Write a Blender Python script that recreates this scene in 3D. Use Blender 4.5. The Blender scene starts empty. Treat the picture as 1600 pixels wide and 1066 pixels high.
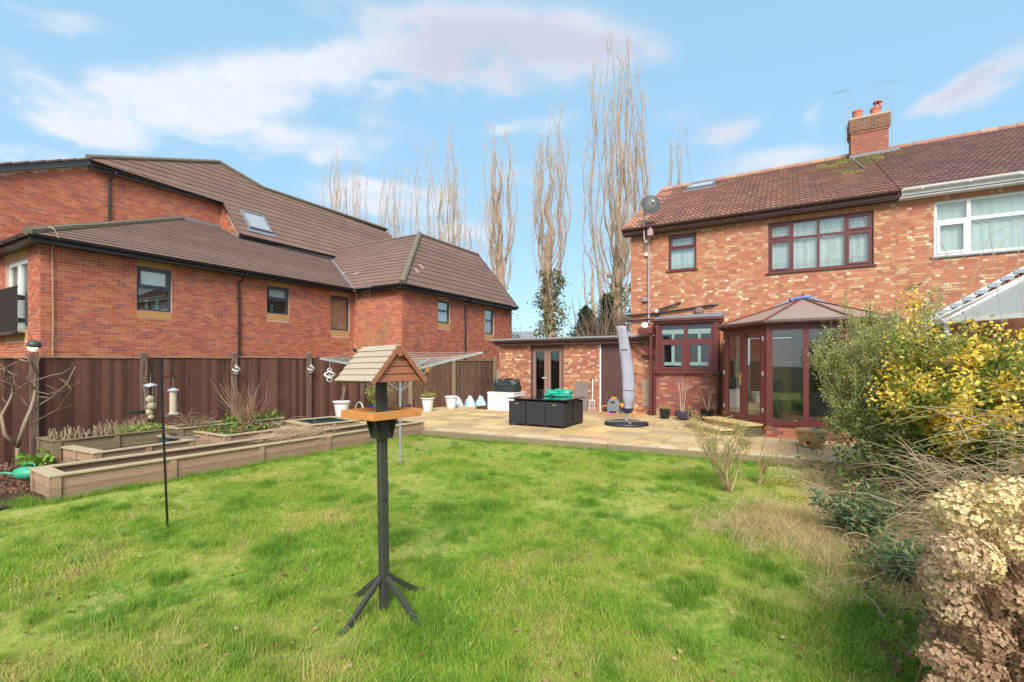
import bpy, math, random
import numpy as np
from mathutils import Vector, Matrix, noise
sc = bpy.context.scene
R = math.radians
random.seed(7); NR = np.random.RandomState(7)
# ------------------------------------------------------------------ camera, sky, sun, exposure
cd = bpy.data.cameras.new('camera'); cam = bpy.data.objects.new('camera', cd); sc.collection.objects.link(cam)
cam.location = (0, 0, 1.68); cam.rotation_euler = (R(90), 0, R(30.1))
cd.sensor_width = 36; cd.lens = 16.695; cd.shift_y = 0.0219; cd.clip_start = .05; cd.clip_end = 2000
sc.camera = cam
sc.view_settings.view_transform = 'Standard'; sc.view_settings.look = 'None'
sc.view_settings.exposure = 1.36; sc.view_settings.gamma = 1; sc.view_settings.use_curve_mapping = False
SUN_EL, SUN_AZ = 40, 152          # azimuth clockwise from +Y: the sun stands behind the camera, to its right
sd = bpy.data.lights.new('sun', 'SUN'); sun = bpy.data.objects.new('sun', sd); sc.collection.objects.link(sun)
sd.energy = 2.0; sd.angle = R(26); sd.color = (1, .94, .86)
sun.rotation_euler = Vector((math.sin(R(SUN_AZ)) * math.cos(R(SUN_EL)), math.cos(R(SUN_AZ)) * math.cos(R(SUN_EL)), math.sin(R(SUN_EL)))).to_track_quat('Z', 'Y').to_euler()
W = bpy.data.worlds.new('World'); sc.world = W; W.use_nodes = True
nt = W.node_tree; nt.nodes.clear(); L = nt.links.new

def nd(t, tree=None, **k):
    n = (tree or nt).nodes.new(t)
    for a, b in k.items(): setattr(n, a, b)
    return n
def mth(op, a, b=None, c=None, tree=None, clamp=False):
    tree = tree or nt; n = tree.nodes.new('ShaderNodeMath'); n.operation = op; n.use_clamp = clamp
    for i, v in enumerate((a, b, c)):
        if v is None: continue
        if isinstance(v, (int, float)): n.inputs[i].default_value = v
        else: tree.links.new(v, n.inputs[i])
    return n.outputs[0]
def mixc(f, a, b, tree=None, mode='MIX'):
    tree = tree or nt; n = tree.nodes.new('ShaderNodeMix'); n.data_type = 'RGBA'; n.blend_type = mode
    for i, v in ((0, f), (6, a), (7, b)):
        if isinstance(v, (int, float)): n.inputs[i].default_value = v
        elif isinstance(v, tuple): n.inputs[i].default_value = (*v[:3], 1)
        else: tree.links.new(v, n.inputs[i])
    return n.outputs[2]
out = nd('ShaderNodeOutputWorld'); bg = nd('ShaderNodeBackground')
sky = nd('ShaderNodeTexSky'); sky.sky_type = 'NISHITA'; sky.sun_disc = False
sky.sun_elevation = R(SUN_EL); sky.sun_rotation = R(SUN_AZ); sky.air_density = 1.0; sky.dust_density = .6; sky.ozone_density = 1.6
tc = nd('ShaderNodeTexCoord'); sep = nd('ShaderNodeSeparateXYZ'); L(tc.outputs['Generated'], sep.inputs[0])
nz1 = nd('ShaderNodeTexNoise'); nz1.inputs['Scale'].default_value = 4.6; nz1.inputs['Detail'].default_value = 9; nz1.inputs['Roughness'].default_value = .62
mp = nd('ShaderNodeMapping'); mp.inputs['Scale'].default_value = (1, 1, 2.1); mp.inputs['Location'].default_value = (3.1, .4, 1.7)
L(tc.outputs['Generated'], mp.inputs[0]); L(mp.outputs[0], nz1.inputs['Vector'])
nz2 = nd('ShaderNodeTexNoise'); nz2.inputs['Scale'].default_value = 13; nz2.inputs['Detail'].default_value = 8; L(mp.outputs[0], nz2.inputs['Vector'])
az = mth('ARCTAN2', sep.outputs[0], sep.outputs[1]); el = mth('ARCSINE', sep.outputs[2])
az = mth('ADD', az, mth('MULTIPLY', mth('SUBTRACT', nz1.outputs[0], .5), .12))
el = mth('ADD', el, mth('MULTIPLY', mth('SUBTRACT', nz2.outputs[0], .5), .05))
def cloud_at(u, v):                                    # compass bearing and elevation of a cloud seen from the garden
    a, b = (u - 800) / 742, (568 - v) / 742
    return math.atan(a) - R(30.1), math.atan(b / math.sqrt(1 + a * a))
white = grey = None
for (u, v, w, h, rot, s, g) in [
    (250, 160, .10, .035, .15, .9, 0), (360, 150, .12, .04, .12, 1.05, 0), (480, 120, .11, .04, .2, 1.1, 0), (590, 105, .13, .045, .12, 1.0, .15), (420, 205, .22, .016, .08, .75, 0), (330, 225, .12, .012, .05, .6, 0),
    (700, 60, .12, .05, .05, 1.0, 1), (800, 75, .14, .06, -.02, 1.1, 1), (900, 70, .12, .05, -.1, 1.0, 1), (985, 80, .08, .03, -.1, .9, .9), (690, 125, .12, .035, -.05, .85, .7), (600, 190, .08, .02, -.1, .55, .2),
    (30, 130, .04, .03, .0, .9, 0), (75, 155, .05, .025, -.2, .85, 0), (170, 165, .05, .03, .3, .95, 0), (140, 205, .08, .02, .1, .8, 0), (55, 245, .12, .014, .05, .75, 0), (250, 235, .08, .012, 0, .5, 0),
    (790, 200, .06, .014, .15, .8, .1), (870, 190, .06, .02, .1, .75, .3), (780, 270, .2, .022, .0, .6, .4), (640, 325, .12, .018, .08, .8, .1), (590, 290, .05, .01, 0, .6, 0), (690, 300, .1, .012, 0, .5, 0), (1100, 215, .05, .022, .0, .75, .8), (1150, 205, .05, .02, .3, .85, .8),
    (1230, 245, .09, .018, -.1, .6, .4), (1280, 180, .018, .03, .0, .5, .1), (1500, 150, .06, .018, .2, .75, 1), (1570, 110, .07, .022, .25, .85, 1), (1060, 180, .08, .03, .1, .5, .9), (110, 45, .05, .01, .3, .5, .3), (560, 15, .12, .02, 0, .75, .8), (740, 360, .10, .02, 0, .7, .3), (560, 300, .12, .025, .05, .7, .1), (480, 235, .12, .02, .1, .7, .1), (1180, 265, .14, .02, 0, .6, .3), (900, 330, .12, .02, 0, .5, .3), (60, 20, .1, .01, .2, .4, .3)]:
    A0, E0 = cloud_at(u, v)
    da = mth('SUBTRACT', az, A0); de = mth('SUBTRACT', el, E0)
    c_, s_ = math.cos(rot), math.sin(rot)
    x = mth('MULTIPLY', mth('ADD', mth('MULTIPLY', da, c_), mth('MULTIPLY', de, s_)), 1 / w)
    y = mth('MULTIPLY', mth('SUBTRACT', mth('MULTIPLY', de, c_), mth('MULTIPLY', da, s_)), 1 / h)
    d = mth('MULTIPLY', mth('EXPONENT', mth('MULTIPLY', mth('ADD', mth('MULTIPLY', x, x), mth('MULTIPLY', y, y)), -1)), s)
    white = d if white is None else mth('ADD', white, d)
    if g:
        dg = mth('MULTIPLY', d, g); grey = dg if grey is None else mth('ADD', grey, dg)
# unseen cloud all round the view, thickened to raise the fill light
nz3 = nd('ShaderNodeTexNoise'); nz3.inputs['Scale'].default_value = 2.2; nz3.inputs['Detail'].default_value = 5; L(mp.outputs[0], nz3.inputs['Vector'])
off = mth('MULTIPLY', mth('SUBTRACT', mth('ABSOLUTE', mth('ADD', az, R(30.1))), .92, clamp=True), 2.2, clamp=True)
off = mth('MAXIMUM', off, mth('MULTIPLY', mth('SUBTRACT', el, .8, clamp=True), 3, clamp=True))
white = mth('ADD', white, mth('MULTIPLY', off, mth('MULTIPLY', mth('SUBTRACT', nz3.outputs[0], .34, clamp=True), 5.5)))
wc_ = mth('MINIMUM', white, 1.15)
dens = mth('ADD', wc_, mth('MULTIPLY', wc_, mth('MULTIPLY', mth('SUBTRACT', nz1.outputs[0], .52), 3.4)))
dens = mth('ADD', dens, mth('MULTIPLY', mth('SUBTRACT', nz2.outputs[0], .52), mth('MULTIPLY_ADD', wc_, 1.5, .25)))
mr = nd('ShaderNodeMapRange', interpolation_type='SMOOTHSTEP'); L(dens, mr.inputs[0]); mr.inputs[1].default_value = .08; mr.inputs[2].default_value = 1.25
mr.inputs[3].default_value = 0; mr.inputs[4].default_value = .88
shade = mth('MULTIPLY', mth('SUBTRACT', nz2.outputs[0], .40, clamp=True), 2.2, clamp=True)
ccol = mixc(mth('ADD', mth('MULTIPLY', grey, .7), mth('MULTIPLY', shade, .35), clamp=True), (4.3, 4.4, 4.7), (3.1, 3.15, 3.65))
blue = mixc(.72, sky.outputs[0], (2.0, 3.45, 4.55))
fin = mixc(mr.outputs[0], blue, ccol)
L(fin, bg.inputs[0]); bg.inputs[1].default_value = .085; L(bg.outputs[0], out.inputs[0])

# ------------------------------------------------------------------ helpers
def tag(o, label=None, cat=None, group=None, kind=None):
    if label: o['label'] = label
    if cat: o['category'] = cat
    if group: o['group'] = group
    if kind: o['kind'] = kind
    return o
def thing(name, label, cat, loc=(0, 0, 0), rz=0, group=None, tilt=None):
    o = bpy.data.objects.new(name, None); sc.collection.objects.link(o)
    o.location = loc; o.rotation_euler = tilt or (0, 0, rz); o.empty_display_size = .1
    return tag(o, label, cat, group)
def worldloc(o):
    v = Vector((0, 0, 0))
    while o is not None: v += o.location; o = o.parent
    return v
def copy_tree(o, parent=None):
    c = o.copy(); sc.collection.objects.link(c); c.parent = parent
    for ch in list(o.children): copy_tree(ch, c)
    return c
class Fr:                                               # a vertical plane: s along u, n outward, z up
    def __init__(s, ox, oy, ux=1, uy=0, oz=0):
        s.o = Vector((ox, oy, oz)); s.u = Vector((ux, uy, 0)).normalized(); s.n = Vector((s.u.y, -s.u.x, 0))
    def p(s, a, n, z): return s.o + s.u * a + s.n * n + Vector((0, 0, z))
class MB:
    def __init__(s): s.v = []; s.f = []; s.c = []; s.col = (1, 1, 1)
    def add(s, vs, fs, col=None):
        b = len(s.v); s.v += [tuple(p) for p in vs]; s.f += [tuple(b + i for i in f) for f in fs]; s.c += [col or s.col] * len(fs); return s
    def hexa(s, p, col=None):                            # 8 corners: bottom ring 0-3, top ring 4-7
        return s.add(p, [(3, 2, 1, 0), (4, 5, 6, 7), (0, 1, 5, 4), (1, 2, 6, 5), (2, 3, 7, 6), (3, 0, 4, 7)], col)
    def box(s, x0, x1, y0, y1, z0, z1, col=None):
        return s.hexa([(x0, y0, z0), (x1, y0, z0), (x1, y1, z0), (x0, y1, z0), (x0, y0, z1), (x1, y0, z1), (x1, y1, z1), (x0, y1, z1)], col)
    def fb(s, fr, a0, a1, n0, n1, z0, z1, col=None):     # box in a frame
        return s.hexa([fr.p(a0, n1, z0), fr.p(a1, n1, z0), fr.p(a1, n0, z0), fr.p(a0, n0, z0), fr.p(a0, n1, z1), fr.p(a1, n1, z1), fr.p(a1, n0, z1), fr.p(a0, n0, z1)], col)
    def bar(s, a, b, w, h, up=(0, 0, 1), col=None):      # rectangular bar from a to b
        a, b = Vector(a), Vector(b); d = (b - a).normalized(); up = Vector(up)
        x = d.cross(up)
        if x.length < 1e-4: x = d.cross(Vector((1, 0, 0)))
        x.normalize(); y = x.cross(d); x = x * w / 2; y = y * h / 2
        return s.hexa([a - x - y, a + x - y, b + x - y, b - x - y, a - x + y, a + x + y, b + x + y, b - x + y], col)
    def tube(s, pts, rad, n=6, col=None, cap=True):
        pts = [Vector(p) for p in pts]
        if isinstance(rad, (int, float)): rad = [rad] * len(pts)
        vs = []; fs = []; px = None
        for i, p in enumerate(pts):
            d = (pts[min(i + 1, len(pts) - 1)] - pts[max(i - 1, 0)])
            if d.length < 1e-7: d = Vector((0, 0, 1))
            d.normalize()
            x = (px - d * px.dot(d)) if px is not None else d.orthogonal()
            if x.length < 1e-5: x = d.orthogonal()
            x.normalize(); px = x; y = d.cross(x)
            for k in range(n):
                t = 2 * math.pi * k / n; vs.append(p + (x * math.cos(t) + y * math.sin(t)) * rad[i])
        for i in range(len(pts) - 1):
            for k in range(n):
                k2 = (k + 1) % n; fs.append((i * n + k, i * n + k2, (i + 1) * n + k2, (i + 1) * n + k))
        if cap and n > 2: fs += [tuple(range(n))[::-1], tuple((len(pts) - 1) * n + k for k in range(n))]
        return s.add(vs, fs, col)
    def lathe(s, c, prof, n=24, col=None, cap=True):     # prof: (radius, z)
        vs = []; fs = []
        for r, z in prof:
            for k in range(n):
                t = 2 * math.pi * k / n; vs.append((c[0] + r * math.cos(t), c[1] + r * math.sin(t), c[2] + z))
        for i in range(len(prof) - 1):
            for k in range(n):
                k2 = (k + 1) % n; fs.append((i * n + k, i * n + k2, (i + 1) * n + k2, (i + 1) * n + k))
        if cap: fs += [tuple(range(n))[::-1], tuple((len(prof) - 1) * n + k for k in range(n))]
        return s.add(vs, fs, col)
    def prism(s, pts, d, col=None):                      # polygon extruded by the vector d
        pts = [Vector(p) for p in pts]; d = Vector(d); n = len(pts)
        return s.add(pts + [p + d for p in pts], [tuple(range(n))[::-1], tuple(range(n, 2 * n))] + [(i, (i + 1) % n, n + (i + 1) % n, n + i) for i in range(n)], col)
    def mesh(s, name, off=(0, 0, 0)):
        me = bpy.data.meshes.new(name)
        me.from_pydata([(a - off[0], b - off[1], c - off[2]) for a, b, c in s.v], [], s.f)
        if len(set(s.c)) > 1 or (s.c and s.c[0] != (1, 1, 1)):
            at = me.color_attributes.new('Col', 'FLOAT_COLOR', 'CORNER'); arr = []
            for f, c in zip(s.f, s.c): arr += [c[0], c[1], c[2], 1.0] * len(f)
            at.data.foreach_set('color', arr)
        return me
    def build(s, name, mat, parent=None, local=False, smooth=False, recalc=True, bevel=0, **k):
        off = (0, 0, 0) if (parent is None or local) else worldloc(parent)
        me = s.mesh(name, off)
        if recalc:
            import bmesh
            bm = bmesh.new(); bm.from_mesh(me); bmesh.ops.recalc_face_normals(bm, faces=bm.faces); bm.to_mesh(me); bm.free()
        if smooth:
            me.polygons.foreach_set('use_smooth', [True] * len(me.polygons))
        me.materials.append(mat)
        o = bpy.data.objects.new(name, me); sc.collection.objects.link(o); o.parent = parent
        if bevel:
            m = o.modifiers.new('b', 'BEVEL'); m.width = bevel; m.segments = 2; m.limit_method = 'ANGLE'; m.angle_limit = R(50)
        return tag(o, **k) if k else o
def part(name, me, mat, parent, loc, rot=None):
    if not me.materials: me.materials.append(mat)
    o = bpy.data.objects.new(name, me); sc.collection.objects.link(o); o.parent = parent; o.location = loc
    if rot: o.rotation_euler = rot
    return o
def np_obj(name, V, F, mat, parent=None, cols=None, smooth=False, **k):
    """V (n,3), F (m,4) or (m,3), cols (m,3); world coordinates"""
    if parent is not None: V = V - np.array(worldloc(parent))
    me = bpy.data.meshes.new(name); nf, q = F.shape
    me.vertices.add(len(V)); me.vertices.foreach_set('co', np.ascontiguousarray(V, dtype=np.float32).ravel())
    me.loops.add(nf * q); me.loops.foreach_set('vertex_index', np.ascontiguousarray(F, dtype=np.int32).ravel())
    me.polygons.add(nf); me.polygons.foreach_set('loop_start', np.arange(nf, dtype=np.int32) * q)
    me.update(calc_edges=True)
    if cols is not None:
        at = me.color_attributes.new('Col', 'FLOAT_COLOR', 'CORNER')
        c = np.ones((nf, q, 4), dtype=np.float32); c[:, :, :3] = cols[:, None, :]; at.data.foreach_set('color', c.ravel())
    if smooth: me.polygons.foreach_set('use_smooth', [True] * nf)
    me.materials.append(mat); o = bpy.data.objects.new(name, me); sc.collection.objects.link(o); o.parent = parent
    return tag(o, **k) if k else o
def leaves_np(P, size, aspect=.5, up=0.0, dirs=None, curl=.25):
    """one folded diamond leaf (2 triangles as a bent pair of tris -> 4 verts, 2 faces) at each point"""
    n = len(P); d = NR.normal(size=(n, 3)); d[:, 2] = d[:, 2] * .7 + up
    if dirs is not None: d = d * .6 + dirs
    d /= np.linalg.norm(d, axis=1)[:, None] + 1e-9
    r = NR.normal(size=(n, 3)); w = np.cross(d, r); w /= np.linalg.norm(w, axis=1)[:, None] + 1e-9; nn = np.cross(d, w)
    s = (size * NR.uniform(.65, 1.3, n))[:, None] if np.isscalar(size) else size[:, None]
    V = np.stack([P, P + d * s * .5 + w * s * aspect * .5 + nn * s * curl * .3, P + d * s, P + d * s * .5 - w * s * aspect * .5 + nn * s * curl * .3], 1).reshape(-1, 3)
    b = np.arange(n) * 4
    F = np.concatenate([np.stack([b, b + 1, b + 2], 1), np.stack([b, b + 2, b + 3], 1)])
    return V, F
def pal(n, cols, jit=.12):
    c = np.array(cols)[NR.randint(0, len(cols), n)]; return np.clip(c * NR.uniform(1 - jit, 1 + jit, (n, 1)) * NR.uniform(1 - jit / 2, 1 + jit / 2, (n, 3)), 0, 1)

# ------------------------------------------------------------------ materials
def mat(name, col=(.5, .5, .5), rough=.7, var=.15, scale=6, col2=None, bump=0, bscale=30, attr=False, metal=0, spec=.5, stretch=None, detail=4, objrnd=0, trans=None, sub=0, wave=None):
    m = bpy.data.materials.new(name); m.use_nodes = True; t = m.node_tree; n = t.nodes; b = n['Principled BSDF']; l = t.links.new
    geo = n.new('ShaderNodeNewGeometry'); src = geo.outputs['Position']
    if stretch:
        mpn = n.new('ShaderNodeMapping'); mpn.inputs['Scale'].default_value = stretch; l(src, mpn.inputs[0]); src = mpn.outputs[0]
    nz = n.new('ShaderNodeTexNoise'); nz.inputs['Scale'].default_value = scale; nz.inputs['Detail'].default_value = detail; nz.inputs['Roughness'].default_value = .6; l(src, nz.inputs['Vector'])
    if attr:
        a = n.new('ShaderNodeVertexColor'); a.layer_name = 'Col'; base = a.outputs[0]
    else:
        rgb = n.new('ShaderNodeRGB'); rgb.outputs[0].default_value = (*col, 1); base = rgb.outputs[0]
    if col2 is not None:
        r = n.new('ShaderNodeMapRange'); r.inputs[1].default_value = .38; r.inputs[2].default_value = .62; l(nz.outputs[0], r.inputs[0])
        base = mixc(r.outputs[0], base, col2, tree=t)
    k = mth('MULTIPLY_ADD', nz.outputs[0], 2 * var, 1 - var, tree=t)
    if objrnd:
        oi = n.new('ShaderNodeObjectInfo'); k = mth('MULTIPLY', k, mth('MULTIPLY_ADD', oi.outputs['Random'], 2 * objrnd, 1 - objrnd, tree=t), tree=t)
    vm = n.new('ShaderNodeVectorMath'); vm.operation = 'SCALE'; l(base, vm.inputs[0]); l(k, vm.inputs['Scale'])
    l(vm.outputs[0], b.inputs['Base Color']); b.inputs['Roughness'].default_value = rough; b.inputs['Metallic'].default_value = metal; b.inputs['Specular IOR Level'].default_value = spec
    if bump:
        nb = n.new('ShaderNodeTexNoise'); nb.inputs['Scale'].default_value = bscale; nb.inputs['Detail'].default_value = 5; l(src, nb.inputs['Vector'])
        bp = n.new('ShaderNodeBump'); bp.inputs['Strength'].default_value = bump; bp.inputs['Distance'].default_value = .01; l(nb.outputs[0], bp.inputs['Height']); l(bp.outputs[0], b.inputs['Normal'])
    if wave:                                             # machined grooves along the lower boards, their shade painted as dark stripes
        wv = n.new('ShaderNodeTexWave'); wv.bands_direction = 'Z'; wv.inputs['Scale'].default_value = 20; wv.inputs['Distortion'].default_value = .4; l(geo.outputs['Position'], wv.inputs[0]); sz = n.new('ShaderNodeSeparateXYZ'); l(geo.outputs['Position'], sz.inputs[0])
        low = mth('LESS_THAN', sz.outputs[2], .03, tree=t); gr = mth('SUBTRACT', 1.15, mth('MULTIPLY', mth('MULTIPLY', wv.outputs['Fac'], .42, tree=t), low, tree=t), tree=t); v2 = n.new('ShaderNodeVectorMath'); v2.operation = 'SCALE'; l(vm.outputs[0], v2.inputs[0]); l(gr, v2.inputs['Scale']); l(v2.outputs[0], b.inputs['Base Color'])
    if trans:                                            # thin leaf: light shines through it
        tr = n.new('ShaderNodeBsdfTranslucent'); l(vm.outputs[0], tr.inputs[0]); mx = n.new('ShaderNodeMixShader'); mx.inputs[0].default_value = trans
        l(b.outputs[0], mx.inputs[1]); l(tr.outputs[0], mx.inputs[2]); l(mx.outputs[0], n['Material Output'].inputs[0])
    return m
def glassmat(name, tint=(.8, .9, .88), refl=.28):
    m = bpy.data.materials.new(name); m.use_nodes = True; t = m.node_tree; n = t.nodes; n.remove(n['Principled BSDF']); l = t.links.new
    tr = n.new('ShaderNodeBsdfTransparent'); tr.inputs[0].default_value = (*tint, 1); g = n.new('ShaderNodeBsdfGlossy'); g.inputs['Roughness'].default_value = .02
    lw = n.new('ShaderNodeLayerWeight'); lw.inputs[0].default_value = .35
    f = mth('MULTIPLY_ADD', lw.outputs['Fresnel'], .45, refl, tree=t, clamp=True)
    mx = n.new('ShaderNodeMixShader'); l(f, mx.inputs[0]); l(tr.outputs[0], mx.inputs[1]); l(g.outputs[0], mx.inputs[2]); l(mx.outputs[0], n['Material Output'].inputs[0])
    return m
M = {}
M['brick'] = mat('brick', attr=True, rough=.9, var=.22, scale=38, bump=.25, bscale=140, spec=.2)
M['mortar_a'] = mat('pink_mortar', (.62, .43, .33), .95, .12, 20, bump=.2, spec=.1)
M['mortar_h'] = mat('buff_mortar', (.34, .25, .18), .95, .2, 12, col2=(.26, .18, .12), bump=.2, spec=.1)
M['buff'] = mat('buff_brick', (.50, .28, .115), .9, .12, 14, stretch=(1, 1, .2), spec=.2)
M['tile_new'] = mat('brown_concrete_tile', (.195, .122, .096), .85, .3, 1.6, bump=.15, bscale=60, objrnd=.09, spec=.25)
M['tile_old'] = mat('weathered_red_tile', attr=True, rough=.88, var=.3, scale=7, bump=.25, bscale=60, spec=.2)
M['ridge'] = mat('mossy_ridge', (.21, .17, .12), .9, .25, 8, col2=(.15, .13, .085), bump=.4)
M['pvc_black'] = mat('black_pvc', (.022, .023, .026), .35, .1, 5)
M['pvc_dark'] = mat('anthracite_frame', (.055, .062, .075), .4, .08, 5)
M['pvc_wood'] = mat('rosewood_pvc', (.135, .035, .032), .38, .16, 10, stretch=(1, 1, .15))
M['pvc_brown'] = mat('brown_stained_wood', (.095, .045, .038), .55, .2, 9)
M['pvc_tan'] = mat('faded_brown_frame', (.25, .145, .12), .5, .1, 9)
M['pvc_white'] = mat('white_pvc', (.78, .78, .76), .35, .04, 4)
M['lead'] = mat('lead_flashing', (.20, .22, .24), .6, .2, 10)
M['pink_pipe'] = mat('faded_pink_downpipe', (.42, .29, .29), .5, .12, 6)
M['glass'] = glassmat('window_glass', (.92, .96, .95), .10); M['glass_dark'] = glassmat('dark_window_glass', (.5, .55, .55), .10)
M['glass_roof'] = glassmat('roof_window_glass', (.97, .98, .98), .04); M['curtain'] = mat('net_curtain', (.82, .88, .87), .9, .08, 5)
M['blind_tan'] = mat('tan_blind', (.40, .33, .23), .9, .06, 5)
M['room'] = mat('dark_room', (.035, .032, .03), .9, .3, 4)
M['roomwarm'] = mat('interior_wall', (.42, .27, .16), .9, .12, 8)
M['cream'] = mat('cream_blind', (.72, .66, .50), .8, .05, 4)
M['etch'] = mat('etched_mint_glass', (.22, .32, .31), .5, .05, 8)
M['leadline'] = mat('window_leading', (.12, .13, .15), .5, .1, 8)
M['steel'] = mat('galvanised_steel', (.42, .45, .46), .38, .15, 20, metal=.5)
M['black_metal'] = mat('black_powder_coat', (.018, .018, .019), .45, .2, 30, metal=.3)
M['sand'] = mat('sandstone', attr=True, rough=.85, var=.3, scale=5, bump=.35, bscale=25, spec=.3)
M['joint'] = mat('patio_joint', (.13, .10, .06), .95, .3, 8, col2=(.09, .09, .045), bump=.3)
M['sleeper'] = mat('weathered_sleeper', (.30, .22, .14), .9, .3, 5, col2=(.19, .16, .08), stretch=(1.5, 1.5, 14), bump=.5, bscale=14)
M['deck'] = mat('decking_timber', (.37, .205, .125), .85, .3, 4, col2=(.33, .24, .16), stretch=(1, 1, 16), bump=.6, bscale=9, wave=1)
M['lip'] = mat('bed_capping', (.50, .39, .24), .85, .22, 4, col2=(.38, .32, .18), bump=.35, bscale=22)
M['fence'] = mat('brown_stained_board', (.175, .080, .058), .85, .45, 5, col2=(.12, .056, .043), stretch=(3, 3, .6), bump=.4, bscale=16, objrnd=.38, spec=.2)
M['fence_old'] = mat('worn_board', (.15, .075, .055), .85, .4, 5, col2=(.20, .13, .085), stretch=(4, 4, .5), bump=.4, bscale=16, objrnd=.22, spec=.2)
M['post'] = mat('stained_post', (.125, .068, .052), .85, .3, 7, col2=(.17, .12, .085), stretch=(2, 2, .6), bump=.4)
M['post_old'] = mat('bare_post', (.27, .215, .14), .85, .2, 7, stretch=(2, 2, .6), bump=.4)
M['soil'] = mat('soil', (.085, .055, .036), .95, .4, 9, col2=(.05, .034, .024), bump=1, bscale=30, spec=.1)
M['ground'] = mat('ground_earth', (.10, .085, .05), .95, .3, .6, col2=(.07, .09, .03), spec=.1)
M['lawn'] = mat('lawn_thatch', (.25, .34, .06), .95, .3, 2.2, col2=(.38, .36, .11), bump=.8, bscale=40, detail=8, spec=.1)
M['bark'] = mat('poplar_bark', (.50, .37, .27), .95, .25, 1.2, col2=(.30, .21, .13), spec=.1)
M['twig'] = mat('poplar_twig', (.68, .54, .43), .95, .15, 1, spec=.1)
M['stem'] = mat('woody_stem', attr=True, rough=.85, var=.2, scale=20, spec=.2)
M['leaf'] = mat('foliage', attr=True, rough=.6, var=.15, scale=6, spec=.3, trans=.3)
M['petal'] = mat('dried_petal', attr=True, rough=.9, var=.2, scale=30, spec=.1, trans=.2)
def ramp_grass(name, stops):
    m = bpy.data.materials.new(name); m.use_nodes = True; t = m.node_tree; n = t.nodes; l = t.links.new; b = n['Principled BSDF']
    geo = n.new('ShaderNodeNewGeometry'); nz = n.new('ShaderNodeTexNoise'); nz.inputs['Scale'].default_value = .9; nz.inputs['Detail'].default_value = 5; nz.inputs['Roughness'].default_value = .65
    l(geo.outputs['Position'], nz.inputs['Vector']); oi = n.new('ShaderNodeObjectInfo')
    f = mth('ADD', mth('MULTIPLY_ADD', nz.outputs[0], 3.2, -1.2, tree=t), mth('MULTIPLY_ADD', oi.outputs['Random'], .75, -.22, tree=t), tree=t)
    cr = n.new('ShaderNodeValToRGB'); e = cr.color_ramp.elements
    e[0].position = stops[0][0]; e[0].color = (*stops[0][1], 1); e[1].position = stops[-1][0]; e[1].color = (*stops[-1][1], 1)
    for p, c in stops[1:-1]: x = e.new(p); x.color = (*c, 1)
    l(f, cr.inputs[0]); l(cr.outputs[0], b.inputs['Base Color']); b.inputs['Roughness'].default_value = .6; b.inputs['Specular IOR Level'].default_value = .2
    tr = n.new('ShaderNodeBsdfTranslucent'); l(cr.outputs[0], tr.inputs[0]); mx = n.new('ShaderNodeMixShader'); mx.inputs[0].default_value = .3
    l(b.outputs[0], mx.inputs[1]); l(tr.outputs[0], mx.inputs[2]); l(mx.outputs[0], n['Material Output'].inputs[0]); return m
M['grass'] = ramp_grass('grass', [(0, (.15, .30, .03)), (.25, (.22, .385, .045)), (.55, (.31, .445, .055)), (.82, (.42, .47, .085)), (1, (.55, .47, .17))])
M['grass_long'] = ramp_grass('long_grass', [(0, (.12, .26, .025)), (.5, (.18, .34, .035)), (1, (.32, .41, .07))])
M['straw'] = ramp_grass('dry_grass', [(0, (.46, .36, .14)), (.5, (.62, .48, .24)), (1, (.70, .56, .33))])
def simple(name, c, r=.5, **k): M[name] = mat(name, c, r, **k)
simple('white_plastic', (.74, .74, .73), .45, var=.05); simple('terracotta', (.45, .27, .12), .8, bump=.3); simple('glaze_blue', (.03, .05, .18), .25); simple('glaze_purple', (.06, .04, .07), .25)
simple('rattan', (.022, .022, .026), .6, bump=.9, bscale=110); simple('table_glass', (.02, .02, .022), .06, var=.02); simple('brass', (.6, .45, .16), .3, metal=.7)
simple('grey_cover', (.34, .34, .40), .85, var=.22, bump=.8, bscale=9); simple('navy', (.04, .045, .10), .8); simple('black_plastic', (.02, .02, .021), .5, bump=.2)
simple('teal_bag', (.02, .36, .24), .5, bump=.6, bscale=12); simple('dark_bag', (.02, .03, .027), .4, bump=.7, bscale=9); simple('orange_plastic', (.85, .32, .02), .4); simple('grey_plastic', (.22, .24, .27), .45)
simple('can_green', (.05, .36, .20), .4, var=.1); simple('sack_blue', (.12, .45, .75), .5, col2=(.75, .76, .78), scale=9); simple('pine_new', (.56, .23, .06), .65, var=.35, scale=6, stretch=(2, 2, 14), bump=.2)
simple('cedar', (.33, .125, .06), .7, var=.3, scale=8, stretch=(3, 3, 20), bump=.3); simple('shingle_grey', (.42, .35, .26), .85, var=.25, scale=9, stretch=(6, 6, 14), bump=.3)
simple('post_green', (.042, .046, .034), .6, var=.25, scale=20); simple('seed', (.45, .33, .17), .9, var=.5, scale=90, bump=.8, bscale=120); simple('fatball', (.42, .34, .22), .9, var=.3, scale=60, bump=.6, bscale=90)
simple('clear_tube', (.5, .5, .48), .2, var=.3, scale=30, col2=(.5, .32, .18)); simple('silver', (.62, .62, .66), .3, metal=.6); simple('liner', (.03, .075, .085), .35, bump=.5, bscale=8)
simple('greywood', (.19, .155, .14), .9, var=.2, bump=.4); simple('line_cord', (.6, .6, .57), .6); simple('dish_grey', (.055, .058, .06), .5); simple('pot_red', (.50, .17, .10), .85)
simple('poly_roof', (.46, .36, .30), .3, var=.1, trans=.25); simple('tile_floor', (.30, .13, .08), .6); simple('slate', (.24, .25, .27), .7); simple('rope_tan', (.42, .32, .2), .8); simple('dead_leaf', (.28, .15, .075), .8, var=.4, scale=9)
simple('poly_pale', (.5, .53, .52), .3, trans=.4)
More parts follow.
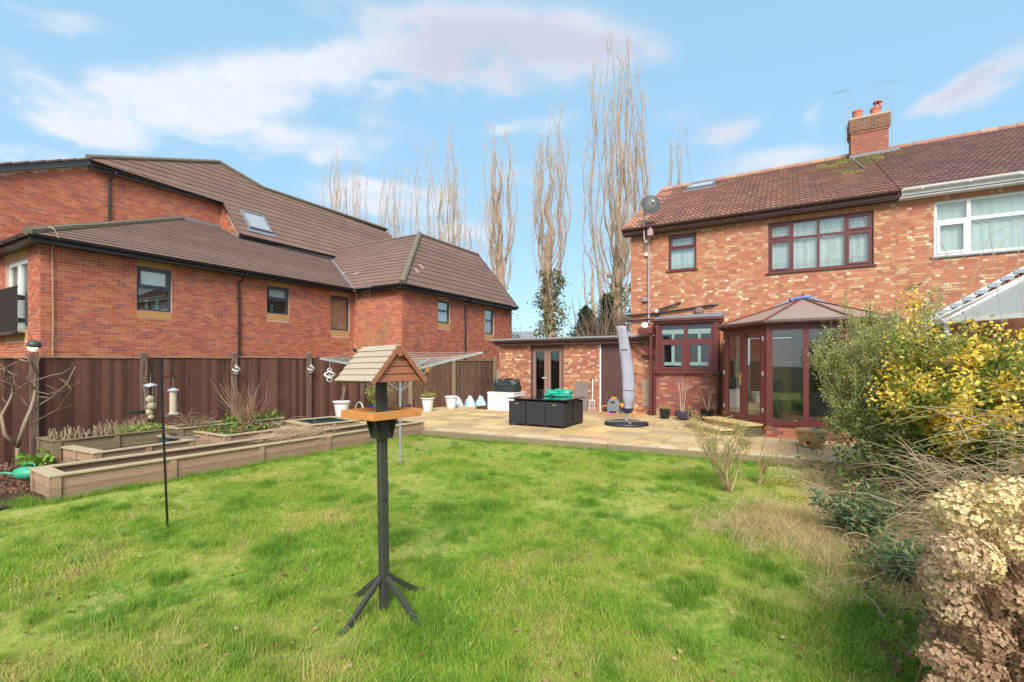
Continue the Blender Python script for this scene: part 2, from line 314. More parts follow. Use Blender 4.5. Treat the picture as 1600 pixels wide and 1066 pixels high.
simple('pale_tile', (.38, .26, .22), .85)
lm = bpy.data.materials.new('lit_lamp'); lm.use_nodes = True; lb = lm.node_tree.nodes['Principled BSDF']; lb.inputs['Emission Color'].default_value = (1, .72, .32, 1); lb.inputs['Emission Strength'].default_value = 5; M['lamp'] = lm
# ------------------------------------------------------------------ the ground
def grid(name, x0, x1, y0, y1, nx, ny, zf, m, keep=None, **k):
    xs = np.linspace(x0, x1, nx + 1); ys = np.linspace(y0, y1, ny + 1); X, Y = np.meshgrid(xs, ys)
    V = np.stack([X.ravel(), Y.ravel(), np.array([zf(a, b) for a, b in zip(X.ravel(), Y.ravel())])], 1); F = []
    for j in range(ny):
        for i in range(nx):
            if keep is None or keep((xs[i] + xs[i + 1]) / 2, (ys[j] + ys[j + 1]) / 2): a = j * (nx + 1) + i; F.append((a, a + 1, a + nx + 2, a + nx + 1))
    return np_obj(name, V, np.array(F), m, smooth=True, **k)
def bed_edge(y): return -8.39 + (y - 2.38) * .0482               # front face of the long raised bed
def patio_edge(x): return 9.80 + (x - .75) * .062                 # the patio's front edge
def lawn_z(x, y): return -.15 + .022 * noise.noise(Vector((x * .55, y * .55, 3))) + .012 * noise.noise(Vector((x * 1.9, y * 1.9, 5))) + .03 * max(0, x + .3) * (1 if y < 9.4 else 0) * min(1, max(0, x + .3))
MB().box(-400, 400, -300, 700, -.9, -.3).build('ground', M['ground'], kind='structure')
grid('lawn', -13, 7, -9, 9.9, 90, 85, lawn_z, M['lawn'], keep=lambda x, y: y < patio_edge(x) - .02 and (x > bed_edge(y) - .3 or y < 2.1), kind='structure')
grid('soil_bed', -12.3, -8.1, 1.2, 9.4, 42, 80, lambda x, y: -.13 + .03 * noise.noise(Vector((x * 3, y * 3, 0))), M['soil'], keep=lambda x, y: x < bed_edge(y) - .1, kind='structure')
# patio: a base, then every sandstone slab
pt = tag(bpy.data.objects.new('patio', None), kind='structure'); sc.collection.objects.link(pt)
pb = MB().prism([(-11.7, patio_edge(-11) + .06, -.16), (3.4, patio_edge(3.4) + .06, -.16), (3.4, 16, -.16), (-11.7, 16, -.16)], (0, 0, .148)); pb.build('bedding', M['joint'], pt)
SAND = [(.54, .38, .17), (.58, .41, .18), (.50, .35, .18), (.46, .32, .17), (.56, .38, .20), (.60, .44, .24), (.41, .29, .17), (.53, .34, .17), (.49, .36, .21), (.59, .42, .16)]
def slab_ok(x0, x1, y0, y1): return True
U = .31; gx0, gy0 = -11.61, 10.35; NX, NY = 48, 19
used = set(); cells = [(1, 1), (2, 1), (1, 2), (2, 2), (3, 2), (2, 3), (3, 2), (2, 2)]
nslab = 0
for j in range(NY):
    for i in range(NX):
        if (i, j) in used: continue
        opts = cells[:]; random.shuffle(opts); opts.append((1, 1))
        for w, h in opts:
            cc = [(i + a, j + b) for a in range(w) for b in range(h)]
            if i + w <= NX and j + h <= NY and not any(c in used for c in cc): break
        used.update(cc)
        x0, x1, y0, y1 = gx0 + i * U, gx0 + (i + w) * U, gy0 + j * U, gy0 + (j + h) * U
        y1 = min(y1, 15.98)
        if y1 - y0 < .1: continue
        g_ = .007; z = random.uniform(-.003, .002); tt = [random.uniform(-.003, .003) for _ in range(4)]
        if -1.4 < (x0 + x1) / 2 < 2.1 and y0 > 13.6: continue
        bh = .012
        m_ = MB(); c = random.choice(SAND); k = random.uniform(.8, 1.15); c = tuple(a * k for a in c)
        a0, a1, b0, b1 = x0 + g_, x1 - g_, y0 + g_, y1 - g_
        sh = (j * U) * .062 * 0
        vs = [(a0, b0, -.012), (a1, b0, -.012), (a1, b1, -.012), (a0, b1, -.012), (a0, b0, z - .006 + tt[0]), (a1, b0, z - .006 + tt[1]), (a1, b1, z - .006 + tt[2]), (a0, b1, z - .006 + tt[3]),
              (a0 + bh, b0 + bh, z + tt[0]), (a1 - bh, b0 + bh, z + tt[1]), (a1 - bh, b1 - bh, z + tt[2]), (a0 + bh, b1 - bh, z + tt[3])]
        m_.add(vs, [(0, 1, 5, 4), (1, 2, 6, 5), (2, 3, 7, 6), (3, 0, 4, 7), (4, 5, 9, 8), (5, 6, 10, 9), (6, 7, 11, 10), (7, 4, 8, 11), (8, 9, 10, 11)], c)
        m_.build('paving_slab', M['sand'], pt, recalc=False); nslab += 1
# two rows of small setts follow the slanting edge
for row in range(2):
    x = -8.0 + row * .1
    while x < 3.3:
        w = random.choice([.2, .28, .3, .34, .25]); d = .2 if row == 0 else .24
        off = .055 + (0 if row == 0 else .205)
        ya, yb = patio_edge(x) + off, patio_edge(x + w) + off
        c = random.choice([(.58, .45, .28), (.55, .42, .25), (.52, .38, .2), (.56, .36, .22), (.60, .48, .30)]); k = random.uniform(.9, 1.1)
        z = random.uniform(0, .003); g_ = .005
        MB().hexa([(x + g_, ya + g_, -.012), (x + w - g_, yb + g_, -.012), (x + w - g_, yb + d - g_, -.012), (x + g_, ya + d - g_, -.012), (x + g_, ya + g_, z), (x + w - g_, yb + g_, z), (x + w - g_, yb + d - g_, z), (x + g_, ya + d - g_, z)], tuple(a * k for a in c)).build('edging_sett', M['sand'], pt, recalc=False)
        x += w
# slabs cut to fill between setts and grid
x = -8.0
while x < 3.3:
    w = random.choice([.45, .6, .75]); ya, yb = patio_edge(x) + .505, patio_edge(x + w) + .505; c = random.choice(SAND)
    if min(ya, yb) < 10.3:
        MB().hexa([(x + .006, ya, -.012), (x + w - .006, yb, -.012), (x + w - .006, 10.34, -.012), (x + .006, 10.34, -.012), (x + .006, ya, 0), (x + w - .006, yb, 0), (x + w - .006, 10.34, .001), (x + .006, 10.34, .001)], c).build('paving_slab', M['sand'], pt, recalc=False)
    x += w
for i in range(12):                                             # left of the setts, behind the bed's end
    x = -11.6 + .3 * i; MB().box(x + .006, x + .294, 9.45, 10.34, -.012, random.uniform(-.002, .002), random.choice(SAND)).build('paving_slab', M['sand'], pt, recalc=False)
# timber edging: sleepers laid end to end
es = thing('sleeper_edging', 'low weathered timber edging along the front of the sandstone patio', 'edging', (-4, 9.5, -.15))
x = -8.02
while x < 3.4:
    w = 2.4; x2 = min(x + w, 3.4)
    MB().hexa([(x + .006, patio_edge(x) - .05, -.24), (x2 - .006, patio_edge(x2) - .05, -.24), (x2 - .006, patio_edge(x2) + .05, -.24), (x + .006, patio_edge(x) + .05, -.24),
               (x + .006, patio_edge(x) - .05, -.004), (x2 - .006, patio_edge(x2) - .05, -.006), (x2 - .006, patio_edge(x2) + .05, -.006), (x + .006, patio_edge(x) + .05, -.004)]).build('sleeper', M['sleeper'], es, bevel=.006)
    x = x2

# ------------------------------------------------------------------ walls of real bricks
CAMV = Vector((0, 0, 1.68))
BRK_A = [(.47, .145, .075)] * 5 + [(.43, .12, .07)] * 4 + [(.50, .18, .095)] * 3 + [(.37, .10, .07)] * 2 + [(.33, .11, .085), (.30, .11, .10), (.36, .11, .075)]
BRK_H = [(.47, .185, .105)] * 6 + [(.43, .165, .10)] * 5 + [(.50, .22, .125)] * 5 + [(.52, .27, .155)] * 3 + [(.54, .34, .21)] * 2 + [(.36, .15, .105), (.51, .28, .15), (.41, .17, .12)]
PALE = [(.62, .47, .31), (.60, .41, .25), (.64, .52, .38)]
PROTO = {}
def proto(L_, c, Ht):
    k = (round(L_, 3), c, Ht)
    if k not in PROTO: PROTO[k] = MB().add([(0, 0, 0), (L_, 0, 0), (L_, 0, Ht), (0, 0, Ht), (0, .012, 0), (L_, .012, 0), (L_, .012, Ht), (0, .012, Ht)], [(0, 1, 2, 3), (0, 4, 5, 1), (1, 5, 6, 2), (2, 6, 7, 3), (3, 7, 4, 0)], c).mesh('brick')
    return PROTO[k]
def bricks(parent, walls, palette, pale_heads=False, n_single=300, bond='stretcher'):
    """walls: (frame, s0, s1, z0, ztop(s), openings[(a0,a1,b0,b1)], soldier bands); courses are 75 mm"""
    full = []; rest = MB()
    for fr, s0, s1, z0, ztop, ops in walls:
        c = 0; z = z0
        while True:
            z = z0 + c * .075
            if z > 12 or z + .065 > max(ztop(s0), ztop(s1), ztop((s0 + s1) / 2)) + .001: break
            s = s0 - (.1125 if c % 2 and bond == 'stretcher' else (.056 if c % 2 else 0)); head = c % 2 == 1; k = 0
            while s < s1:
                if bond == 'stretcher': w = .215
                else: w = .1025 if (k + c) % 2 or (c % 4 == 0 and k % 3 == 1) else .215
                segs = [(max(s, s0), min(s + w, s1))]; cut = segs[0] != (s, s + w)
                for a0, a1, b0, b1 in ops:
                    if z + .065 > b0 and z < b1:
                        ns = []
                        for q0, q1 in segs:
                            if q1 <= a0 or q0 >= a1: ns.append((q0, q1)); continue
                            cut = True
                            if q0 < a0: ns.append((q0, a0))
                            if q1 > a1: ns.append((a1, q1))
                        segs = ns
                col = random.choice(palette)
                if pale_heads and w < .15 and random.random() < .14: col = random.choice(PALE)
                for q0, q1 in segs:
                    if q1 - q0 < .025: continue
                    if z + .065 > min(ztop(q0), ztop(q1)): continue
                    p = random.uniform(.002, .006)
                    if not cut: full.append((( fr.p((q0 + q1) / 2, 0, z) - CAMV).length, fr, q0, q1 - q0, z, p, col))
                    else: rest_add(rest, fr, q0, q1, z, p, col)
                s += w + .01; k += 1
            c += 1
    full.sort(key=lambda t: t[0])
    for i, (d, fr, q0, w, z, p, col) in enumerate(full):
        if i < n_single:
            part('brick', proto(w, col, .065), M['brick'], parent, fr.p(q0, p, z) - worldloc(parent), (0, 0, math.atan2(fr.u.y, fr.u.x)))
        else: rest_add(rest, fr, q0, q0 + w, z, p, col)
    if rest.v: rest.build('brick_courses', M['brick'], parent, recalc=False, kind='stuff')
def rest_add(mb, fr, a, b, z, p, col):
    j = random.uniform(.9, 1.1); col = (col[0] * j, col[1] * j, col[2] * j)
    mb.add([fr.p(a, p, z), fr.p(b, p, z), fr.p(b, p, z + .065), fr.p(a, p, z + .065), fr.p(a, -.003, z), fr.p(b, -.003, z), fr.p(b, -.003, z + .065), fr.p(a, -.003, z + .065)],
           [(0, 1, 2, 3), (0, 4, 5, 1), (1, 5, 6, 2), (2, 6, 7, 3), (3, 7, 4, 0)], col)
def backing(mb, fr, s0, s1, z0, z1, ops, th=.28):
    S_ = sorted({s0, s1, *[o[0] for o in ops], *[o[1] for o in ops]}); Z_ = sorted({z0, z1, *[o[2] for o in ops], *[o[3] for o in ops]})
    for i in range(len(S_) - 1):
        for j in range(len(Z_) - 1):
            a, b = (S_[i] + S_[i + 1]) / 2, (Z_[j] + Z_[j + 1]) / 2
            if a < s0 or a > s1 or b < z0 or b > z1 or any(o[0] < a < o[1] and o[2] < b < o[3] for o in ops): continue
            mb.fb(fr, S_[i], S_[i + 1], -th, 0, Z_[j], Z_[j + 1])
def soldier(parent, fr, a0, a1, z0, z1, mm, name='soldier_course'):
    mb = MB(); a = a0
    while a < a1 - .03: mb.fb(fr, a, min(a + .065, a1), -.05, .008, z0, z1, random.choice([(1, 1, 1), (.9, .9, .9), (1.08, 1.05, 1.02)])); a += .075
    mb.fb(fr, a0, a1, -.06, .003, z0, z1)
    return mb.build(name, mm, parent)
# ------------------------------------------------------------------ windows
def window(parent, fr, a0, a1, z0, z1, m, cols=(1,), trans=None, fw=.055, rec=.07, sash=None, glass='glass', back='curtain', sill=None, lead=False, wavy=True, etched=False, name='window', mull=None):
    """cols: relative column widths; trans: per column relative heights from the bottom; sash: cells (col,row) with a sash of their own"""
    mb = MB(); mull = mull or fw; W_ = a1 - a0; H_ = z1 - z0; n0, n1 = -rec - .06, -rec
    mb.fb(fr, a0, a0 + fw, n0, n1, z0, z1); mb.fb(fr, a1 - fw, a1, n0, n1, z0, z1); mb.fb(fr, a0 + fw, a1 - fw, n0, n1, z0, z0 + fw); mb.fb(fr, a0 + fw, a1 - fw, n0, n1, z1 - fw, z1)
    tot = sum(cols); xs = [a0 + fw]; x = a0 + fw; inner = W_ - 2 * fw
    for c in cols: x += inner * c / tot; xs.append(x)
    cells = []
    for i in range(len(cols)):
        l_, r_ = xs[i] + (mull / 2 if i else 0), xs[i + 1] - (mull / 2 if i < len(cols) - 1 else 0)
        if i: mb.fb(fr, xs[i] - mull / 2, xs[i] + mull / 2, n0, n1 + .001, z0 + fw, z1 - fw)
        tr = trans[i] if trans else (1,); tt = sum(tr); zz = z0 + fw; ih = H_ - 2 * fw; zs = [zz]
        for t in tr: zz += ih * t / tt; zs.append(zz)
        for j in range(len(tr)):
            b_, t_ = zs[j] + (mull / 2 if j else 0), zs[j + 1] - (mull / 2 if j < len(tr) - 1 else 0)
            if j: mb.fb(fr, l_, r_, n0, n1 - .001, zs[j] - mull / 2, zs[j] + mull / 2)
            if sash and (i, j) in sash:
                w = sash[(i, j)] if isinstance(sash, dict) else .05
                for q in ((l_, l_ + w, b_, t_), (r_ - w, r_, b_, t_), (l_ + w, r_ - w, b_, b_ + w), (l_ + w, r_ - w, t_ - w, t_)): mb.fb(fr, q[0], q[1], n0 + .01, n1 + .018, q[2], q[3])
                l2, r2, b2, t2 = l_ + w, r_ - w, b_ + w, t_ - w
            else: l2, r2, b2, t2 = l_, r_, b_, t_
            cells.append((l2, r2, b2, t2, i, j))
    w_ = mb.build(name, m, parent)
    for l2, r2, b2, t2, i, j in cells:
        MB().fb(fr, l2 - .004, r2 + .004, -rec - .035, -rec - .029, b2 - .004, t2 + .004).build('pane', M[glass], w_)
    if lead:
        lb_ = MB(); q = -rec - .025; e = .005
        for l2, r2, b2, t2, i, j in cells:
            w, h = r2 - l2, t2 - b2; cx = (l2 + r2) / 2; top = j == 1
            hs = [.38, .62] if top else [.12, .2]
            for hh in hs: lb_.fb(fr, l2, r2, q, q + .004, b2 + hh * h - e / 2, b2 + hh * h + e / 2)
            def ring(cx_, cz_, rr):
                for k in range(8):
                    t0, t1 = k * math.pi / 4, (k + 1) * math.pi / 4
                    lb_.bar(fr.p(cx_ + rr * math.cos(t0), q + .002, cz_ + rr * math.sin(t0)), fr.p(cx_ + rr * math.cos(t1), q + .002, cz_ + rr * math.sin(t1)), .005, .004, up=fr.n)
            if top:
                for f in (.22, .5, .78): ring(l2 + f * w, b2 + .5 * h, .028)
            else:
                for f in (.84, .55): ring(cx, b2 + f * h, .034)
                for f in (.25, .5, .75): ring(l2 + f * w, b2 + .16 * h, .026)
                for f in (-.035, .035): lb_.fb(fr, cx + f - e / 2, cx + f + e / 2, q, q + .004, b2 + .2 * h, t2)
        lb_.build('leading', M['leadline'], w_)
    if etched:
        eb = MB(); q = -rec - .026
        for l2, r2, b2, t2, i, j in cells:
            w, h = r2 - l2, t2 - b2; cx = (l2 + r2) / 2
            if j == 1: rects = [(l2, r2, b2 + .38 * h, b2 + .72 * h), (cx - .035, cx + .035, b2, b2 + .38 * h)]
            else: rects = [(l2, r2, b2 + .08 * h, b2 + .22 * h), (cx - .045, cx + .045, b2 + .22 * h, t2)]
            for r_ in rects: eb.fb(fr, r_[0], r_[1], q, q + .004, r_[2], r_[3])
        eb.build('etched_band', M['etch'], w_)
        db = MB()
        for l2, r2, b2, t2, i, j in cells:
            w, h = r2 - l2, t2 - b2; cx = (l2 + r2) / 2
            pts = [(cx, b2 + .55 * h), (l2 + .25 * w, b2 + .55 * h), (l2 + .75 * w, b2 + .55 * h)] if j == 1 else [(cx, b2 + .15 * h), (l2 + .22 * w, b2 + .15 * h), (l2 + .78 * w, b2 + .15 * h), (cx, b2 + .45 * h), (cx, b2 + .72 * h)]
            for k, (x_, z_) in enumerate(pts):
                r_ = .022 if x_ == cx else .013
                db.add([fr.p(x_ - r_ * .7, q + .006, z_), fr.p(x_, q + .006, z_ - r_), fr.p(x_ + r_ * .7, q + .006, z_), fr.p(x_, q + .006, z_ + r_)], [(0, 1, 2, 3)])
        db.build('etched_motif', M['leadline'], w_, recalc=False)
    if back:
        bb = MB()
        if wavy and back == 'curtain':
            n = int(W_ / .05); ps = [(a0 + fw * .5 + (W_ - fw) * k / n, -rec - .12 + .012 * math.sin(k * 1.7) + .008 * math.sin(k * .6)) for k in range(n + 1)]
            for (xa, na), (xb, nb) in zip(ps, ps[1:]): bb.add([fr.p(xa, na, z0 + .03), fr.p(xb, nb, z0 + .03), fr.p(xb, nb, z1 - .03), fr.p(xa, na, z1 - .03)], [(0, 1, 2, 3)])
        else: bb.fb(fr, a0 + .01, a1 - .01, -rec - .22, -rec - .2, z0 + .01, z1 - .01)
        bb.build('curtain' if back == 'curtain' else ('blind' if back != 'room' else 'dark_interior'), M[back], w_, recalc=False)
    if sill: MB().fb(fr, a0 - .06, a1 + .06, -rec, .05, z0 - .045, z0 - .003).build('sill', sill, w_)
    return w_
def gutter(parent, fr, a0, a1, n, z, m, fascia=True, fm=None, r=.06, brackets=True):
    """half-round gutter along a frame, n = distance of its middle from the wall"""
    vs = []; fs = []; K = 8
    for a in (a0, a1):
        for rr in (r, r - .006):
            for k in range(K + 1): t = math.pi + math.pi * k / K; vs.append(fr.p(a, n + rr * math.cos(t), z + rr * math.sin(t)))
    q = K + 1
    for k in range(K): fs += [(k, k + 1, 2 * q + k + 1, 2 * q + k), (q + k, 3 * q + k, 3 * q + k + 1, q + k + 1), (k, q + k, q + k + 1, k + 1), (2 * q + k, 2 * q + k + 1, 3 * q + k + 1, 3 * q + k)]
    fs += [(0, 2 * q, 3 * q, q), (K, q + K, 3 * q + K, 2 * q + K)]
    MB().add(vs, fs).build('gutter', m, parent, smooth=False)
    if fascia: MB().fb(fr, a0, a1, n - r - .03, n - r - .005, z - .15, z + .03).build('fascia', fm or m, parent)
    if brackets:
        b = MB(); a = a0 + .4
        while a < a1: b.fb(fr, a - .015, a + .015, n - r, n + r + .008, z - r - .006, z - r + .012); a += .9
        b.build('gutter_bracket', m, parent)
def tile_courses(parent, plane, poly, gauge, m, name='tile_course', th=.028, mat_objs=True, clip=None):
    """plane: (origin, S along the eave, Q up the slope, N outward) ; poly in (s,q), one interval of s per q; each course one strip"""
    O, S_, Q, N = plane; qs = [p[1] for p in poly]; q = min(qs); qm = max(qs); n = len(poly)
    def span(qq):
        qq = min(max(qq, min(qs) + 1e-4), qm - 1e-4); xs = []
        for i in range(n):
            (x1, y1), (x2, y2) = poly[i], poly[(i + 1) % n]
            if (y1 - qq) * (y2 - qq) < 0: xs.append(x1 + (x2 - x1) * (qq - y1) / (y2 - y1))
        return (min(xs), max(xs)) if xs else None
    out_ = []
    while q < qm - .02:
        q2 = min(q + gauge, qm); a = span(q); b = span(q2)
        if a and b:
            lo = lambda s, qq, nn: O + S_ * s + Q * qq + N * nn
            p = [lo(a[0], q, th * .2), lo(a[1], q, th * .2), lo(b[1], q2, .0), lo(b[0], q2, .0), lo(a[0], q, th), lo(a[1], q, th), lo(b[1], q2, .004), lo(b[0], q2, .004)]
            out_.append(MB().hexa(p).build(name, m, parent, recalc=True))
        q += gauge
    return out_
# ------------------------------------------------------------------ the long modern brick building beyond the fence
V3 = Vector
bA = thing('brick_building', 'long modern orange-brick building with brown tiled hipped roofs behind the fence', 'building', (-16.3, 14, -.3))
fA1 = Fr(-16.3, 0, 0, 1); fA2 = Fr(0, 14.42, 1, 0); fA3 = Fr(-13.52, 0, 0, 1); fA0 = Fr(0, 4.4, 1, 0); fAU = Fr(-22.6, 0, 0, 1)
w1 = (6.45, 7.35, 3.23, 4.52); w2 = (10.42, 11.32, 3.5, 4.52); w3 = (13.2, 14.17, 3.06, 4.52); w4 = (16.7, 17.59, 3.5, 4.52); w5 = (20.52, 21.4, 3.2, 4.52); wF = (-19.0, -17.2, 2.55, 4.5)
buff = lambda w: (w[0], w[1], w[2] - .22, w[3] + .2)
opA1 = [buff(w) for w in (w1, w2, w3)]; opA3 = [buff(w) for w in (w4, w5)]; opF = [(wF[0], wF[1], wF[2] - .25, wF[3] + .2)]
ZA = 4.72
wl = MB()
backing(wl, fA1, 4.4, 14.42, -.3, ZA + .1, [w1, w2, w3]); backing(wl, fA2, -16.3 + .001, -13.521, -.3, ZA + .1, []); backing(wl, fA3, 14.421, 23.3, -.3, ZA + .1, [w4, w5]); backing(wl, fA0, -24, -16.3 - .285, -.3, ZA + .1, [wF])
wl.fb(Fr(0, 23.3, 1, 0), -22, -13.81, -.28, 0, -.3, ZA + .1)
wall = wl.build('wall', M['mortar_a'], bA)
# the tall block at the back
uw = MB(); uw.prism([fAU.p(-3, 0, -.3), fAU.p(14.3, 0, -.3), fAU.p(14.3, 0, 8.2), fAU.p(12.2, 0, 9.1), fAU.p(7.45, 0, 9.1), fAU.p(-3, 0, 4.4)], (-.3, 0, 0))
uw.prism([(-22.59, 12.2, 6.6), (-22.59, 12.5, 6.6), (-21.25, 12.5, 7.25), (-22.59, 12.5, 9.0), (-22.59, 12.2, 9.0), (-21.25, 12.2, 7.25)][0:1] + [(-21.3, 12.2, 6.9), (-21.3, 12.2, 7.2), (-22.5, 12.2, 8.7), (-22.59, 12.2, 8.75)], (0, .25, 0))
uw.box(-22.9, -21.3, 12.5, 17.6, 6.6, 7.3)
uw.build('upper_wall', M['mortar_a'], bA)
const = lambda h: (lambda s: h)
ztopU = lambda s: 9.05 if s > 7.4 else 9.05 - (7.4 - s) * .45
fAs = Fr(0, 12.2, 1, 0)
bricks(bA, [(fA1, 4.4, 14.42, 1.35, const(ZA), opA1), (fA0, -23.9, -16.3, 1.35, const(ZA), opF), (fA2, -16.3, -13.52, 1.35, const(ZA), []), (fA3, 14.42, 23.3, 1.35, const(ZA), opA3),
            (fAU, -2.5, 12.2, 5.0, ztopU, []), (fAs, -22.55, -21.2, 6.9, lambda s: 7.42 + (-21.2 - s) * 1.26, [])], BRK_A, n_single=300)
for w in (w1, w2, w3): soldier(bA, fA1, w[0], w[1], w[2] - .22, w[2] - .005, M['buff']); soldier(bA, fA1, w[0], w[1], w[3] + .005, w[3] + .2, M['buff'])
for w in (w4, w5): soldier(bA, fA3, w[0], w[1], w[2] - .22, w[2] - .005, M['buff']); soldier(bA, fA3, w[0], w[1], w[3] + .005, w[3] + .2, M['buff'])
soldier(bA, fA0, wF[0], wF[1], wF[2] - .25, wF[2] - .005, M['buff']); soldier(bA, fA0, wF[0], wF[1], wF[3] + .005, wF[3] + .2, M['buff'])
for fr, w in ((fA1, w1), (fA1, w2)):
    W1 = window(bA, fr, *w, M['pvc_dark'], trans=[(1.1, .95)], sash={(0, 1): .055}, glass='glass', back='room', fw=.06, rec=.05)
    h = w[2] + (w[3] - w[2]) * .53
    MB().fb(fr, w[0] + .1, w[1] - .1, -.12, -.11, h + .05, w[3] - .07).build('blind', M['curtain'], W1)  # white sheet stands in for the bright reflection in the upper pane
    v = MB()
    for k in range(2 if w is w1 else 1): a = w[0] + .3 + .28 * k; v.lathe(fr.p(a, -.17, w[2] + .06), [(.03, 0), (.05, .08), (.02, .16)], 8); v.lathe(fr.p(a, -.17, w[2] + .22), [(.02, 0), (.05, .04), (.055, .09), (.03, .13)], 8)
    v.build('flower_vase', M['etch'], W1)
window(bA, fA1, *w3, M['pvc_dark'], back='blind_tan', fw=.07, rec=.05)
for w in (w4, w5): window(bA, fA3, *w, M['pvc_dark'], trans=[(1.15, .85)], back='curtain', fw=.08, rec=.05)
window(bA, fA0, *wF, M['pvc_white'], cols=(1, 1), sash={(0, 0): .08, (1, 0): .08}, back='curtain', fw=.06, rec=.08, name='french_window')
jb = MB()
for z in (2.5, 3.68): jb.fb(fA0, -19.5, -17.42, .13, .17, z, z + .035)
a = -19.45
while a < -17.44: jb.fb(fA0, a, a + .022, .14, .16, 2.53, 3.68); a += .06
for z in (2.75, 3.35): jb.fb(fA0, -17.5, -17.38, .002, .16, z, z + .12); jb.fb(fA0, -19.3, -19.2, .002, .13, z, z + .12)
jb.fb(fA0, -19.55, -17.36, .0, .26, 2.44, 2.49)
jb.build('juliet_balcony', M['pvc_black'], bA)
# roofs. low hipped roof, 25 degrees
def plane(o, s, q): s = V3(s).normalized(); q = V3(q).normalized(); return (V3(o), s, q, s.cross(q) if s.cross(q).z > 0 else q.cross(s))
E0 = 4.86; tl = .466
c = math.cos(math.atan(tl)); qL = 6.75 / c
lo = plane((-15.98, 0, E0), (0, 1, 0), (-1, 0, tl))
# valley with the next roof: y = 14.1 + .59 * run
tile_courses(bA, lo, [(4.08, 0), (14.1, 0), (14.1 + 5.1 * .59, 5.1 / c), (12.45, 5.15 / c), (12.3, 6.2 / c), (10.3, 6.65 / c)], .30, M['tile_new'])
lo2 = plane((0, 4.08, E0), (1, 0, 0), (0, 1, tl))
tile_courses(bA, lo2, [(-24, 0), (-15.98, 0), (-22.4, 6.42 / c), (-24, 6.42 / c)], .30, M['tile_new'])
rb = MB(); n = 22
for i in range(n):
    a, b = i / n, (i + 1.12) / n; rb.tube([V3((-15.98 - 6.4 * a, 4.08 + 6.4 * a, E0 + .035 + 6.4 * a * tl)), V3((-15.98 - 6.4 * b, 4.08 + 6.4 * b, E0 + .02 + 6.4 * b * tl))], [.105, .095], 8)
rb.build('hip_tiles', M['ridge'], bA)
# lead flashing where the low roof meets the tall wall
fl = MB(); fl.bar((-22.52, 10.4, 7.92), (-22.52, 12.25, 7.92), .06, .16); fl.bar((-22.5, 12.3, 7.85), (-21.1, 12.15, 7.28), .12, .1); fl.bar((-21.1, 12.2, 7.3), (-20.98, 17.0, 7.3), .1, .12)
fl.bar((-15.98, 14.1, E0 + .02), (-21.0, 17.06, E0 + 5.02 * tl + .03), .09, .03); fl.build('lead_flashing', M['lead'], bA)
# steep roof of the tall block
k = 1.28; cc = math.cos(math.atan(k)); O = V3((-20.98, 0, 7.42))
up = plane(O, (0, 1, 0), (-1, 0, k))
qx = lambda x: (-20.98 - x) / cc
tile_courses(bA, up, [(12.2, 0), (24.3, 0), (23.7, qx(-23.58)), (14.9, qx(-23.58)), (13.0, qx(-24.2)), (7.42, qx(-22.5)), (7.42, qx(-22.36)), (12.2, qx(-22.36))], .33, M['tile_new'])
rt = MB()
for (p, q_) in (((-22.48, 7.35, 9.35), (-24.2, 13.0, 11.6)), ((-24.2, 13.0, 11.6), (-23.6, 14.9, 10.82)), ((-23.6, 14.9, 10.82), (-23.6, 23.7, 10.82))):
    p, q_ = V3(p), V3(q_); n = max(2, int((q_ - p).length / .42))
    for i in range(n): rt.tube([p + (q_ - p) * (i / n), p + (q_ - p) * ((i + 1.1) / n)], [.10, .09], 8)
rt.build('ridge_tiles', M['ridge'], bA)
bk = MB(); bk.prism([(-22.48, 7.42, 9.3), (-24.2, 13, 11.55), (-23.6, 14.9, 10.75), (-23.6, 23.7, 10.75), (-27, 23.7, 7), (-27, 7.42, 7)], (-.1, 0, -.1)); bk.build('roof_back', M['tile_new'], bA)
vg = MB(); p, q_ = V3((-22.48, 7.42, 9.16)), V3((-22.48, -2.6, 4.65)); vg.bar(p, q_, .12, .2, up=(0, 0, 1)); vg.build('barge_board', M['pvc_dark'], bA)
vt = MB(); n = 24
for i in range(n): a = p + (q_ - p) * (i / n); b = p + (q_ - p) * ((i + 1.02) / n); vt.bar(a + V3((0.02, 0, .16)), b + V3((0.02, 0, .13)), .2, .05)
vt.build('verge_tiles', M['tile_new'], bA)
vv = MB(); p, q_ = V3((-22.36, 12.2, 9.2)), V3((-20.98, 12.2, 7.43)); n = 9
for i in range(n): a = p + (q_ - p) * (i / n); b = p + (q_ - p) * ((i + 1.05) / n); vv.bar(a + V3((0, -.03, .03)), b + V3((0, -.03, 0)), .1, .12)
vv.build('verge_tiles', M['tile_new'], bA)
gutter(bA, Fr(-22.6, 0, 0, 1), 7.4, 12.25, .30, 9.08, M['pvc_black']); MB().box(-22.6, -22.36, 7.4, 12.2, 9.0, 9.08).build('soffit', M['pvc_dark'], bA)
gutter(bA, Fr(-21.3, 0, 0, 1), 12.15, 17.3, .36, 7.36, M['pvc_black'])
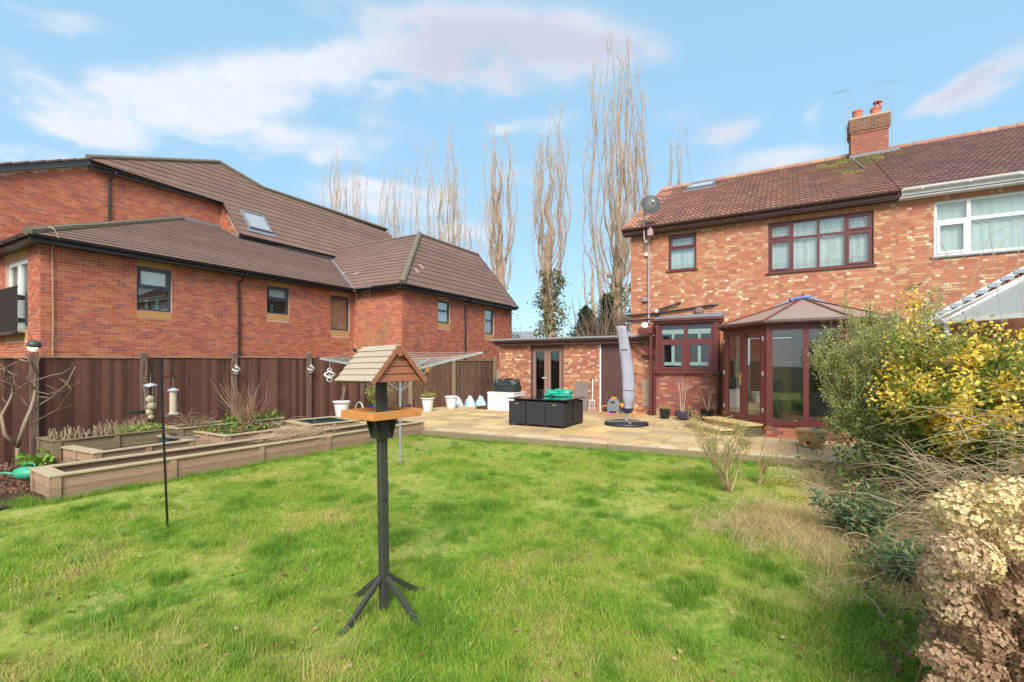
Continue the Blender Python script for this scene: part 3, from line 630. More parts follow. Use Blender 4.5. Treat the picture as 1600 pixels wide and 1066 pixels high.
# roof window in the steep roof
def on(pl, s, q, n=0): return pl[0] + pl[1] * s + pl[2] * q + pl[3] * n
def roof_window(parent, pl, s0, s1, q0, q1, glassm='glass_roof', inner='curtain'):
    fr = MB(); P = lambda s, q, n: on(pl, s, q, n)
    def rb(a0, a1, b0, b1, n0, n1): fr.hexa([P(a0, b0, n0), P(a1, b0, n0), P(a1, b1, n0), P(a0, b1, n0), P(a0, b0, n1), P(a1, b0, n1), P(a1, b1, n1), P(a0, b1, n1)])
    w = .07; rb(s0, s0 + w, q0, q1, .0, .14); rb(s1 - w, s1, q0, q1, .0, .14); rb(s0 + w, s1 - w, q0, q0 + w, .0, .14); rb(s0 + w, s1 - w, q1 - w, q1, .0, .15)
    o = fr.build('roof_window', M['grey_plastic'], parent)
    m2 = MB(); m2.hexa([P(s0 + w, q0 + w, .115), P(s1 - w, q0 + w, .115), P(s1 - w, q1 - w, .115), P(s0 + w, q1 - w, .115), P(s0 + w, q0 + w, .12), P(s1 - w, q0 + w, .12), P(s1 - w, q1 - w, .12), P(s0 + w, q1 - w, .12)]); m2.build('pane', M[glassm], o)
    m3 = MB(); m3.hexa([P(s0 + w, q0 + w, .02), P(s1 - w, q0 + w, .02), P(s1 - w, q1 - w, .02), P(s0 + w, q1 - w, .02), P(s0 + w, q0 + w, .10), P(s1 - w, q0 + w, .10), P(s1 - w, q1 - w, .10), P(s0 + w, q1 - w, .10)]); m3.build('blind', M['pvc_white'], o)  # white slab under the glass, paints in its bright white reflection
    f = MB(); f.hexa([P(s0 - .12, q0 - .22, .034), P(s1 + .12, q0 - .22, .034), P(s1 + .12, q0, .034), P(s0 - .12, q0, .034), P(s0 - .12, q0 - .22, .042), P(s1 + .12, q0 - .22, .042), P(s1 + .12, q0, .05), P(s0 - .12, q0, .05)]); f.build('flashing', M['lead'], o)
roof_window(bA, up, 12.75, 13.85, qx(-21.1) + .35, qx(-21.1) + 1.5)
# steep roof of the near wing
k2 = .79; c2 = math.cos(math.atan(k2)); k3 = 3.24 / 2.7; c3 = math.cos(math.atan(k3))
p2_ = plane((0, 14.1, E0), (1, 0, 0), (0, 1, k2)); T2 = 4.1 / c2
tile_courses(bA, p2_, [(-15.98, 0), (-13.2, 0), (-15.9, T2), (-21.6, T2), (-21.2, 3.1 / c2), (-20.98, 2.96 / c2)], .34, M['tile_new'])
p3_ = plane((-13.2, 0, E0), (0, 1, 0), (-1, 0, k3)); T3 = 2.7 / c3
tile_courses(bA, p3_, [(14.1, 0), (23.45, 0), (23.45, T3), (18.2, T3)], .34, M['tile_new'])
hp = MB(); p, q_ = V3((-13.22, 14.12, E0 + .05)), V3((-15.9, 18.2, 8.16)); n = 12
for i in range(n): hp.tube([p + (q_ - p) * (i / n), p + (q_ - p) * ((i + 1.1) / n)], [.125, .115], 8)
hp.build('hip_tiles', M['ridge'], bA)
rg = MB(); rg.tube([(-15.9, 18.2, 8.14), (-15.9, 23.45, 8.14)], .08, 8); rg.tube([(-15.9, 18.2, 8.12), (-21.6, 18.2, 8.12)], .06, 8)
rg.prism([(-15.95, 18.2, 8.06), (-15.95, 23.4, 8.06), (-20.5, 23.4, 3.2), (-21.6, 18.25, 7.9)], (0, 0, -.05)); rg.prism([(-13.45, 23.3, 4.8), (-15.9, 23.3, 8.05), (-18.6, 23.3, 4.8)], (0, -.2, 0)); rg.build('ridge_tiles', M['ridge'], bA)
vb = MB(); vb.bar((-13.2, 23.46, E0 - .02), (-15.9, 23.46, 8.1), .05, .18, up=(0, 1, 0)); vb.build('verge', M['pvc_brown'], bA)
for s, q, pl in ((15.6, .9, p3_), (16.2, 1.3, p3_), (-17.2, 1.35, p2_), (-18.3, 1.55, p2_), (-19.2, 1.7, p2_)):
    MB().hexa([on(pl, s, q, .03), on(pl, s + .2, q, .03), on(pl, s + .2, q + .3, .01), on(pl, s, q + .3, .01), on(pl, s, q, .036), on(pl, s + .2, q, .036), on(pl, s + .2, q + .3, .03), on(pl, s, q + .3, .03)]).build('clean_tile_patch', M['pale_tile'], bA)
# eaves: soffits, fascias, gutters
gutter(bA, fA1, 4.1, 14.1, .37, E0 - .03, M['pvc_black']); gutter(bA, fA2, -15.9, -13.15, .37, E0 - .03, M['pvc_black']); gutter(bA, fA3, 14.05, 23.4, .37, E0 - .03, M['pvc_black']); gutter(bA, fA0, -24, -15.93, .37, E0 - .03, M['pvc_black'])
so = MB(); so.fb(fA1, 4.1, 14.1, 0, .29, ZA - .02, ZA + .02); so.fb(fA2, -16, -13.2, 0, .29, ZA - .022, ZA + .018); so.fb(fA3, 14.1, 23.4, 0, .29, ZA - .02, ZA + .02); so.fb(fA0, -24, -16.01, 0, .29, ZA - .022, ZA + .018); so.build('soffit', M['pvc_dark'], bA)
def downpipe(parent, fr, a, z0, z1, off, m, r=.035, swan=True):
    p = [fr.p(a, off, z1)] + ([fr.p(a, off, z1 - .1), fr.p(a - .12, .06, z1 - .38)] if swan else [fr.p(a, .06, z1 - .01)]) + [fr.p(a - (.12 if swan else 0), .06, z0)]
    mb = MB().tube(p, r, 10)
    z = z0 + .5
    while z < z1 - .5: mb.fb(fr, a - (.12 if swan else 0) - r - .02, a - (.12 if swan else 0) + r + .02, 0, .06, z, z + .04); z += 1.2
    return mb.build('downpipe', m, parent)
downpipe(bA, fA1, 9.5, -.2, 4.82, .37, M['pvc_black']); downpipe(bA, fA3, 18.85, -.2, 4.82, .37, M['pvc_black']); downpipe(bA, fAU, 8.15, 6, 9.05, .3, M['pvc_black'], .045)
cb = MB(); cb.tube([(-16.25, 4.6, -.1), (-16.25, 4.62, 3), (-16.24, 4.6, 4.6), (-16.1, 4.6, 4.7), (-15.88, 4.62, 4.85), (-15.9, 4.55, 5.05), (-16.1, 4.5, 5.12)], .014, 6); cb.build('cable', M['rope_tan'], bA)

# ------------------------------------------------------------------ the brick house and its neighbour
YH = 16.0; fH = Fr(0, YH, 1, 0)
bH = thing('brick_house', 'semi-detached brick house with rosewood windows and weathered red tiled roof', 'house', (-1, 18, 0))
bN = thing('neighbour_house', 'adjoining brick house with white gutter and wide white window, at the right edge', 'house', (4.5, 18, 0))
ZH = 5.98
hw1 = (-3.36, -2.5, 4.70, 5.86); hwb = (-.49, 2.02, 4.36, 5.83); nw = (3.26, 5.9, 4.42, 5.84)
cdoor = (-1.2, 2.0, -.1, 2.45)
ops = [hw1, hwb, cdoor, (-3.66, -1.88, .0, 3.1)]
mbw = MB(); backing(mbw, fH, -4.6, 2.5, -.2, ZH, ops); mbw.fb(Fr(-4.6, 0, 0, -1), -16.28 - 10.5, -16.28, -.28, 0, -.2, ZH)
mbw.prism([(-4.59, 16, ZH), (-4.59, 21.5, 9.15), (-4.59, 27, ZH)], (.25, 0, 0)); mbw.build('wall', M['mortar_h'], bH)
mbn = MB(); backing(mbn, fH, 2.5, 9, -.2, ZH, [nw]); mbn.build('wall', M['mortar_h'], bN)
bo = lambda w: (w[0], w[1], w[2] - .05, w[3] + .0)
opsB = [bo(hw1), (hwb[0], hwb[1], hwb[2] - .05, hwb[3] + .16), cdoor, (-3.7, -1.84, 0, 3.12)]
bricks(bH, [(fH, -4.6, 2.475, .0, const(ZH), opsB)], BRK_H, True, bond='flemish')
bricks(bN, [(fH, 2.495, 6.6, .0, const(ZH), [(nw[0], nw[1], nw[2] - .05, nw[3] + .14)])], BRK_H, True, bond='flemish', n_single=250)
def bsoldier(parent, fr, a0, a1, z0, z1):
    mb = MB(); a = a0
    while a < a1 - .03: mb.fb(fr, a, min(a + .065, a1), -.05, random.uniform(.004, .009), z0, z1, random.choice(BRK_H)); a += .075
    mb.build('soldier_course', M['brick'], parent)
bsoldier(bH, fH, hwb[0], hwb[1], hwb[3] + .01, ZH - .02); bsoldier(bN, fH, nw[0], nw[1], nw[3] + .01, ZH - .02)
window(bH, fH, *hw1, M['pvc_wood'], trans=[(1.75, 1)], sash={(0, 1): .05}, lead=True, fw=.06, sill=M['pvc_wood'], rec=.06)
window(bH, fH, *hwb, M['pvc_wood'], cols=(.92, 1.05, 1.05, .92), trans=[(2.1, 1)] * 4, sash={(0, 1): .05, (0, 0): .05, (3, 1): .05, (3, 0): .05}, lead=True, fw=.06, sill=M['pvc_wood'], rec=.06)
window(bN, fH, *nw, M['pvc_white'], cols=(.62, 1.3, .62), trans=[(1.8, 1)] * 3, sash={(0, 0): .06, (2, 0): .06}, fw=.07, sill=M['lead'], rec=.06, mull=.08)
# roof with pantiles, course by course
RZ0, RY0, RY1, RZ1 = 6.16, 15.68, 21.5, 9.32
kk = (RZ1 - RZ0) / (RY1 - RY0); cH = math.cos(math.atan(kk)); LH = (RY1 - RY0) / cH
plH = plane((0, RY0, RZ0), (1, 0, 0), (0, 1, kk))
TW, TG = .30, .335
def pantile(c):
    m = MB(); K = 10; v = []
    h = lambda t: .017 * math.sin(4 * math.pi * t) + .004 * math.sin(8 * math.pi * t)
    for q, lift in ((0, .048), (TG + .05, .004)):
        for dz in (0, -.03 if q == 0 else -.004):
            for k in range(K + 1): v.append(((k / K) * TW, q, lift + h(k / K + .05) + dz))
    n = K + 1; f = []
    for k in range(K): f += [(k, k + 1, 2 * n + k + 1, 2 * n + k), (n + k, n + k + 1, k + 1, k)]
    f += [(0, 2 * n, n)]
    return m.add(v, f, c)
TC = [(.27, .135, .10), (.25, .125, .10), (.29, .15, .11), (.23, .12, .095), (.26, .14, .115), (.22, .12, .10), (.31, .165, .125)]
TCN = [(.23, .135, .125), (.25, .145, .13), (.215, .125, .12), (.27, .155, .14), (.20, .12, .11)]
protos = {}
def tile_roof(parent, s0, s1, cols, nsingle):
    cand = []; j = 0; q = 0
    while q < LH - .1:
        s = s0
        while s < s1 - .05:
            cand.append((on(plH, s, q), s, q)); s += TW
        q += TG
    cand.sort(key=lambda c: (c[0] - CAMV).length); mb = MB()
    rotm = Matrix((plH[1], plH[2], plH[3])).transposed()
    for i, (p, s, q) in enumerate(cand):
        c = random.choice(cols)
        mx = math.exp(-((s - 1.9) / 1.0) ** 2) * max(0, (q - 2.2) / 4) ** 1.2 * 1.7          # moss below the chimney
        if random.random() < mx * .8: c = random.choice([(.24, .20, .07), (.30, .25, .10), (.2, .16, .09)])
        elif s < -4.2 and random.random() < .6: c = (.48, .25, .17)
        elif random.random() < .015: c = (.2, .14, .11)
        if i < nsingle:
            if c not in protos: protos[c] = pantile(c).mesh('roof_tile')
            part('roof_tile', protos[c], M['tile_old'], parent, p - worldloc(parent) , rotm.to_euler())
        else:
            t = pantile(c); mb.add([tuple(p + rotm @ V3(v)) for v in t.v], t.f, c)
    mb.build('roof_tiles', M['tile_old'], parent, recalc=False, kind='stuff')
    u_ = MB(); u_.hexa([on(plH, s0, .02, -.12), on(plH, s1, .02, -.12), on(plH, s1, LH, -.12), on(plH, s0, LH, -.12), on(plH, s0, .02, -.03), on(plH, s1, .02, -.03), on(plH, s1, LH, -.03), on(plH, s0, LH, -.03)])
    u_.prism([(s0, 21.5, 9.25), (s1, 21.5, 9.25), (s1, 27.3, 6), (s0, 27.3, 6)], (0, 0, -.1)); u_.build('roof_underlay', M['pvc_brown'], parent)
    r_ = MB(); n = int((s1 - s0) / .42); w = (s1 - s0) / n
    for i in range(n): r_.tube([(s0 + w * i, 21.5, 9.33), (s0 + w * (i + 1.08), 21.5, 9.325)], [.125, .115], 10, col=random.choice([(.42, .24, .17), (.38, .2, .15), (.45, .27, .18)]))
    r_.build('ridge_tiles', M['tile_old'], parent)
tile_roof(bH, -4.77, 2.5, TC, 300); tile_roof(bN, 2.53, 9, TCN, 250)
vb = MB(); vb.bar((-4.80, RY0, RZ0 + .0), (-4.80, RY1, RZ1), .05, .10); vb.build('verge', M['pot_red'], bH)
MB().box(-4.8, 2.49, 15.74, 16.0, 5.97, 6.01).build('soffit', M['pvc_brown'], bH); MB().box(2.53, 9, 15.74, 16.0, 5.97, 6.01).build('soffit', M['pvc_white'], bN)
gutter(bH, fH, -4.82, 2.52, .36, 6.16, M['pvc_brown']); gutter(bN, fH, 2.56, 9, .37, 6.17, M['pvc_white'], r=.065)
lead_ = MB(); lead_.bar(on(plH, 1.98, LH - .1, .055), on(plH, 2.15, 3.6, .055), .025, .015); lead_.build('lead_strip', M['lead'], bH)
roof_window(bH, plH, -3.55, -2.55, LH - 1.35, LH - .25)
# chimney on the ridge
ch = MB(); X0, X1, YC0, YC1 = 2.0, 3.08, 21.05, 21.75
ch.box(X0, X1, YC0, YC1, 8.8, 10.5)
chn = ch.build('chimney', M['mortar_h'], bH)
cb_ = MB()
for fr, a0, a1 in ((Fr(0, YC0, 1, 0), X0, X1), (Fr(X0, 0, 0, -1), -YC1, -YC0)):
    cz = 0
    while 8.9 + cz * .075 < 10.45:
        z = 8.9 + cz * .075; a = a0 - (.11 if cz % 2 else 0); proud = .05 if z > 10.02 and z < 10.5 else (.025 if z > 9.95 else 0)
        while a < a1:
            q0, q1 = max(a, a0), min(a + .215, a1)
            if q1 - q0 > .02: cb_.fb(fr, q0 - (proud if q0 == a0 else 0), q1 + (proud if q1 == a1 else 0), -.02, .008 + proud, z, z + .065, random.choice([(.40, .15, .10), (.36, .14, .1), (.43, .18, .12), (.33, .15, .11)] if z < 9.97 else [(.27, .15, .10), (.23, .14, .10), (.30, .17, .11)]))
            a += .225
        cz += 1
cb_.build('chimney_bricks', M['brick'], chn)
MB().box(X0 - .07, X1 + .07, YC0 - .07, YC1 + .07, 10.47, 10.53).build('chimney_cap', mat('flaunching', (.5, .42, .3), .9), chn)
cf = MB(); cf.bar((X0 - .06, YC0 - .03, 9.12), (X1 + .3, YC0 - .03, 9.12), .05, .14); cf.bar((X0 - .03, YC0 - .06, 9.0), (X0 - .03, YC1, 9.3), .05, .25); cf.build('chimney_flashing', M['lead'], chn)
for i, (x, r, h) in enumerate(((2.22, .16, .38), (2.75, .16, .34))):
    cp = MB(); cp.lathe((x, 21.4, 10.53), [(r * 1.15, 0), (r, .05), (r * .93, h * .8), (r * 1.02, h * .85), (r * 1.02, h), (r * .8, h)], 16); cp.build('chimney_pot', M['pot_red'], chn)
    if i:
        c2_ = MB(); c2_.lathe((x + .06, 21.4, 10.53 + h), [(.13, 0), (.13, .05), (.1, .06)], 14); c2_.lathe((x + .06, 21.4, 10.53 + h + .2), [(.14, 0), (.13, .03), (.02, .07)], 14)
        for k in range(6): t = k * math.pi / 3; c2_.bar((x + .06 + .11 * math.cos(t), 21.4 + .11 * math.sin(t), 10.55 + h), (x + .06 + .11 * math.cos(t), 21.4 + .11 * math.sin(t), 10.75 + h), .03, .02)
        c2_.build('cowl', M['pot_red'], chn)
def aerial(x, y, z, h, L_, ang, label):
    t = thing('tv_aerial', label, 'aerial', (x, y, z)); MB().tube([(x, y, z), (x, y, z + h)], .008, 5).build('mast', M['steel'], t)
    d = V3((math.cos(ang), math.sin(ang), .04)); e = V3((-math.sin(ang), math.cos(ang), 0)); b = MB(); a0 = V3((x, y, z + h - .06)); b.tube([a0 - d * L_ * .2, a0 + d * L_ * .8], .006, 5)
    for k in range(9): c_ = a0 + d * (L_ * (k / 9 - .18)); w = .22 - .012 * k; b.tube([c_ - e * w, c_ + e * w], .0028, 3)
    b.build('boom', M['steel'], t)
aerial(1.85, 21.2, 9.3, 2.45, .5, 2.9, 'thin television aerial on the left side of the chimney'); aerial(3.2, 21.2, 9.4, 2.3, 1.15, 3.3, 'thin television aerial with long boom on the right side of the chimney')
# satellite dish on a pole
sdh = thing('satellite_dish', 'dark grey oval satellite dish on a pole above the gutter', 'satellite dish', (-4.08, 15.75, 5.8))
dm = MB(); cen = V3((-3.82, 15.52, 6.78)); ax = V3((.35, -.85, .35)).normalized(); e1 = ax.orthogonal().normalized(); e1 = V3((0, 0, 1)).cross(ax).normalized(); e2 = ax.cross(e1)
vs = []; fs = []; nr, na = 5, 28
for i in range(nr + 1):
    for k in range(na):
        r = i / nr; t = 2 * math.pi * k / na; vs.append(cen + e1 * (.30 * r * math.cos(t)) + e2 * (.36 * r * math.sin(t)) + ax * (.07 * r * r))
for i in range(nr):
    for k in range(na): fs.append((i * na + k, i * na + (k + 1) % na, (i + 1) * na + (k + 1) % na, (i + 1) * na + k))
dm.add(vs, fs); dm.build('dish', M['dish_grey'], sdh, smooth=True, recalc=False)
pm = MB(); pm.tube([(-4.08, 15.72, 5.75), (-4.08, 15.72, 6.62), (-4.0, 15.68, 6.72)], .022, 8); pm.bar((-4.08, 15.72, 6.62), cen - ax * .02, .06, .08); pm.build('pole', M['steel'], sdh)
am = MB(); am.tube([cen - e2 * .36, cen + ax * .42 - e2 * .2], .014, 6); am.bar(cen + ax * .36 - e2 * .2, cen + ax * .48 - e2 * .2, .06, .06); am.build('receiver_arm', M['steel'], sdh)
# downpipe, boxes, fittings
downpipe(bH, fH, -3.86, 3.0, 6.1, .36, M['pink_pipe'], .04); MB().box(-3.94, -3.78, 15.6, 15.74, 5.85, 6.05).build('hopper', M['pink_pipe'], bH)
for z in (5.70, 5.26):
    MB().box(-4.12, -3.98, 15.92, 15.99, z, z + .1).build('cable_box', M['pvc_white'], bH, bevel=.008)
MB().tube([(-4.05, 15.95, 5.3), (-4.05, 15.95, 5.7), (-4.06, 15.9, 6.2)], .008, 5).build('cable', M['pvc_white'], bH)
MB().lathe((0, 0, 0), [(.1, 0), (.1, .02)], 12)
o = MB().lathe((0, 0, 0), [(.11, 0), (.12, .03), (.09, .06), (.05, .07)], 16).build('round_vent', M['pvc_white'], bH, local=True); o.location = V3((-4.12, 15.99, 2.95)) - worldloc(bH); o.rotation_euler = (R(90), 0, 0)
MB().box(-4.2, -4.02, 15.9, 15.99, 3.74, 3.86).build('wall_light', M['grey_plastic'], bH, bevel=.02)
wp = MB(); wp.tube([(-4.75, 15.93, 3.30), (-3.7, 15.93, 3.33), (-2.0, 15.93, 3.50), (-1.86, 16, 3.52)], .03, 8); wp.tube([(-4.75, 15.92, 3.12), (-3.7, 15.92, 3.15), (-3.66, 15.9, 3.32)], .03, 8); wp.tube([(-3.72, 15.9, 3.42), (-3.02, 15.93, 3.62), (-2.98, 16, 3.63)], .028, 8); wp.build('waste_pipe', M['pvc_black'], bH)
MB().tube([(-3.75, 15.89, 3.36), (-3.68, 15.9, 3.45)], .05, 8).build('pipe_elbow', M['pvc_white'], bH)
# kitchen bay under its flat roof
fB = Fr(0, 15.6, 1, 0); bay = (-3.55, -1.93, 1.42, 2.95)
bm_ = MB(); bm_.box(-3.66, -1.86, 15.6, 15.99, 0, 1.36); bm_.build('bay_base', M['mortar_h'], bH)
BRK_B = [(.33, .10, .075), (.30, .085, .07), (.38, .13, .09), (.27, .09, .08), (.24, .11, .10), (.36, .12, .08), (.44, .24, .15)]
mb = MB(); c_ = 0
for cz in range(18):
    for fr, a0, a1 in ((fB, -3.66, -1.86),):
        a = a0 - (.11 if cz % 2 else 0)
        while a < a1:
            q0, q1 = max(a, a0), min(a + .215, a1); 
            if q1 - q0 > .03: part('brick', proto(round(q1 - q0, 3), random.choice(BRK_B), .065), M['brick'], bH, fr.p(q0, random.uniform(.003, .008), .02 + cz * .075) - worldloc(bH))
            a += .225
window(bH, fB, *bay, M['pvc_wood'], cols=(1, 1), trans=[(1.85, 1)] * 2, sash={(0, 0): .06, (1, 0): .06}, fw=.085, rec=-.04, glass='glass_dark', back='room', etched=True, mull=.12, name='bay_window')
br = MB(); br.box(-3.66, -3.551, 15.5, 15.98, 1.42, 2.98); br.box(-1.929, -1.8, 15.5, 15.98, 1.42, 2.98); br.box(-3.72, -1.76, 15.48, 15.99, 1.36, 1.419); br.box(-3.74, -1.74, 15.46, 15.99, 2.951, 3.02); br.box(-3.8, -1.69, 15.4, 15.99, 3.021, 3.10); br.box(-1.84, -1.79, 15.56, 15.97, .3, 1.36); br.box(-3.74, -3.665, 15.54, 15.7, 0, 1.36)
br.build('bay_frame', M['pvc_wood'], bH, bevel=.006)
MB().hexa([(-3.7, 15.45, 3.1), (-1.68, 15.45, 3.1), (-1.68, 15.99, 3.1), (-3.7, 15.99, 3.1), (-3.7, 15.45, 3.12), (-1.68, 15.45, 3.12), (-1.68, 15.99, 3.28), (-3.7, 15.99, 3.22)]).build('bay_flashing', M['lead'], bH)
o = MB().lathe((0, 0, 0), [(.15, 0), (.13, .06), (.08, .10)], 16).build('extractor_cowl', M['pvc_tan'], bH, local=True); o.location = V3((-2.42, 15.99, 3.36)) - worldloc(bH); o.rotation_euler = (R(90), 0, 0)
# ------------------------------------------------------------------ conservatory
cs = thing('conservatory', 'rosewood-framed glass conservatory on a low brick wall, against the house', 'conservatory', (.36, 14.5, 0))
CP = [(-1.43, 15.98), (-1.43, 13.47), (-.41, 12.33), (1.13, 12.33), (2.15, 13.47), (2.15, 15.98)]
ZS, ZE = .34, 2.52
for i in range(5):
    (xa, ya), (xb, yb) = CP[i], CP[i + 1]; d = V3((xb - xa, yb - ya, 0)); Ln = d.length; fr = Fr(xa, ya, d.x, d.y)
    ms = MB(); ms.fb(fr, 0, Ln, -.2, -.0, -.01, ZS - .05); ms.build('dwarf_wall', M['mortar_h'], cs)
    if i in (1, 2, 3):
        for cz in range(4):
            a = -(.11 if cz % 2 else 0)
            while a < Ln:
                q0, q1 = max(a, 0), min(a + .215, Ln)
                if q1 - q0 > .03: part('brick', proto(round(q1 - q0, 3), random.choice(BRK_B + BRK_H[:4]), .065), M['brick'], cs, fr.p(q0, .006, .0 + cz * .075) - worldloc(cs), (0, 0, math.atan2(fr.u.y, fr.u.x)))
                a += .225
    MB().fb(fr, -.02, Ln + .02, -.12, .05, ZS - .05, ZS).build('sill', M['pvc_wood'], cs); MB().fb(fr, 0, Ln, -.1, 0, ZE - .02, ZE + .06).build('eaves_beam', M['pvc_wood'], cs)
    for a in (0, Ln): MB().fb(fr, max(a - .06, 0), min(a + .06, Ln), -.09, .012, ZS + .001, ZE - .02).build('corner_post', M['pvc_wood'], cs)
    if i == 1:
        for a0, a1, hs in ((.07, Ln / 2 - .002, 1), (Ln / 2 + .002, Ln - .07, 0)):
            d_ = window(cs, fr, a0, a1, ZS + .01, ZE - .03, M['pvc_wood'], fw=.11, rec=-.035, glass='glass', back=None, name='door')
            if hs: MB().fb(fr, a1 - .2, a1 - .05, .05, .07, 1.35, 1.37).fb(fr, a1 - .08, a1 - .05, .0, .06, 1.15, 1.45).build('handle', M['brass'], d_)
            hg = MB()
            for z in (.55, 1.4, 2.2): hg.fb(fr, (a0 - .01 if hs else a1 - .02), (a0 + .02 if hs else a1 + .01), .03, .06, z, z + .1)
            hg.build('hinge', M['steel'], d_)
    elif i == 2:
        window(cs, fr, .06, Ln - .06, ZS + .002, ZE - .021, M['pvc_wood'], cols=(1, 1), fw=.06, rec=.02, glass='glass', back=None, mull=.11)
    else: window(cs, fr, .06, Ln - .06, ZS + .002, ZE - .021, M['pvc_wood'], cols=(1, 1), fw=.06, rec=.02, glass='glass', back=None)
MB().prism([(x, y, .30) for x, y in CP], (0, 0, .025)).build('floor', M['tile_floor'], cs)
# roof
hub = V3((.36, 15.2, 3.42)); EV = [V3((a * 1.0, b, 2.62)) for a, b in ((-1.55, 15.98), (-1.55, 13.42), (-.46, 12.2), (1.18, 12.2), (2.27, 13.42), (2.27, 15.98))]
for i in range(5):
    a, b = EV[i], EV[i + 1]; hb = [hub, hub] if i in (1, 2, 3) else None
    top = V3((.36, 15.98, 3.42))
    pts = [a, b, hub] if i in (1, 2, 3) else ([a, b, hub, top] if i == 0 else [a, b, top, hub])
    MB().prism(pts, (0, 0, .025)).build('roof_panel', M['poly_roof'], cs)
rb_ = MB()
for p in EV[1:5]: rb_.bar(p + V3((0, 0, .03)), hub + V3((0, 0, .04)), .05, .04)
rb_.build('roof_bar', M['pvc_wood'], cs)
rw = MB(); rw.bar(hub + V3((0, -.05, .05)), (.36, 15.98, 3.48), .1, .08); rw.bar(hub, hub + V3((0, 0, .2)), .03, .03); rw.build('roof_ridge', M['pvc_wood'], cs)
fb_ = MB(); fb_.bar((-1.55, 15.95, 2.70), (.1, 15.95, 3.5), .04, .12); fb_.bar((.62, 15.95, 3.5), (2.27, 15.95, 2.70), .04, .12); fb_.bar((.05, 15.95, 3.5), (.65, 15.95, 3.5), .04, .14)
fb_.build('roof_flashing', mat('blue_lead', (.26, .34, .46), .4, metal=.3), cs)
MB().tube([hub + V3((-.22, -.08, .03)), hub + V3((.2, -.1, .06))], .035, 8).build('hub_tape', mat('blue_tape', (.1, .25, .65), .4), cs)
gt = MB()
for i in range(5):
    a, b = EV[i], EV[i + 1]; gt.tube([a, b], .05, 8)
gt.build('gutter', M['pvc_brown'], cs)
# inside: blind, chair, inner doorway
fq = Fr(-1.43, 13.47, 1.02, -1.14); MB().fb(fq, .24, .50, -.22, -.18, .36, 2.4).build('blind', M['cream'], cs)
it = MB(); it.box(-.95, .1, 15.55, 15.6, .33, 2.4); it.build('inner_wall', M['roomwarm'], cs)
it = MB(); it.box(.1, 2.1, 15.5, 15.6, .33, 2.45); it.build('inner_opening', M['room'], cs)
it = MB(); it.box(-.6, -.1, 13.5, 14.0, .33, .8); it.box(-.6, -.1, 13.95, 14.05, .8, 1.25); it.box(.4, 1.0, 14.2, 14.8, .33, .95)
tag(it.build('armchair', M['rattan'], None, bevel=.04), 'dark armchair inside the conservatory behind the glass doors', 'armchair')
# stone step up to the doors
fD = Fr(-1.43, 13.47, 1.02, -1.14)
st = thing('doorstep', 'two-tier sandstone doorstep below the conservatory doors', 'step', (-1.1, 12.8, 0))
s_ = MB(); s_.fb(fD, -.1, 1.45, .06, .50, -.005, .24); s_.build('upper_tier', M['joint'], st); MB().fb(fD, -.14, 1.49, .055, .54, .241, .29, SAND[1]).build('upper_tread', M['sand'], st, bevel=.008)
s_ = MB(); s_.fb(fD, -.35, 1.12, .51, .88, -.005, .10); s_.build('lower_tier', M['joint'], st)
for k in range(3): MB().fb(fD, -.39 + k * .515, .12 + k * .515, .545, .92, .101, .145, SAND[k + 3]).build('lower_tread', M['sand'], st, bevel=.008)
mb = MB()
for k in range(6):
    for z in (.01, .125): mb.fb(fD, -.09 + k * .255, .15 + k * .255, .4, .506, z, z + .105, random.choice(SAND))
    mb.fb(fD, -.34 + k * .24, -.12 + k * .24, .8, .888, .01, .095, random.choice(SAND))
mb.build('riser_stones', M['sand'], st)
# neighbour's white conservatory roof, seen past the shrubs
nc = thing('neighbour_conservatory', 'white-barred conservatory roof of the next house, above the yellow shrub', 'conservatory', (5, 14.5, 0))
nb = MB(); H2 = V3((5.2, 15.0, 3.95)); EE = [V3((2.95, 15.95, 2.6)), V3((2.95, 13.6, 2.6)), V3((4.0, 12.6, 2.6)), V3((6.4, 12.6, 2.6)), V3((7.4, 13.6, 2.6))]
for p in EE: nb.bar(p, H2 + V3((0, 0, .03)), .07, .06)
for i in range(4): nb.bar(EE[i], EE[i + 1], .1, .1)
nb.bar(H2, (5.2, 15.98, 3.95), .1, .1); nb.bar((2.95, 15.93, 2.7), (5.0, 15.93, 4.02), .03, .1); nb.build('roof_bars', M['pvc_white'], nc)
for i in range(4): MB().prism([EE[i], EE[i + 1], H2], (0, 0, .015)).build('roof_panel', M['poly_pale'], nc)
for x, y in ((2.95, 13.6), (4.0, 12.6), (6.4, 12.6)): MB().box(x, x + .08, y, y + .08, 0, 2.6).build('post', M['pvc_white'], nc)
MB().box(2.9, 6.5, 12.7, 15.9, 0, .5).build('base', M['mortar_h'], nc)
mb = MB()
for k in range(9): mb.bar((3.1 + k * .23, 15.9, 2.84 + k * .15), (3.33 + k * .23, 15.9, 2.84 + k * .15), .03, .10)
mb.build('stepped_flashing', mat('pale_blue_lead', (.30, .36, .42), .5), nc)

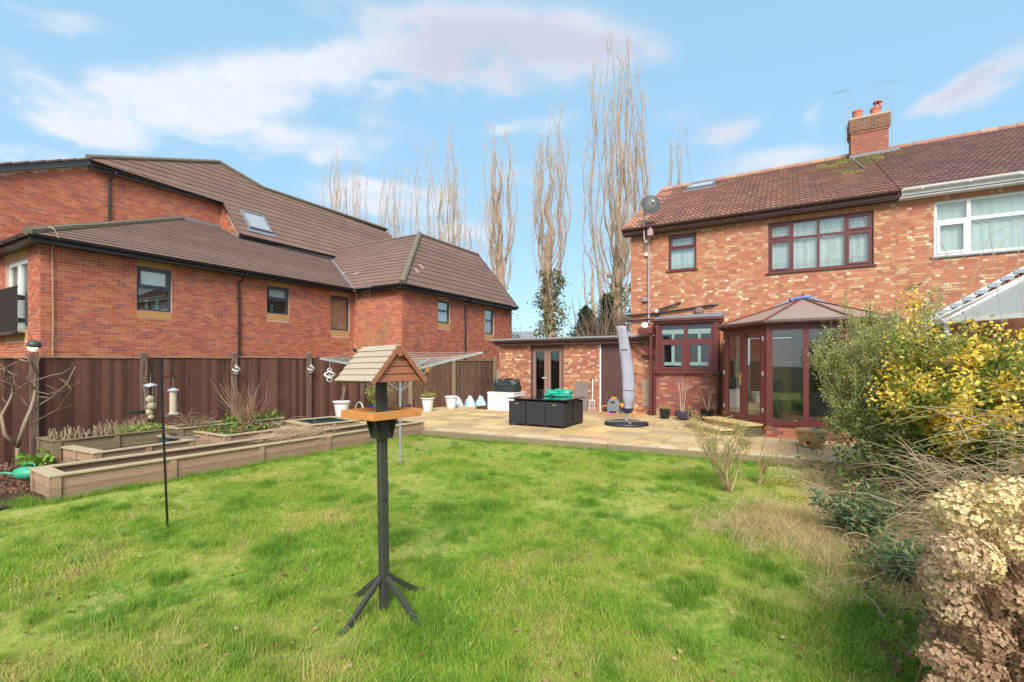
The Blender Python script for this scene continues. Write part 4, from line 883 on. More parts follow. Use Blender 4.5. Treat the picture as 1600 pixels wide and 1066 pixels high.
# ------------------------------------------------------------------ flat-roofed side building
YS = 15.9; fS = Fr(0, YS, 1, 0)
bS = thing('garden_building', 'low flat-roofed brick outbuilding with brown double doors, left of the house', 'outbuilding', (-7.2, 17, 0))
dd = (-8.4, -7.05, .02, 2.36); dk = (-5.62, -4.78, .0, 2.36)
mb = MB(); backing(mb, fS, -9.78, -4.61, -.15, 2.37, [dd, dk]); backing(mb, fS, -4.61, -3.9, -.15, 2.45, [], th=.09); mb.fb(Fr(-9.78, 0, 0, -1), -21, -16.185, -.25, 0, -.15, 2.37); mb.build('wall', M['mortar_h'], bS)
bricks(bS, [(fS, -9.78, -3.9, .0, lambda s: 2.36 if s < -4.7 else 2.44, [dd, dk])], [(.46, .18, .10), (.42, .15, .09), (.36, .13, .09), (.50, .24, .13), (.55, .33, .18), (.40, .17, .10), (.30, .12, .09)], True, bond='flemish')
rf = MB(); rf.box(-10.0, -3.72, 15.55, 21, 2.56, 2.62); rf.build('flat_roof', M['slate'], bS)
fc = MB(); fc.box(-9.9, -3.72, 15.70, 15.74, 2.37, 2.56); fc.box(-9.9, -4.79, 15.741, 15.895, 2.37, 2.40); fc.build('fascia', M['pvc_brown'], bS)
gutter(bS, fS, -10.0, -3.75, .27, 2.54, M['pvc_brown'], fascia=False)
br_ = MB(); br_.box(-4.2, -3.72, 15.38, 15.75, 2.64, 2.82); br_.bar((-4.55, 15.8, 2.36), (-3.75, 15.5, 2.05), .06, .09); br_.box(-3.83, -3.76, 15.45, 15.6, 0, 2.64); br_.build('timber_bracket', M['pvc_wood'], bS)
window_args = dict(fw=.085, rec=.06, glass='glass_dark', back='room')
for k, (a0, a1) in enumerate(((dd[0] + .06, (dd[0] + dd[1]) / 2 - .002), ((dd[0] + dd[1]) / 2 + .002, dd[1] - .06))):
    d_ = window(bS, fS, a0, a1, dd[2] + .02, dd[3] - .1, M['pvc_tan'], name='door', **{**window_args, 'fw': .13})
    if k == 0: MB().fb(fS, a1 - .2, a1 - .04, -.05, -.02, 1.13, 1.16).build('handle', M['pvc_white'], d_)
fr_ = MB(); fr_.fb(fS, dd[0], dd[0] + .058, -.12, -.02, dd[2], dd[3]); fr_.fb(fS, dd[1] - .058, dd[1], -.12, -.02, dd[2], dd[3]); fr_.fb(fS, dd[0] + .06, dd[1] - .06, -.12, -.02, dd[3] - .099, dd[3]); fr_.build('door_frame', M['pvc_brown'], bS)
for k in range(9):
    w = (dk[1] - dk[0]) / 9; MB().fb(fS, dk[0] + w * k + .002, dk[0] + w * (k + 1) - .002, -.06, -.02 - .003 * (k % 2), dk[2], dk[3]).build('door_board', M['pvc_brown'], bS)
MB().fb(fS, dk[0] - .05, dk[0] + .0, -.1, .012, 0, 2.36).build('door_jamb', M['pvc_white'], bS)
pc = MB(); pc.fb(fS, -4.18, -3.92, .012, .03, 0.25, 1.15); pc.build('render_patch', mat('render', (.34, .27, .18), .9, var=.3), bS)
for x, z in ((-4.55, 1.35), (-4.5, 1.35), (-4.45, 1.05), (-4.2, 1.7)):
    pass
ir = MB(); ir.fb(fS, -4.2, -3.78, .01, .06, 1.9, 1.94); ir.tube([fS.p(-4.55, .04, 1.38), fS.p(-4.35, .05, 1.36)], .012, 5); ir.tube([fS.p(-4.5, .04, 1.05), fS.p(-4.42, .05, 1.12)], .015, 5); ir.build('iron_bracket', M['black_metal'], bS)

# ------------------------------------------------------------------ the fence: each panel board is a part
fF = Fr(-12.3, 0, .05, 1)
fn = thing('wooden_fence', 'tall brown featheredge fence running along the left side of the garden', 'fence', (-12, 8, -.15))
posts = [-.4, 1.45, 3.18, 4.88, 6.76, 8.82, 10.71, 12.83, 15.22, 18.06]
top = lambda y: 1.75 + .0095 * y
for i, y in enumerate(posts):
    old = i >= 7; h = top(y) + (.14 if 2 <= i <= 5 else .06)
    p = MB(); p.fb(fF, y - .055, y + .055, .0, .11, -.3, h - .03); p.hexa([fF.p(y - .055, .11, h - .03), fF.p(y + .055, .11, h - .03), fF.p(y + .055, 0, h - .03), fF.p(y - .055, 0, h - .03), fF.p(y - .035, .08, h), fF.p(y + .035, .08, h), fF.p(y + .035, .03, h), fF.p(y - .035, .03, h)])
    p.build('post', M['post_old' if old else 'post'], fn)
for i in range(len(posts) - 1):
    a, b = posts[i] + .057, posts[i + 1] - .057; lastp = i >= 7; tl_ = top((a + b) / 2) - (.13 if lastp else 0); mt = M['fence_old' if i >= 6 else 'fence']
    n = max(1, round((b - a) / .108)); w = (b - a) / n
    for k in range(n):
        y0 = a + k * w; j = random.uniform(-.005, .004); lift = random.uniform(0, .006)
        P_ = lambda s, q, z: fF.p(s, q, z)
        MB().hexa([P_(y0 + .001, .012, -.2), P_(y0 + .001, .042 - lift, -.2), P_(y0 + w + .012, .024 - lift, -.2), P_(y0 + w + .01, .012, -.2), P_(y0 + .001, .012, tl_ + j), P_(y0 + .001, .042 - lift, tl_ + j), P_(y0 + w + .012, .024 - lift, tl_ + j), P_(y0 + w + .01, .012, tl_ + j)]).build('board', mt, fn)
    if not lastp: MB().fb(fF, a, b, -.01, .06, tl_ + .006, tl_ + .028).build('capping_rail', M['post_old'], fn)
    else:
        MB().fb(fF, a, b, .005, .06, tl_ + .006, tl_ + .035).build('rail', M['post_old'], fn); MB().fb(fF, a, b, .005, .06, tl_ + .12, tl_ + .16).build('rail', M['post_old'], fn)
        for y in np.linspace(a, b, 4)[1:-1]: MB().fb(fF, y - .03, y + .03, .01, .055, tl_ + .036, tl_ + .119).build('stud', M['post_old'], fn)
    for z in (.25, .9, 1.5): MB().fb(fF, a, b, -.06, .011, z, z + .08).build('arris_rail', mt, fn)
# lamp on its post
lp = thing('bulkhead_lamp', 'round grey lamp glowing yellow on top of the fence post at far left', 'lamp', (-12.05, 3.18, 1.88))
o = MB().lathe((0, 0, 0), [(.01, .11), (.06, .1), (.095, .06), (.105, 0), (.09, -.03), (.09, -.02)], 16).build('hood', M['dish_grey'], lp, local=True, smooth=True); o.location = (.02, -.02, .12)
o = MB().lathe((0, 0, 0), [(.07, 0), (.065, -.05), (.03, -.08), (.005, -.085)], 14).build('bulb_cover', M['lamp'], lp, local=True, smooth=True); o.location = (.03, -.05, .12); o.rotation_euler = (.3, .3, 0)
# ------------------------------------------------------------------ raised timber beds
def raised_bed(name, label, P0, P1, Wd, z0, z1, step=1.2, cap=.13, boards=2, bmat='deck', lining=None, fill=.1, posts_on='front', capm='lip', grp='raised timber beds'):
    ex, ey = P1[0] - P0[0], P1[1] - P0[1]; Ln = math.hypot(ex, ey); fr = Fr(P0[0], P0[1], ex, ey)
    t = thing(name, label, 'raised bed', (P0[0], P0[1], z0), group=grp)
    zt = z1 - .028; bh = (zt - z0) / boards
    def side(f, L_, last=None):
        n = max(1, round(L_ / step)); w = L_ / n
        for k in range(n):
            for b in range(boards): MB().fb(f, k * w + .002, (k + 1) * w - .002, -.03, random.uniform(-.003, .001), z0 + b * bh + .001, z0 + (b + 1) * bh - .003).build('board', M[bmat], t)
        for k in range(n + 1):
            a = min(max(k * w - .045, 0), L_ - .09); MB().fb(f, a, a + .09, .0015, .026, z0, zt - .001).build('post', M[bmat], t)
    side(fr, Ln)
    p = fr.p(0, -Wd, 0); f3 = Fr(p.x, p.y, fr.u.x, fr.u.y)
    for b in range(boards): MB().fb(f3, 0, Ln, -.0, .03, z0 + b * bh + .001, z0 + (b + 1) * bh - .003).build('board', M[bmat], t)
    q = -fr.n; e1 = Fr(p.x, p.y, fr.n.x, fr.n.y); side(e1, Wd)
    p2 = fr.p(Ln, 0, 0); e2 = Fr(p2.x, p2.y, -fr.n.x, -fr.n.y); side(e2, Wd)
    o = .035
    for a0, a1, n0, n1 in ((-o, Ln + o, o - cap, o), (-o, Ln + o, -Wd - o, -Wd - o + cap)):
        m = 1 if a1 - a0 < 3 else 2; w = (a1 - a0) / m
        for k in range(m): MB().fb(fr, a0 + k * w + .001, a0 + (k + 1) * w - .001, n0, n1, zt, z1).build('capping', M[capm], t, bevel=.005)
    for a0, a1 in ((-o, -o + cap * 1.5), (Ln + o - cap, Ln + o)): MB().fb(fr, a0 + .002, a1, -Wd - o + cap + .001, o - cap - .001, zt - .002, z1 + .002).build('capping', M[capm], t, bevel=.005)
    MB().fb(fr, .03, Ln - .03, -Wd + .03, -.03, z0, z1 - fill).build('soil', M['soil'], t)
    if lining:
        m = MB()
        m.fb(fr, .06, Ln - .06, -Wd + .045, -Wd + .06, z1 - fill, z1 - .03); m.fb(fr, .06, Ln - .06, -.06, -.05, z1 - fill, z1 - .03); m.fb(fr, .05, .06, -Wd + .06, -.06, z1 - fill, z1 - .03); m.fb(fr, Ln - .06, Ln - .05, -Wd + .06, -.06, z1 - fill, z1 - .03)
        m.build('liner', M[lining], t)
    return t, fr, Ln
raised_bed('raised_bed', 'longest raised timber bed with pale capping, along the lawn edge', (-8.42, 2.38), (-8.07, 9.4), .86, -.17, .2, 1.45, fill=.16)
raised_bed('raised_bed', 'raised timber bed with dark teal liner and no plants, behind the longest bed', (-9.98, 3.36), (-10.04, 4.92), 1.38, -.16, .2, .9, lining='liner', fill=.14)
raised_bed('raised_bed', 'raised timber bed full of low green strawberry plants, in the middle', (-9.98, 5.5), (-9.96, 6.95), 1.42, -.16, .2, .8, fill=.04)
raised_bed('raised_bed', 'farthest raised timber bed with dark liner, nearest the white pot', (-10.0, 7.42), (-9.72, 8.75), 1.35, -.16, .2, .9, lining='liner', fill=.12)
raised_bed('raised_bed', 'tall grey timber bed full of cut dead stems, by the fence at far left', (-11.2, 3.2), (-11.2, 5.0), .75, -.16, .32, 1.0, cap=.05, bmat='sleeper', boards=3, capm='sleeper', fill=.04)
raised_bed('raised_bed', 'small timber bed heaped with brown twigs against the fence', (-11.25, 5.2), (-11.2, 7.6), .6, -.16, .3, .8, bmat='sleeper', capm='lip', cap=.06, fill=.04)
sl = thing('timber_offcut', 'short grey board lying across the corner of the teal-lined raised bed', 'board', (-10.3, 4.85, .22))
MB().bar((-10.75, 4.72, .216), (-10.05, 4.98, .216), .14, .022).build('plank', M['greywood'], sl)
# watering can
wc = thing('watering_can', 'green plastic watering can lying on the soil left of the longest bed', 'watering can', (-9.35, 2.2, .0))
b = MB(); vs = []; prof = [(-.30, .05, .06), (-.26, .11, .10), (-.12, .16, .135), (.02, .165, .14), (.12, .13, .12), (.20, .07, .08), (.25, .03, .04)]
b = MB(); n = 14; vs = []; fs = []
for x, ry, rz in prof:
    for k in range(n): t = 2 * math.pi * k / n; vs.append((x, ry * math.cos(t), .14 + rz * math.sin(t)))
for i in range(len(prof) - 1):
    for k in range(n): k2 = (k + 1) % n; fs.append((i * n + k, i * n + k2, (i + 1) * n + k2, (i + 1) * n + k))
fs += [tuple(range(n))[::-1], tuple((len(prof) - 1) * n + k for k in range(n))]
o = b.add(vs, fs).build('body', M['can_green'], wc, local=True, smooth=True)
MB().tube([(.2, 0, .13), (.4, 0, .14), (.6, 0, .16), (.78, 0, .2)], [.03, .022, .018, .018], 8).build('spout', M['can_green'], wc, local=True, smooth=True)
MB().tube([(-.22, 0, .2), (-.2, 0, .33), (-.05, 0, .36), (.1, 0, .24)], .014, 8).build('handle', M['can_green'], wc, local=True, smooth=True)
wc.location = (-10.1, 2.55, -.10); wc.rotation_euler = (0, 0, R(212)); wc.scale = (.72, .72, .72)

# ------------------------------------------------------------------ bird table
bt = thing('bird_table', 'wooden bird table with shingled roof and orange tray on a dark green post', 'bird table', (-2.57, 2.56, -.15), tilt=(R(-.5), R(.8), R(170)))
# local frame: x along the ridge (away to the left-back), y across
MB().box(-.029, .029, -.029, .029, .02, 1.44).build('post', M['post_green'], bt, local=True, bevel=.003)
MB().box(-.030, .030, -.030, .030, 1.466, 1.80).build('upper_post', M['post_green'], bt, local=True, bevel=.003)
MB().box(-.039, -.030, -.024, .024, .83, .97).build('post_joiner', M['post_green'], bt, local=True)
for k in range(4):
    a = k * math.pi / 2 + .1; c, s = math.cos(a), math.sin(a)
    m = MB(); m.bar((.03 * c, .03 * s, .26), (.36 * c, .36 * s, .0), .030, .034)
    m.bar((.33 * c, .33 * s, .012), (.40 * c, .40 * s, .008), .05, .03)
    m.build('leg', M['post_green'], bt, local=True, bevel=.002)
cl = MB()
for s in (-1, 1):
    cl.prism([(.045 * s, -.10, 1.43), (.045 * s, .10, 1.43), (.045 * s, .055, 1.28), (.045 * s, -.055, 1.28)], (.012 * s, 0, 0))
    cl.prism([(-.10, .045 * s, 1.43), (.10, .045 * s, 1.43), (.055, .045 * s, 1.28), (-.055, .045 * s, 1.28)], (0, .012 * s, 0))
cl.box(-.17, .17, -.025, .025, 1.425, 1.439); cl.box(-.025, .025, -.17, .17, 1.423, 1.438)
cl.build('bracket', M['post_green'], bt, local=True)
MB().box(-.195, .195, -.195, .195, 1.44, 1.452).build('tray_floor', M['cedar'], bt, local=True)
MB().box(-.19, .19, -.19, .19, 1.4525, 1.466).build('bird_seed', M['seed'], bt, local=True)
for x0, x1, y0, y1 in ((-.207, .207, -.207, -.192), (-.207, .207, .192, .207), (-.207, -.192, -.1915, .1915), (.192, .207, -.1915, .1915)):
    MB().box(x0, x1, y0, y1, 1.436, 1.493).build('tray_side', M['pine_new'], bt, local=True, bevel=.002)
ZR, ZEv, HW, HLn = 1.955, 1.70, .228, .235
# roof: ridge along local x
sl_ = math.hypot(HW, ZR - ZEv); ny = 6
for s in (-1, 1):
    for k in range(ny):
        q0, q1 = k / ny, (k + 1.22) / ny if k < ny - 1 else 1.0
        def P(q, n): return (q * 1.0, n)
        yA, zA = s * HW * (1 - q0), ZEv + (ZR - ZEv) * q0; yB, zB = s * HW * (1 - q1), ZEv + (ZR - ZEv) * q1
        nz_, ny_ = HW / sl_, s * (ZR - ZEv) / sl_; lift = .012
        pts = [(-HLn, yA + ny_ * .004, zA + nz_ * .004), (HLn, yA + ny_ * .004, zA + nz_ * .004), (HLn, yB, zB), (-HLn, yB, zB),
               (-HLn, yA + ny_ * .018, zA + nz_ * .018), (HLn, yA + ny_ * .018, zA + nz_ * .018), (HLn, yB + ny_ * .008, zB + nz_ * .008), (-HLn, yB + ny_ * .008, zB + nz_ * .008)]
        MB().hexa(pts).build('roof_slat', M['shingle_grey'], bt, local=True)
for sx in (-1, 1):
    xg = sx * (HLn - .035); H_ = ZR - ZEv - .03
    for k in range(4):
        a, b_ = k / 4, (k + 1) / 4; wa, wb = (HW - .03) * (1 - a), (HW - .03) * (1 - b_); o = sx * .004 * 1
        MB().hexa([(xg, -wa, ZEv + H_ * a), (xg, wa, ZEv + H_ * a), (xg, max(wb, .003), ZEv + H_ * b_), (xg, -max(wb, .003), ZEv + H_ * b_),
                   (xg + sx * .014, -wa, ZEv + H_ * a), (xg + sx * .014, wa, ZEv + H_ * a), (xg + sx * .006, max(wb, .003), ZEv + H_ * b_), (xg + sx * .006, -max(wb, .003), ZEv + H_ * b_)]).build('gable_board', M['cedar'], bt, local=True)
    for s in (-1, 1): MB().bar((xg + sx * .028, s * (HW + .0), ZEv - .008), (xg + sx * .028, s * .004, ZR - .008), .016, .032, up=(1, 0, 0) if False else (0, -s, 1)).build('barge_board', M['cedar'], bt, local=True)
    MB().box(xg + sx * .037 - .004, xg + sx * .037 + .004, -.02, .02, ZR - .075, ZR - .02).build('finial', M['cedar'], bt, local=True)
MB().box(-.21, .21, -.2, .2, ZEv - .004, ZEv + .01).build('roof_floor', M['post_green'], bt, local=True)

# ------------------------------------------------------------------ bird-feeder pole
fp = thing('feeder_pole', 'black metal bird-feeder pole with scrolled hooks standing in the lawn', 'feeder pole', (-5.85, 2.60, -.15))
RT = V3((math.cos(R(30.1)), math.sin(R(30.1)), 0)); TOP = V3((-5.92, 2.56, 1.69)); BOT = V3((-5.85, 2.6, -.16))
at = lambda z, lat=0, dp=0: BOT + (TOP - BOT) * ((z + .16) / 1.85) + RT * lat + V3((-RT.y, RT.x, 0)) * dp
MB().tube([BOT, TOP], .0125, 8).build('pole', M['black_metal'], fp)
MB().tube([at(.86), at(.90)], .018, 8).build('joint_collar', M['black_metal'], fp); MB().tube([at(1.64), at(1.72)], .02, 8).build('finial', M['black_metal'], fp)
for sgn, zt, drop, reach in ((-1, 1.66, .17, .12), (1, 1.66, .2, .12), (1, 1.50, .06, .30)):
    pts = []
    for k in range(11): t = math.pi * k / 10; pts.append(at(zt + .05 * math.sin(t) - (drop if k == 10 else 0) * .0 - .10 * (k / 10) ** 2 * (drop / .2), sgn * reach * (1 - math.cos(t)) / 2))
    e = pts[-1]; pts += [e + V3((0, 0, -.03)) + RT * .0, e + V3((0, 0, -.045)) + RT * sgn * .02, e + V3((0, 0, -.025)) + RT * sgn * .035]
    MB().tube(pts, .006, 6).build('hook', M['black_metal'], fp)
MB().tube([at(1.16), at(1.17, -.15), at(1.16, -.30)], .005, 5).build('dish_arm', M['black_metal'], fp)
MB().tube([at(1.10), at(1.09, .06), at(1.13, .11)], .005, 5).build('hook', M['black_metal'], fp)
fd = thing('mesh_dish_feeder', 'shallow round mesh feeding dish on the left of the feeder pole', 'bird feeder', at(1.15, -.25))
MB().lathe(at(1.15, -.25), [(.085, -.012), (.1, 0), (.1, .012), (.09, .006), (.0, -.004)], 20, cap=False).build('dish', M['black_metal'], fd); MB().lathe(at(1.15, -.25), [(.08, -.002), (.0, .001)], 16, cap=False).build('seed', M['seed'], fd)
fb = thing('fat_ball_feeder', 'hanging column of four suet fat balls under a lid, left of the feeder pole', 'bird feeder', at(1.3, -.13))
c_ = at(1.3, -.125); MB().lathe(c_ + V3((0, 0, .135)), [(.065, 0), (.06, .012), (.015, .03)], 16).build('lid', M['silver'], fb)
for k, (dz, dx, r) in enumerate(((-.01, -.005, .042), (-.085, .01, .045), (-.15, -.012, .04), (-.205, .005, .03))): MB().lathe(c_ + RT * dx + V3((0, 0, dz)), [(.003, -r), (r * .7, -r * .7), (r, 0), (r * .7, r * .7), (.003, r)], 12).build('fat_ball', M['fatball'], fb, smooth=True)
m = MB()
for k in range(8): t = k * math.pi / 4; m.tube([c_ + V3((.055 * math.cos(t), .055 * math.sin(t), .135)), c_ + V3((.05 * math.cos(t), .05 * math.sin(t), -.12))], .0015, 3)
m.tube([c_ + V3((0, 0, .16)), at(1.56, -.115)], .002, 4); m.build('wire_cage', M['silver'], fb)
sf = thing('seed_feeder', 'clear tube seed feeder with silver lid on the right of the feeder pole', 'bird feeder', at(1.25, .12))
c_ = at(1.14, .115); MB().tube([c_, c_ + V3((0, 0, .24))], .034, 14).build('tube', M['clear_tube'], sf); MB().lathe(c_ + V3((0, 0, .24)), [(.055, 0), (.055, .01), (.02, .03), (.004, .034)], 16).build('lid', M['silver'], sf)
MB().lathe(c_ + V3((0, 0, -.02)), [(.04, 0), (.055, .01), (.04, .022)], 16).build('base', M['silver'], sf); m = MB()
for s in (-1, 1):
    m.tube([c_ + V3((0, 0, .05)), c_ + RT * .065 * s + V3((0, 0, .045))], .004, 5); m.tube([c_ + V3((0, 0, .12)), c_ + RT * .06 * s + V3((0, 0, .115))], .004, 5)
m.build('perch', M['black_metal'], sf); MB().tube([c_ + V3((0, 0, .27)), c_ + V3((0, 0, .37))], .002, 4).build('wire', M['silver'], sf)

# ------------------------------------------------------------------ rotary clothes dryer
rd = thing('rotary_dryer', 'open galvanised rotary clothes dryer standing in the lawn behind the bird table', 'clothes dryer', (-6.02, 6.38, -.15))
C0 = V3((-6.02, 6.38, 0)); FW = V3((-RT.y, RT.x, 0))
MB().tube([C0 + V3((0, 0, -.15)), C0 + V3((0, 0, 1.62))], [.022, .02], 10).build('pole', M['steel'], rd); MB().lathe(C0 + V3((0, 0, 1.46)), [(.05, 0), (.05, .1), (.03, .14)], 12).build('hub', M['grey_plastic'], rd)
tips = [(-1.46, .02, 1.77), (.32, 1.46, 1.79), (1.5, -.05, 1.88), (-.34, -1.42, 1.87)]
TP = [C0 + RT * a + FW * b + V3((0, 0, c)) for a, b, c in tips]; HB = C0 + V3((0, 0, 1.50))
for p in TP:
    MB().bar(HB, p, .028, .03).build('arm', M['steel'], rd); MB().bar(p - (p - HB).normalized() * .005, p + (p - HB).normalized() * .05, .034, .036).build('arm_cap', M['black_plastic'], rd)
    MB().tube([C0 + V3((0, 0, 1.18)), HB + (p - HB) * .42], .008, 5).build('strut', M['steel'], rd)
ln = MB()
for k in range(9):
    f = .3 + .67 * k / 8; ps = [HB + (p - HB) * f + V3((0, 0, .015)) for p in TP]
    for i in range(4): a, b_ = ps[i], ps[(i + 1) % 4]; ln.tube([a, (a + b_) / 2 - V3((0, 0, .025)), b_], .0028, 4)
ln.build('washing_line', M['line_cord'], rd)
def spinner(c, s, label):
    t = thing('wind_spinner', label, 'wind spinner', c); m = MB()
    for ph in (0, math.pi):
        for off in (0, .012): pass
        pts = []
        for k in range(25): u = k / 24; a = ph + u * 2.4 * math.pi; r = s * math.sin(math.pi * u) ** .8; pts.append(V3(c) + RT * (r * math.cos(a)) + FW * (r * math.sin(a)) + V3((0, 0, -u * s * 3.0)))
        m.tube(pts, [.004 + .012 * math.sin(math.pi * k / 24) for k in range(25)], 5)
    m.build('spiral', M['pvc_white'], t); MB().lathe(V3(c) + V3((0, 0, -s * 1.6)), [(.003, -s * .35), (s * .35, 0), (.003, s * .35)], 10).build('ball', M['silver'], t)
    MB().tube([V3(c), V3(c) + V3((0, 0, .14))], .0025, 4).build('cord', M['line_cord'], t)
spinner(C0 + RT * -1.27 + V3((0, 0, 1.60)), .085, 'white spiral wind spinner hanging from the left arm of the clothes dryer')
spinner(fF.p(8.83, .16, 1.66), .085, 'white spiral ornament on the fence post left of the hanging spinner')
spinner(fF.p(6.77, .16, 1.65), .08, 'small white ornament hung on a fence post above the red twiggy shrub')
pg = thing('clothes_peg', 'orange clothes peg clipped on the dryer line right of the bird table', 'clothes peg', HB + (TP[2] - HB) * .3)
q = HB + (TP[2] - HB) * .32; MB().bar(q + V3((0, 0, .02)), q + V3((-.015, 0, -.10)), .012, .014).bar(q + V3((.01, 0, .02)), q + V3((.03, 0, -.10)), .012, .014).build('peg', M['orange_plastic'], pg)

# ------------------------------------------------------------------ cube dining set
XL, XR, YF, YB_ = -6.62, -4.94, 11.2, 12.55
tb = thing('dining_table', 'low black rattan dining table with dark glass top on the patio', 'table', (-5.78, 11.88, 0))
MB().box(XL - .02, XR + .02, YF - .02, YB_ + .02, .715, .74).build('table_top', M['table_glass'], tb, bevel=.006)
MB().box(XL + .03, XR - .03, YF + .28, YB_ - .28, .62, .70).build('apron', M['rattan'], tb)
for x in (XL + .58, XR - .58):
    for y in (YF + .06, YB_ - .06): MB().box(x - .03, x + .03, y - .03, y + .03, .01, .705).build('leg', M['rattan'], tb)
w = (XR - XL) / 3
for r, (y0, y1, sgn) in enumerate(((YF, (YF + YB_) / 2 - .02, 1), ((YF + YB_) / 2 + .02, YB_, -1))):
    for k in range(3):
        x0, x1 = XL + k * w + .025, XL + (k + 1) * w - .025
        lab = [['leftmost black rattan cube chair tucked under the front of the table', 'middle black rattan cube chair in front, with dark open handle slot', 'right-hand black rattan cube chair at the front corner, brass handle'],
               ['black rattan cube chair tucked at the back left of the table', 'middle black rattan cube chair behind the table', 'black rattan cube chair at the back right corner of the table']][r][k]
        ch_ = thing('cube_chair', lab, 'chair', ((x0 + x1) / 2, (y0 + y1) / 2, 0), group='rattan cube chairs round the dining table')
        yf = y0 if sgn > 0 else y1; MB().box(x0, x1, min(yf, yf + sgn * .05), max(yf, yf + sgn * .05), .055, .665).build('backrest', M['rattan'], ch_, bevel=.01)
        for a, b_ in ((x0, x0 + .05), (x1 - .05, x1)): MB().box(a, b_, min(yf + sgn * .052, yf + sgn * .6), max(yf + sgn * .052, yf + sgn * .6), .055, .62).build('arm', M['rattan'], ch_, bevel=.01)
        MB().box(x0 + .052, x1 - .052, min(yf + sgn * .052, yf + sgn * .58), max(yf + sgn * .052, yf + sgn * .58), .3, .38).build('seat', M['rattan'], ch_)
        for a in (x0 + .02, x1 - .06):
            for b_ in (yf + sgn * .02, yf + sgn * .57): MB().box(a, a + .04, min(b_, b_ + sgn * .04), max(b_, b_ + sgn * .04), 0, .054).build('foot', M['black_plastic'], ch_)
        cx = (x0 + x1) / 2; MB().box(cx - .05, cx + .05, yf - sgn * .006 - .004, yf - sgn * .006 + .004, .585, .61).build('handle', M['black_plastic' if (r == 0 and k == 1) else 'brass'], ch_)
# bags
def bag(name, label, cen, sx, sy, h, m, rz=0, crumple=.03, open_=True):
    n = 24; lv = 7; vs = []; fs = []; rs = random.Random(hash(label) % 999)
    for j in range(lv + 1):
        f = j / lv
        for k in range(n):
            t = 2 * math.pi * k / n; c, s = math.cos(t), math.sin(t); e = .35; x = math.copysign(abs(c) ** e, c) * sx * (1 + .06 * math.sin(f * 3 + k)); y = math.copysign(abs(s) ** e, s) * sy * (.75 + .3 * math.sin(f * 3.1))
            q = V3((x * 7, y * 7, f * 3 + rs.random() * .3)); d = noise.noise(q) * crumple
            vs.append((x + d, y + d, h * f * (1 + (.12 * math.sin(k * 1.3) if j == lv else 0))))
    for j in range(lv):
        for k in range(n): k2 = (k + 1) % n; fs.append((j * n + k, j * n + k2, (j + 1) * n + k2, (j + 1) * n + k))
    fs.append(tuple(range(n))[::-1]); b = len(vs); vs.append((0, 0, h * .72))
    for k in range(n): fs.append((lv * n + k, lv * n + (k + 1) % n, b))
    t_ = thing(name, label, 'bag', cen, rz); MB().add(vs, fs).build('body', m, t_, local=True, recalc=True)
    for s in (-1, 1): MB().tube([(-sx * .4, s * sy * .6, h * .9), (-sx * .3, s * sy * .7, h * 1.12), (sx * .3, s * sy * .7, h * 1.12), (sx * .4, s * sy * .6, h * .9)], .012, 6).build('handle', m, t_, local=True)
    return t_
bag('garden_bag', 'bright teal garden bag lying on the black dining table', (-5.62, 12.38, .74), .36, .13, .18, M['teal_bag'], crumple=.09)
# white storage box with the dark bag
wb = thing('storage_box', 'white plastic-brick storage box beside the fence end, with a dark bag on top', 'storage box', (-9.0, 15.0, 0))
for r in range(6):
    MB().box(-9.40, -8.30, 14.45, 15.3, .005 + r * .102, .005 + r * .102 + .096).build('panel', M['white_plastic'], wb, bevel=.006)
MB().box(-9.42, -8.28, 14.43, 15.32, .617, .65).build('lid', M['white_plastic'], wb, bevel=.008)
for x in (-9.2, -8.95, -8.7): pass
bag('garden_bag', 'crumpled dark green garden bag on the white storage box', (-8.8, 14.85, .65), .46, .26, .42, M['dark_bag'], crumple=.07)
# parasol
pr = thing('parasol', 'closed cantilever parasol in a pale grey cover, leaning slightly, on a round black base', 'parasol', (-3.82, 12.8, 0))
MB().lathe((-3.82, 12.85, 0), [(.58, .01), (.60, .03), (.58, .07), (.50, .085), (.02, .09)], 40).build('base', M['black_plastic'], pr)
for k in range(4): t = k * math.pi / 2 + .5; MB().bar((-3.82 + .05 * math.cos(t), 12.85 + .05 * math.sin(t), .098), (-3.82 + .5 * math.cos(t), 12.85 + .5 * math.sin(t), .098), .05, .014).build('base_arm', M['steel'], pr)
MB().tube([(-3.82, 12.85, .08), (-3.80, 12.85, .5)], .035, 12).build('pole', M['steel'], pr)
def offs(z):                                             # the cover bows to the right low down and leans left at the top
    f = (z - .35) / 2.35; return V3((-3.80, 12.83, z)) + RT * (.06 * math.sin(f * 2.6) - .20 * f ** 1.5 + .02)
m = MB(); n = 20; vs = []; fs = []; zs = np.linspace(.34, 2.70, 26)
for j, z in enumerate(zs):
    f = (z - .34) / 2.36; r = .06 + .115 * min(1, f * 6) - .045 * f + (.004 if j % 5 else 0); c = offs(z)
    for k in range(n): t = 2 * math.pi * k / n; rr = r * (1 + .10 * math.sin(3 * t + f * 4) + .05 * math.sin(7 * t - f * 9)) * (1 + .04 * noise.noise(V3((math.cos(t) * 2, math.sin(t) * 2, z * 5)))); vs.append(c + V3((rr * math.cos(t), rr * math.sin(t), 0)))
for j in range(25):
    for k in range(n): k2 = (k + 1) % n; fs.append((j * n + k, j * n + k2, (j + 1) * n + k2, (j + 1) * n + k))
fs.append(tuple(25 * n + k for k in range(n)))
m.add(vs, fs).build('cover', M['grey_cover'], pr, smooth=True)
for z, w in ((2.05, .012), (.95, .006)):
    c = offs(z); MB().lathe(c, [(.150 if z > 2 else .185, -w), (.153 if z > 2 else .188, 0), (.150 if z > 2 else .185, w)], 20, cap=False).build('strap', M['navy'], pr)
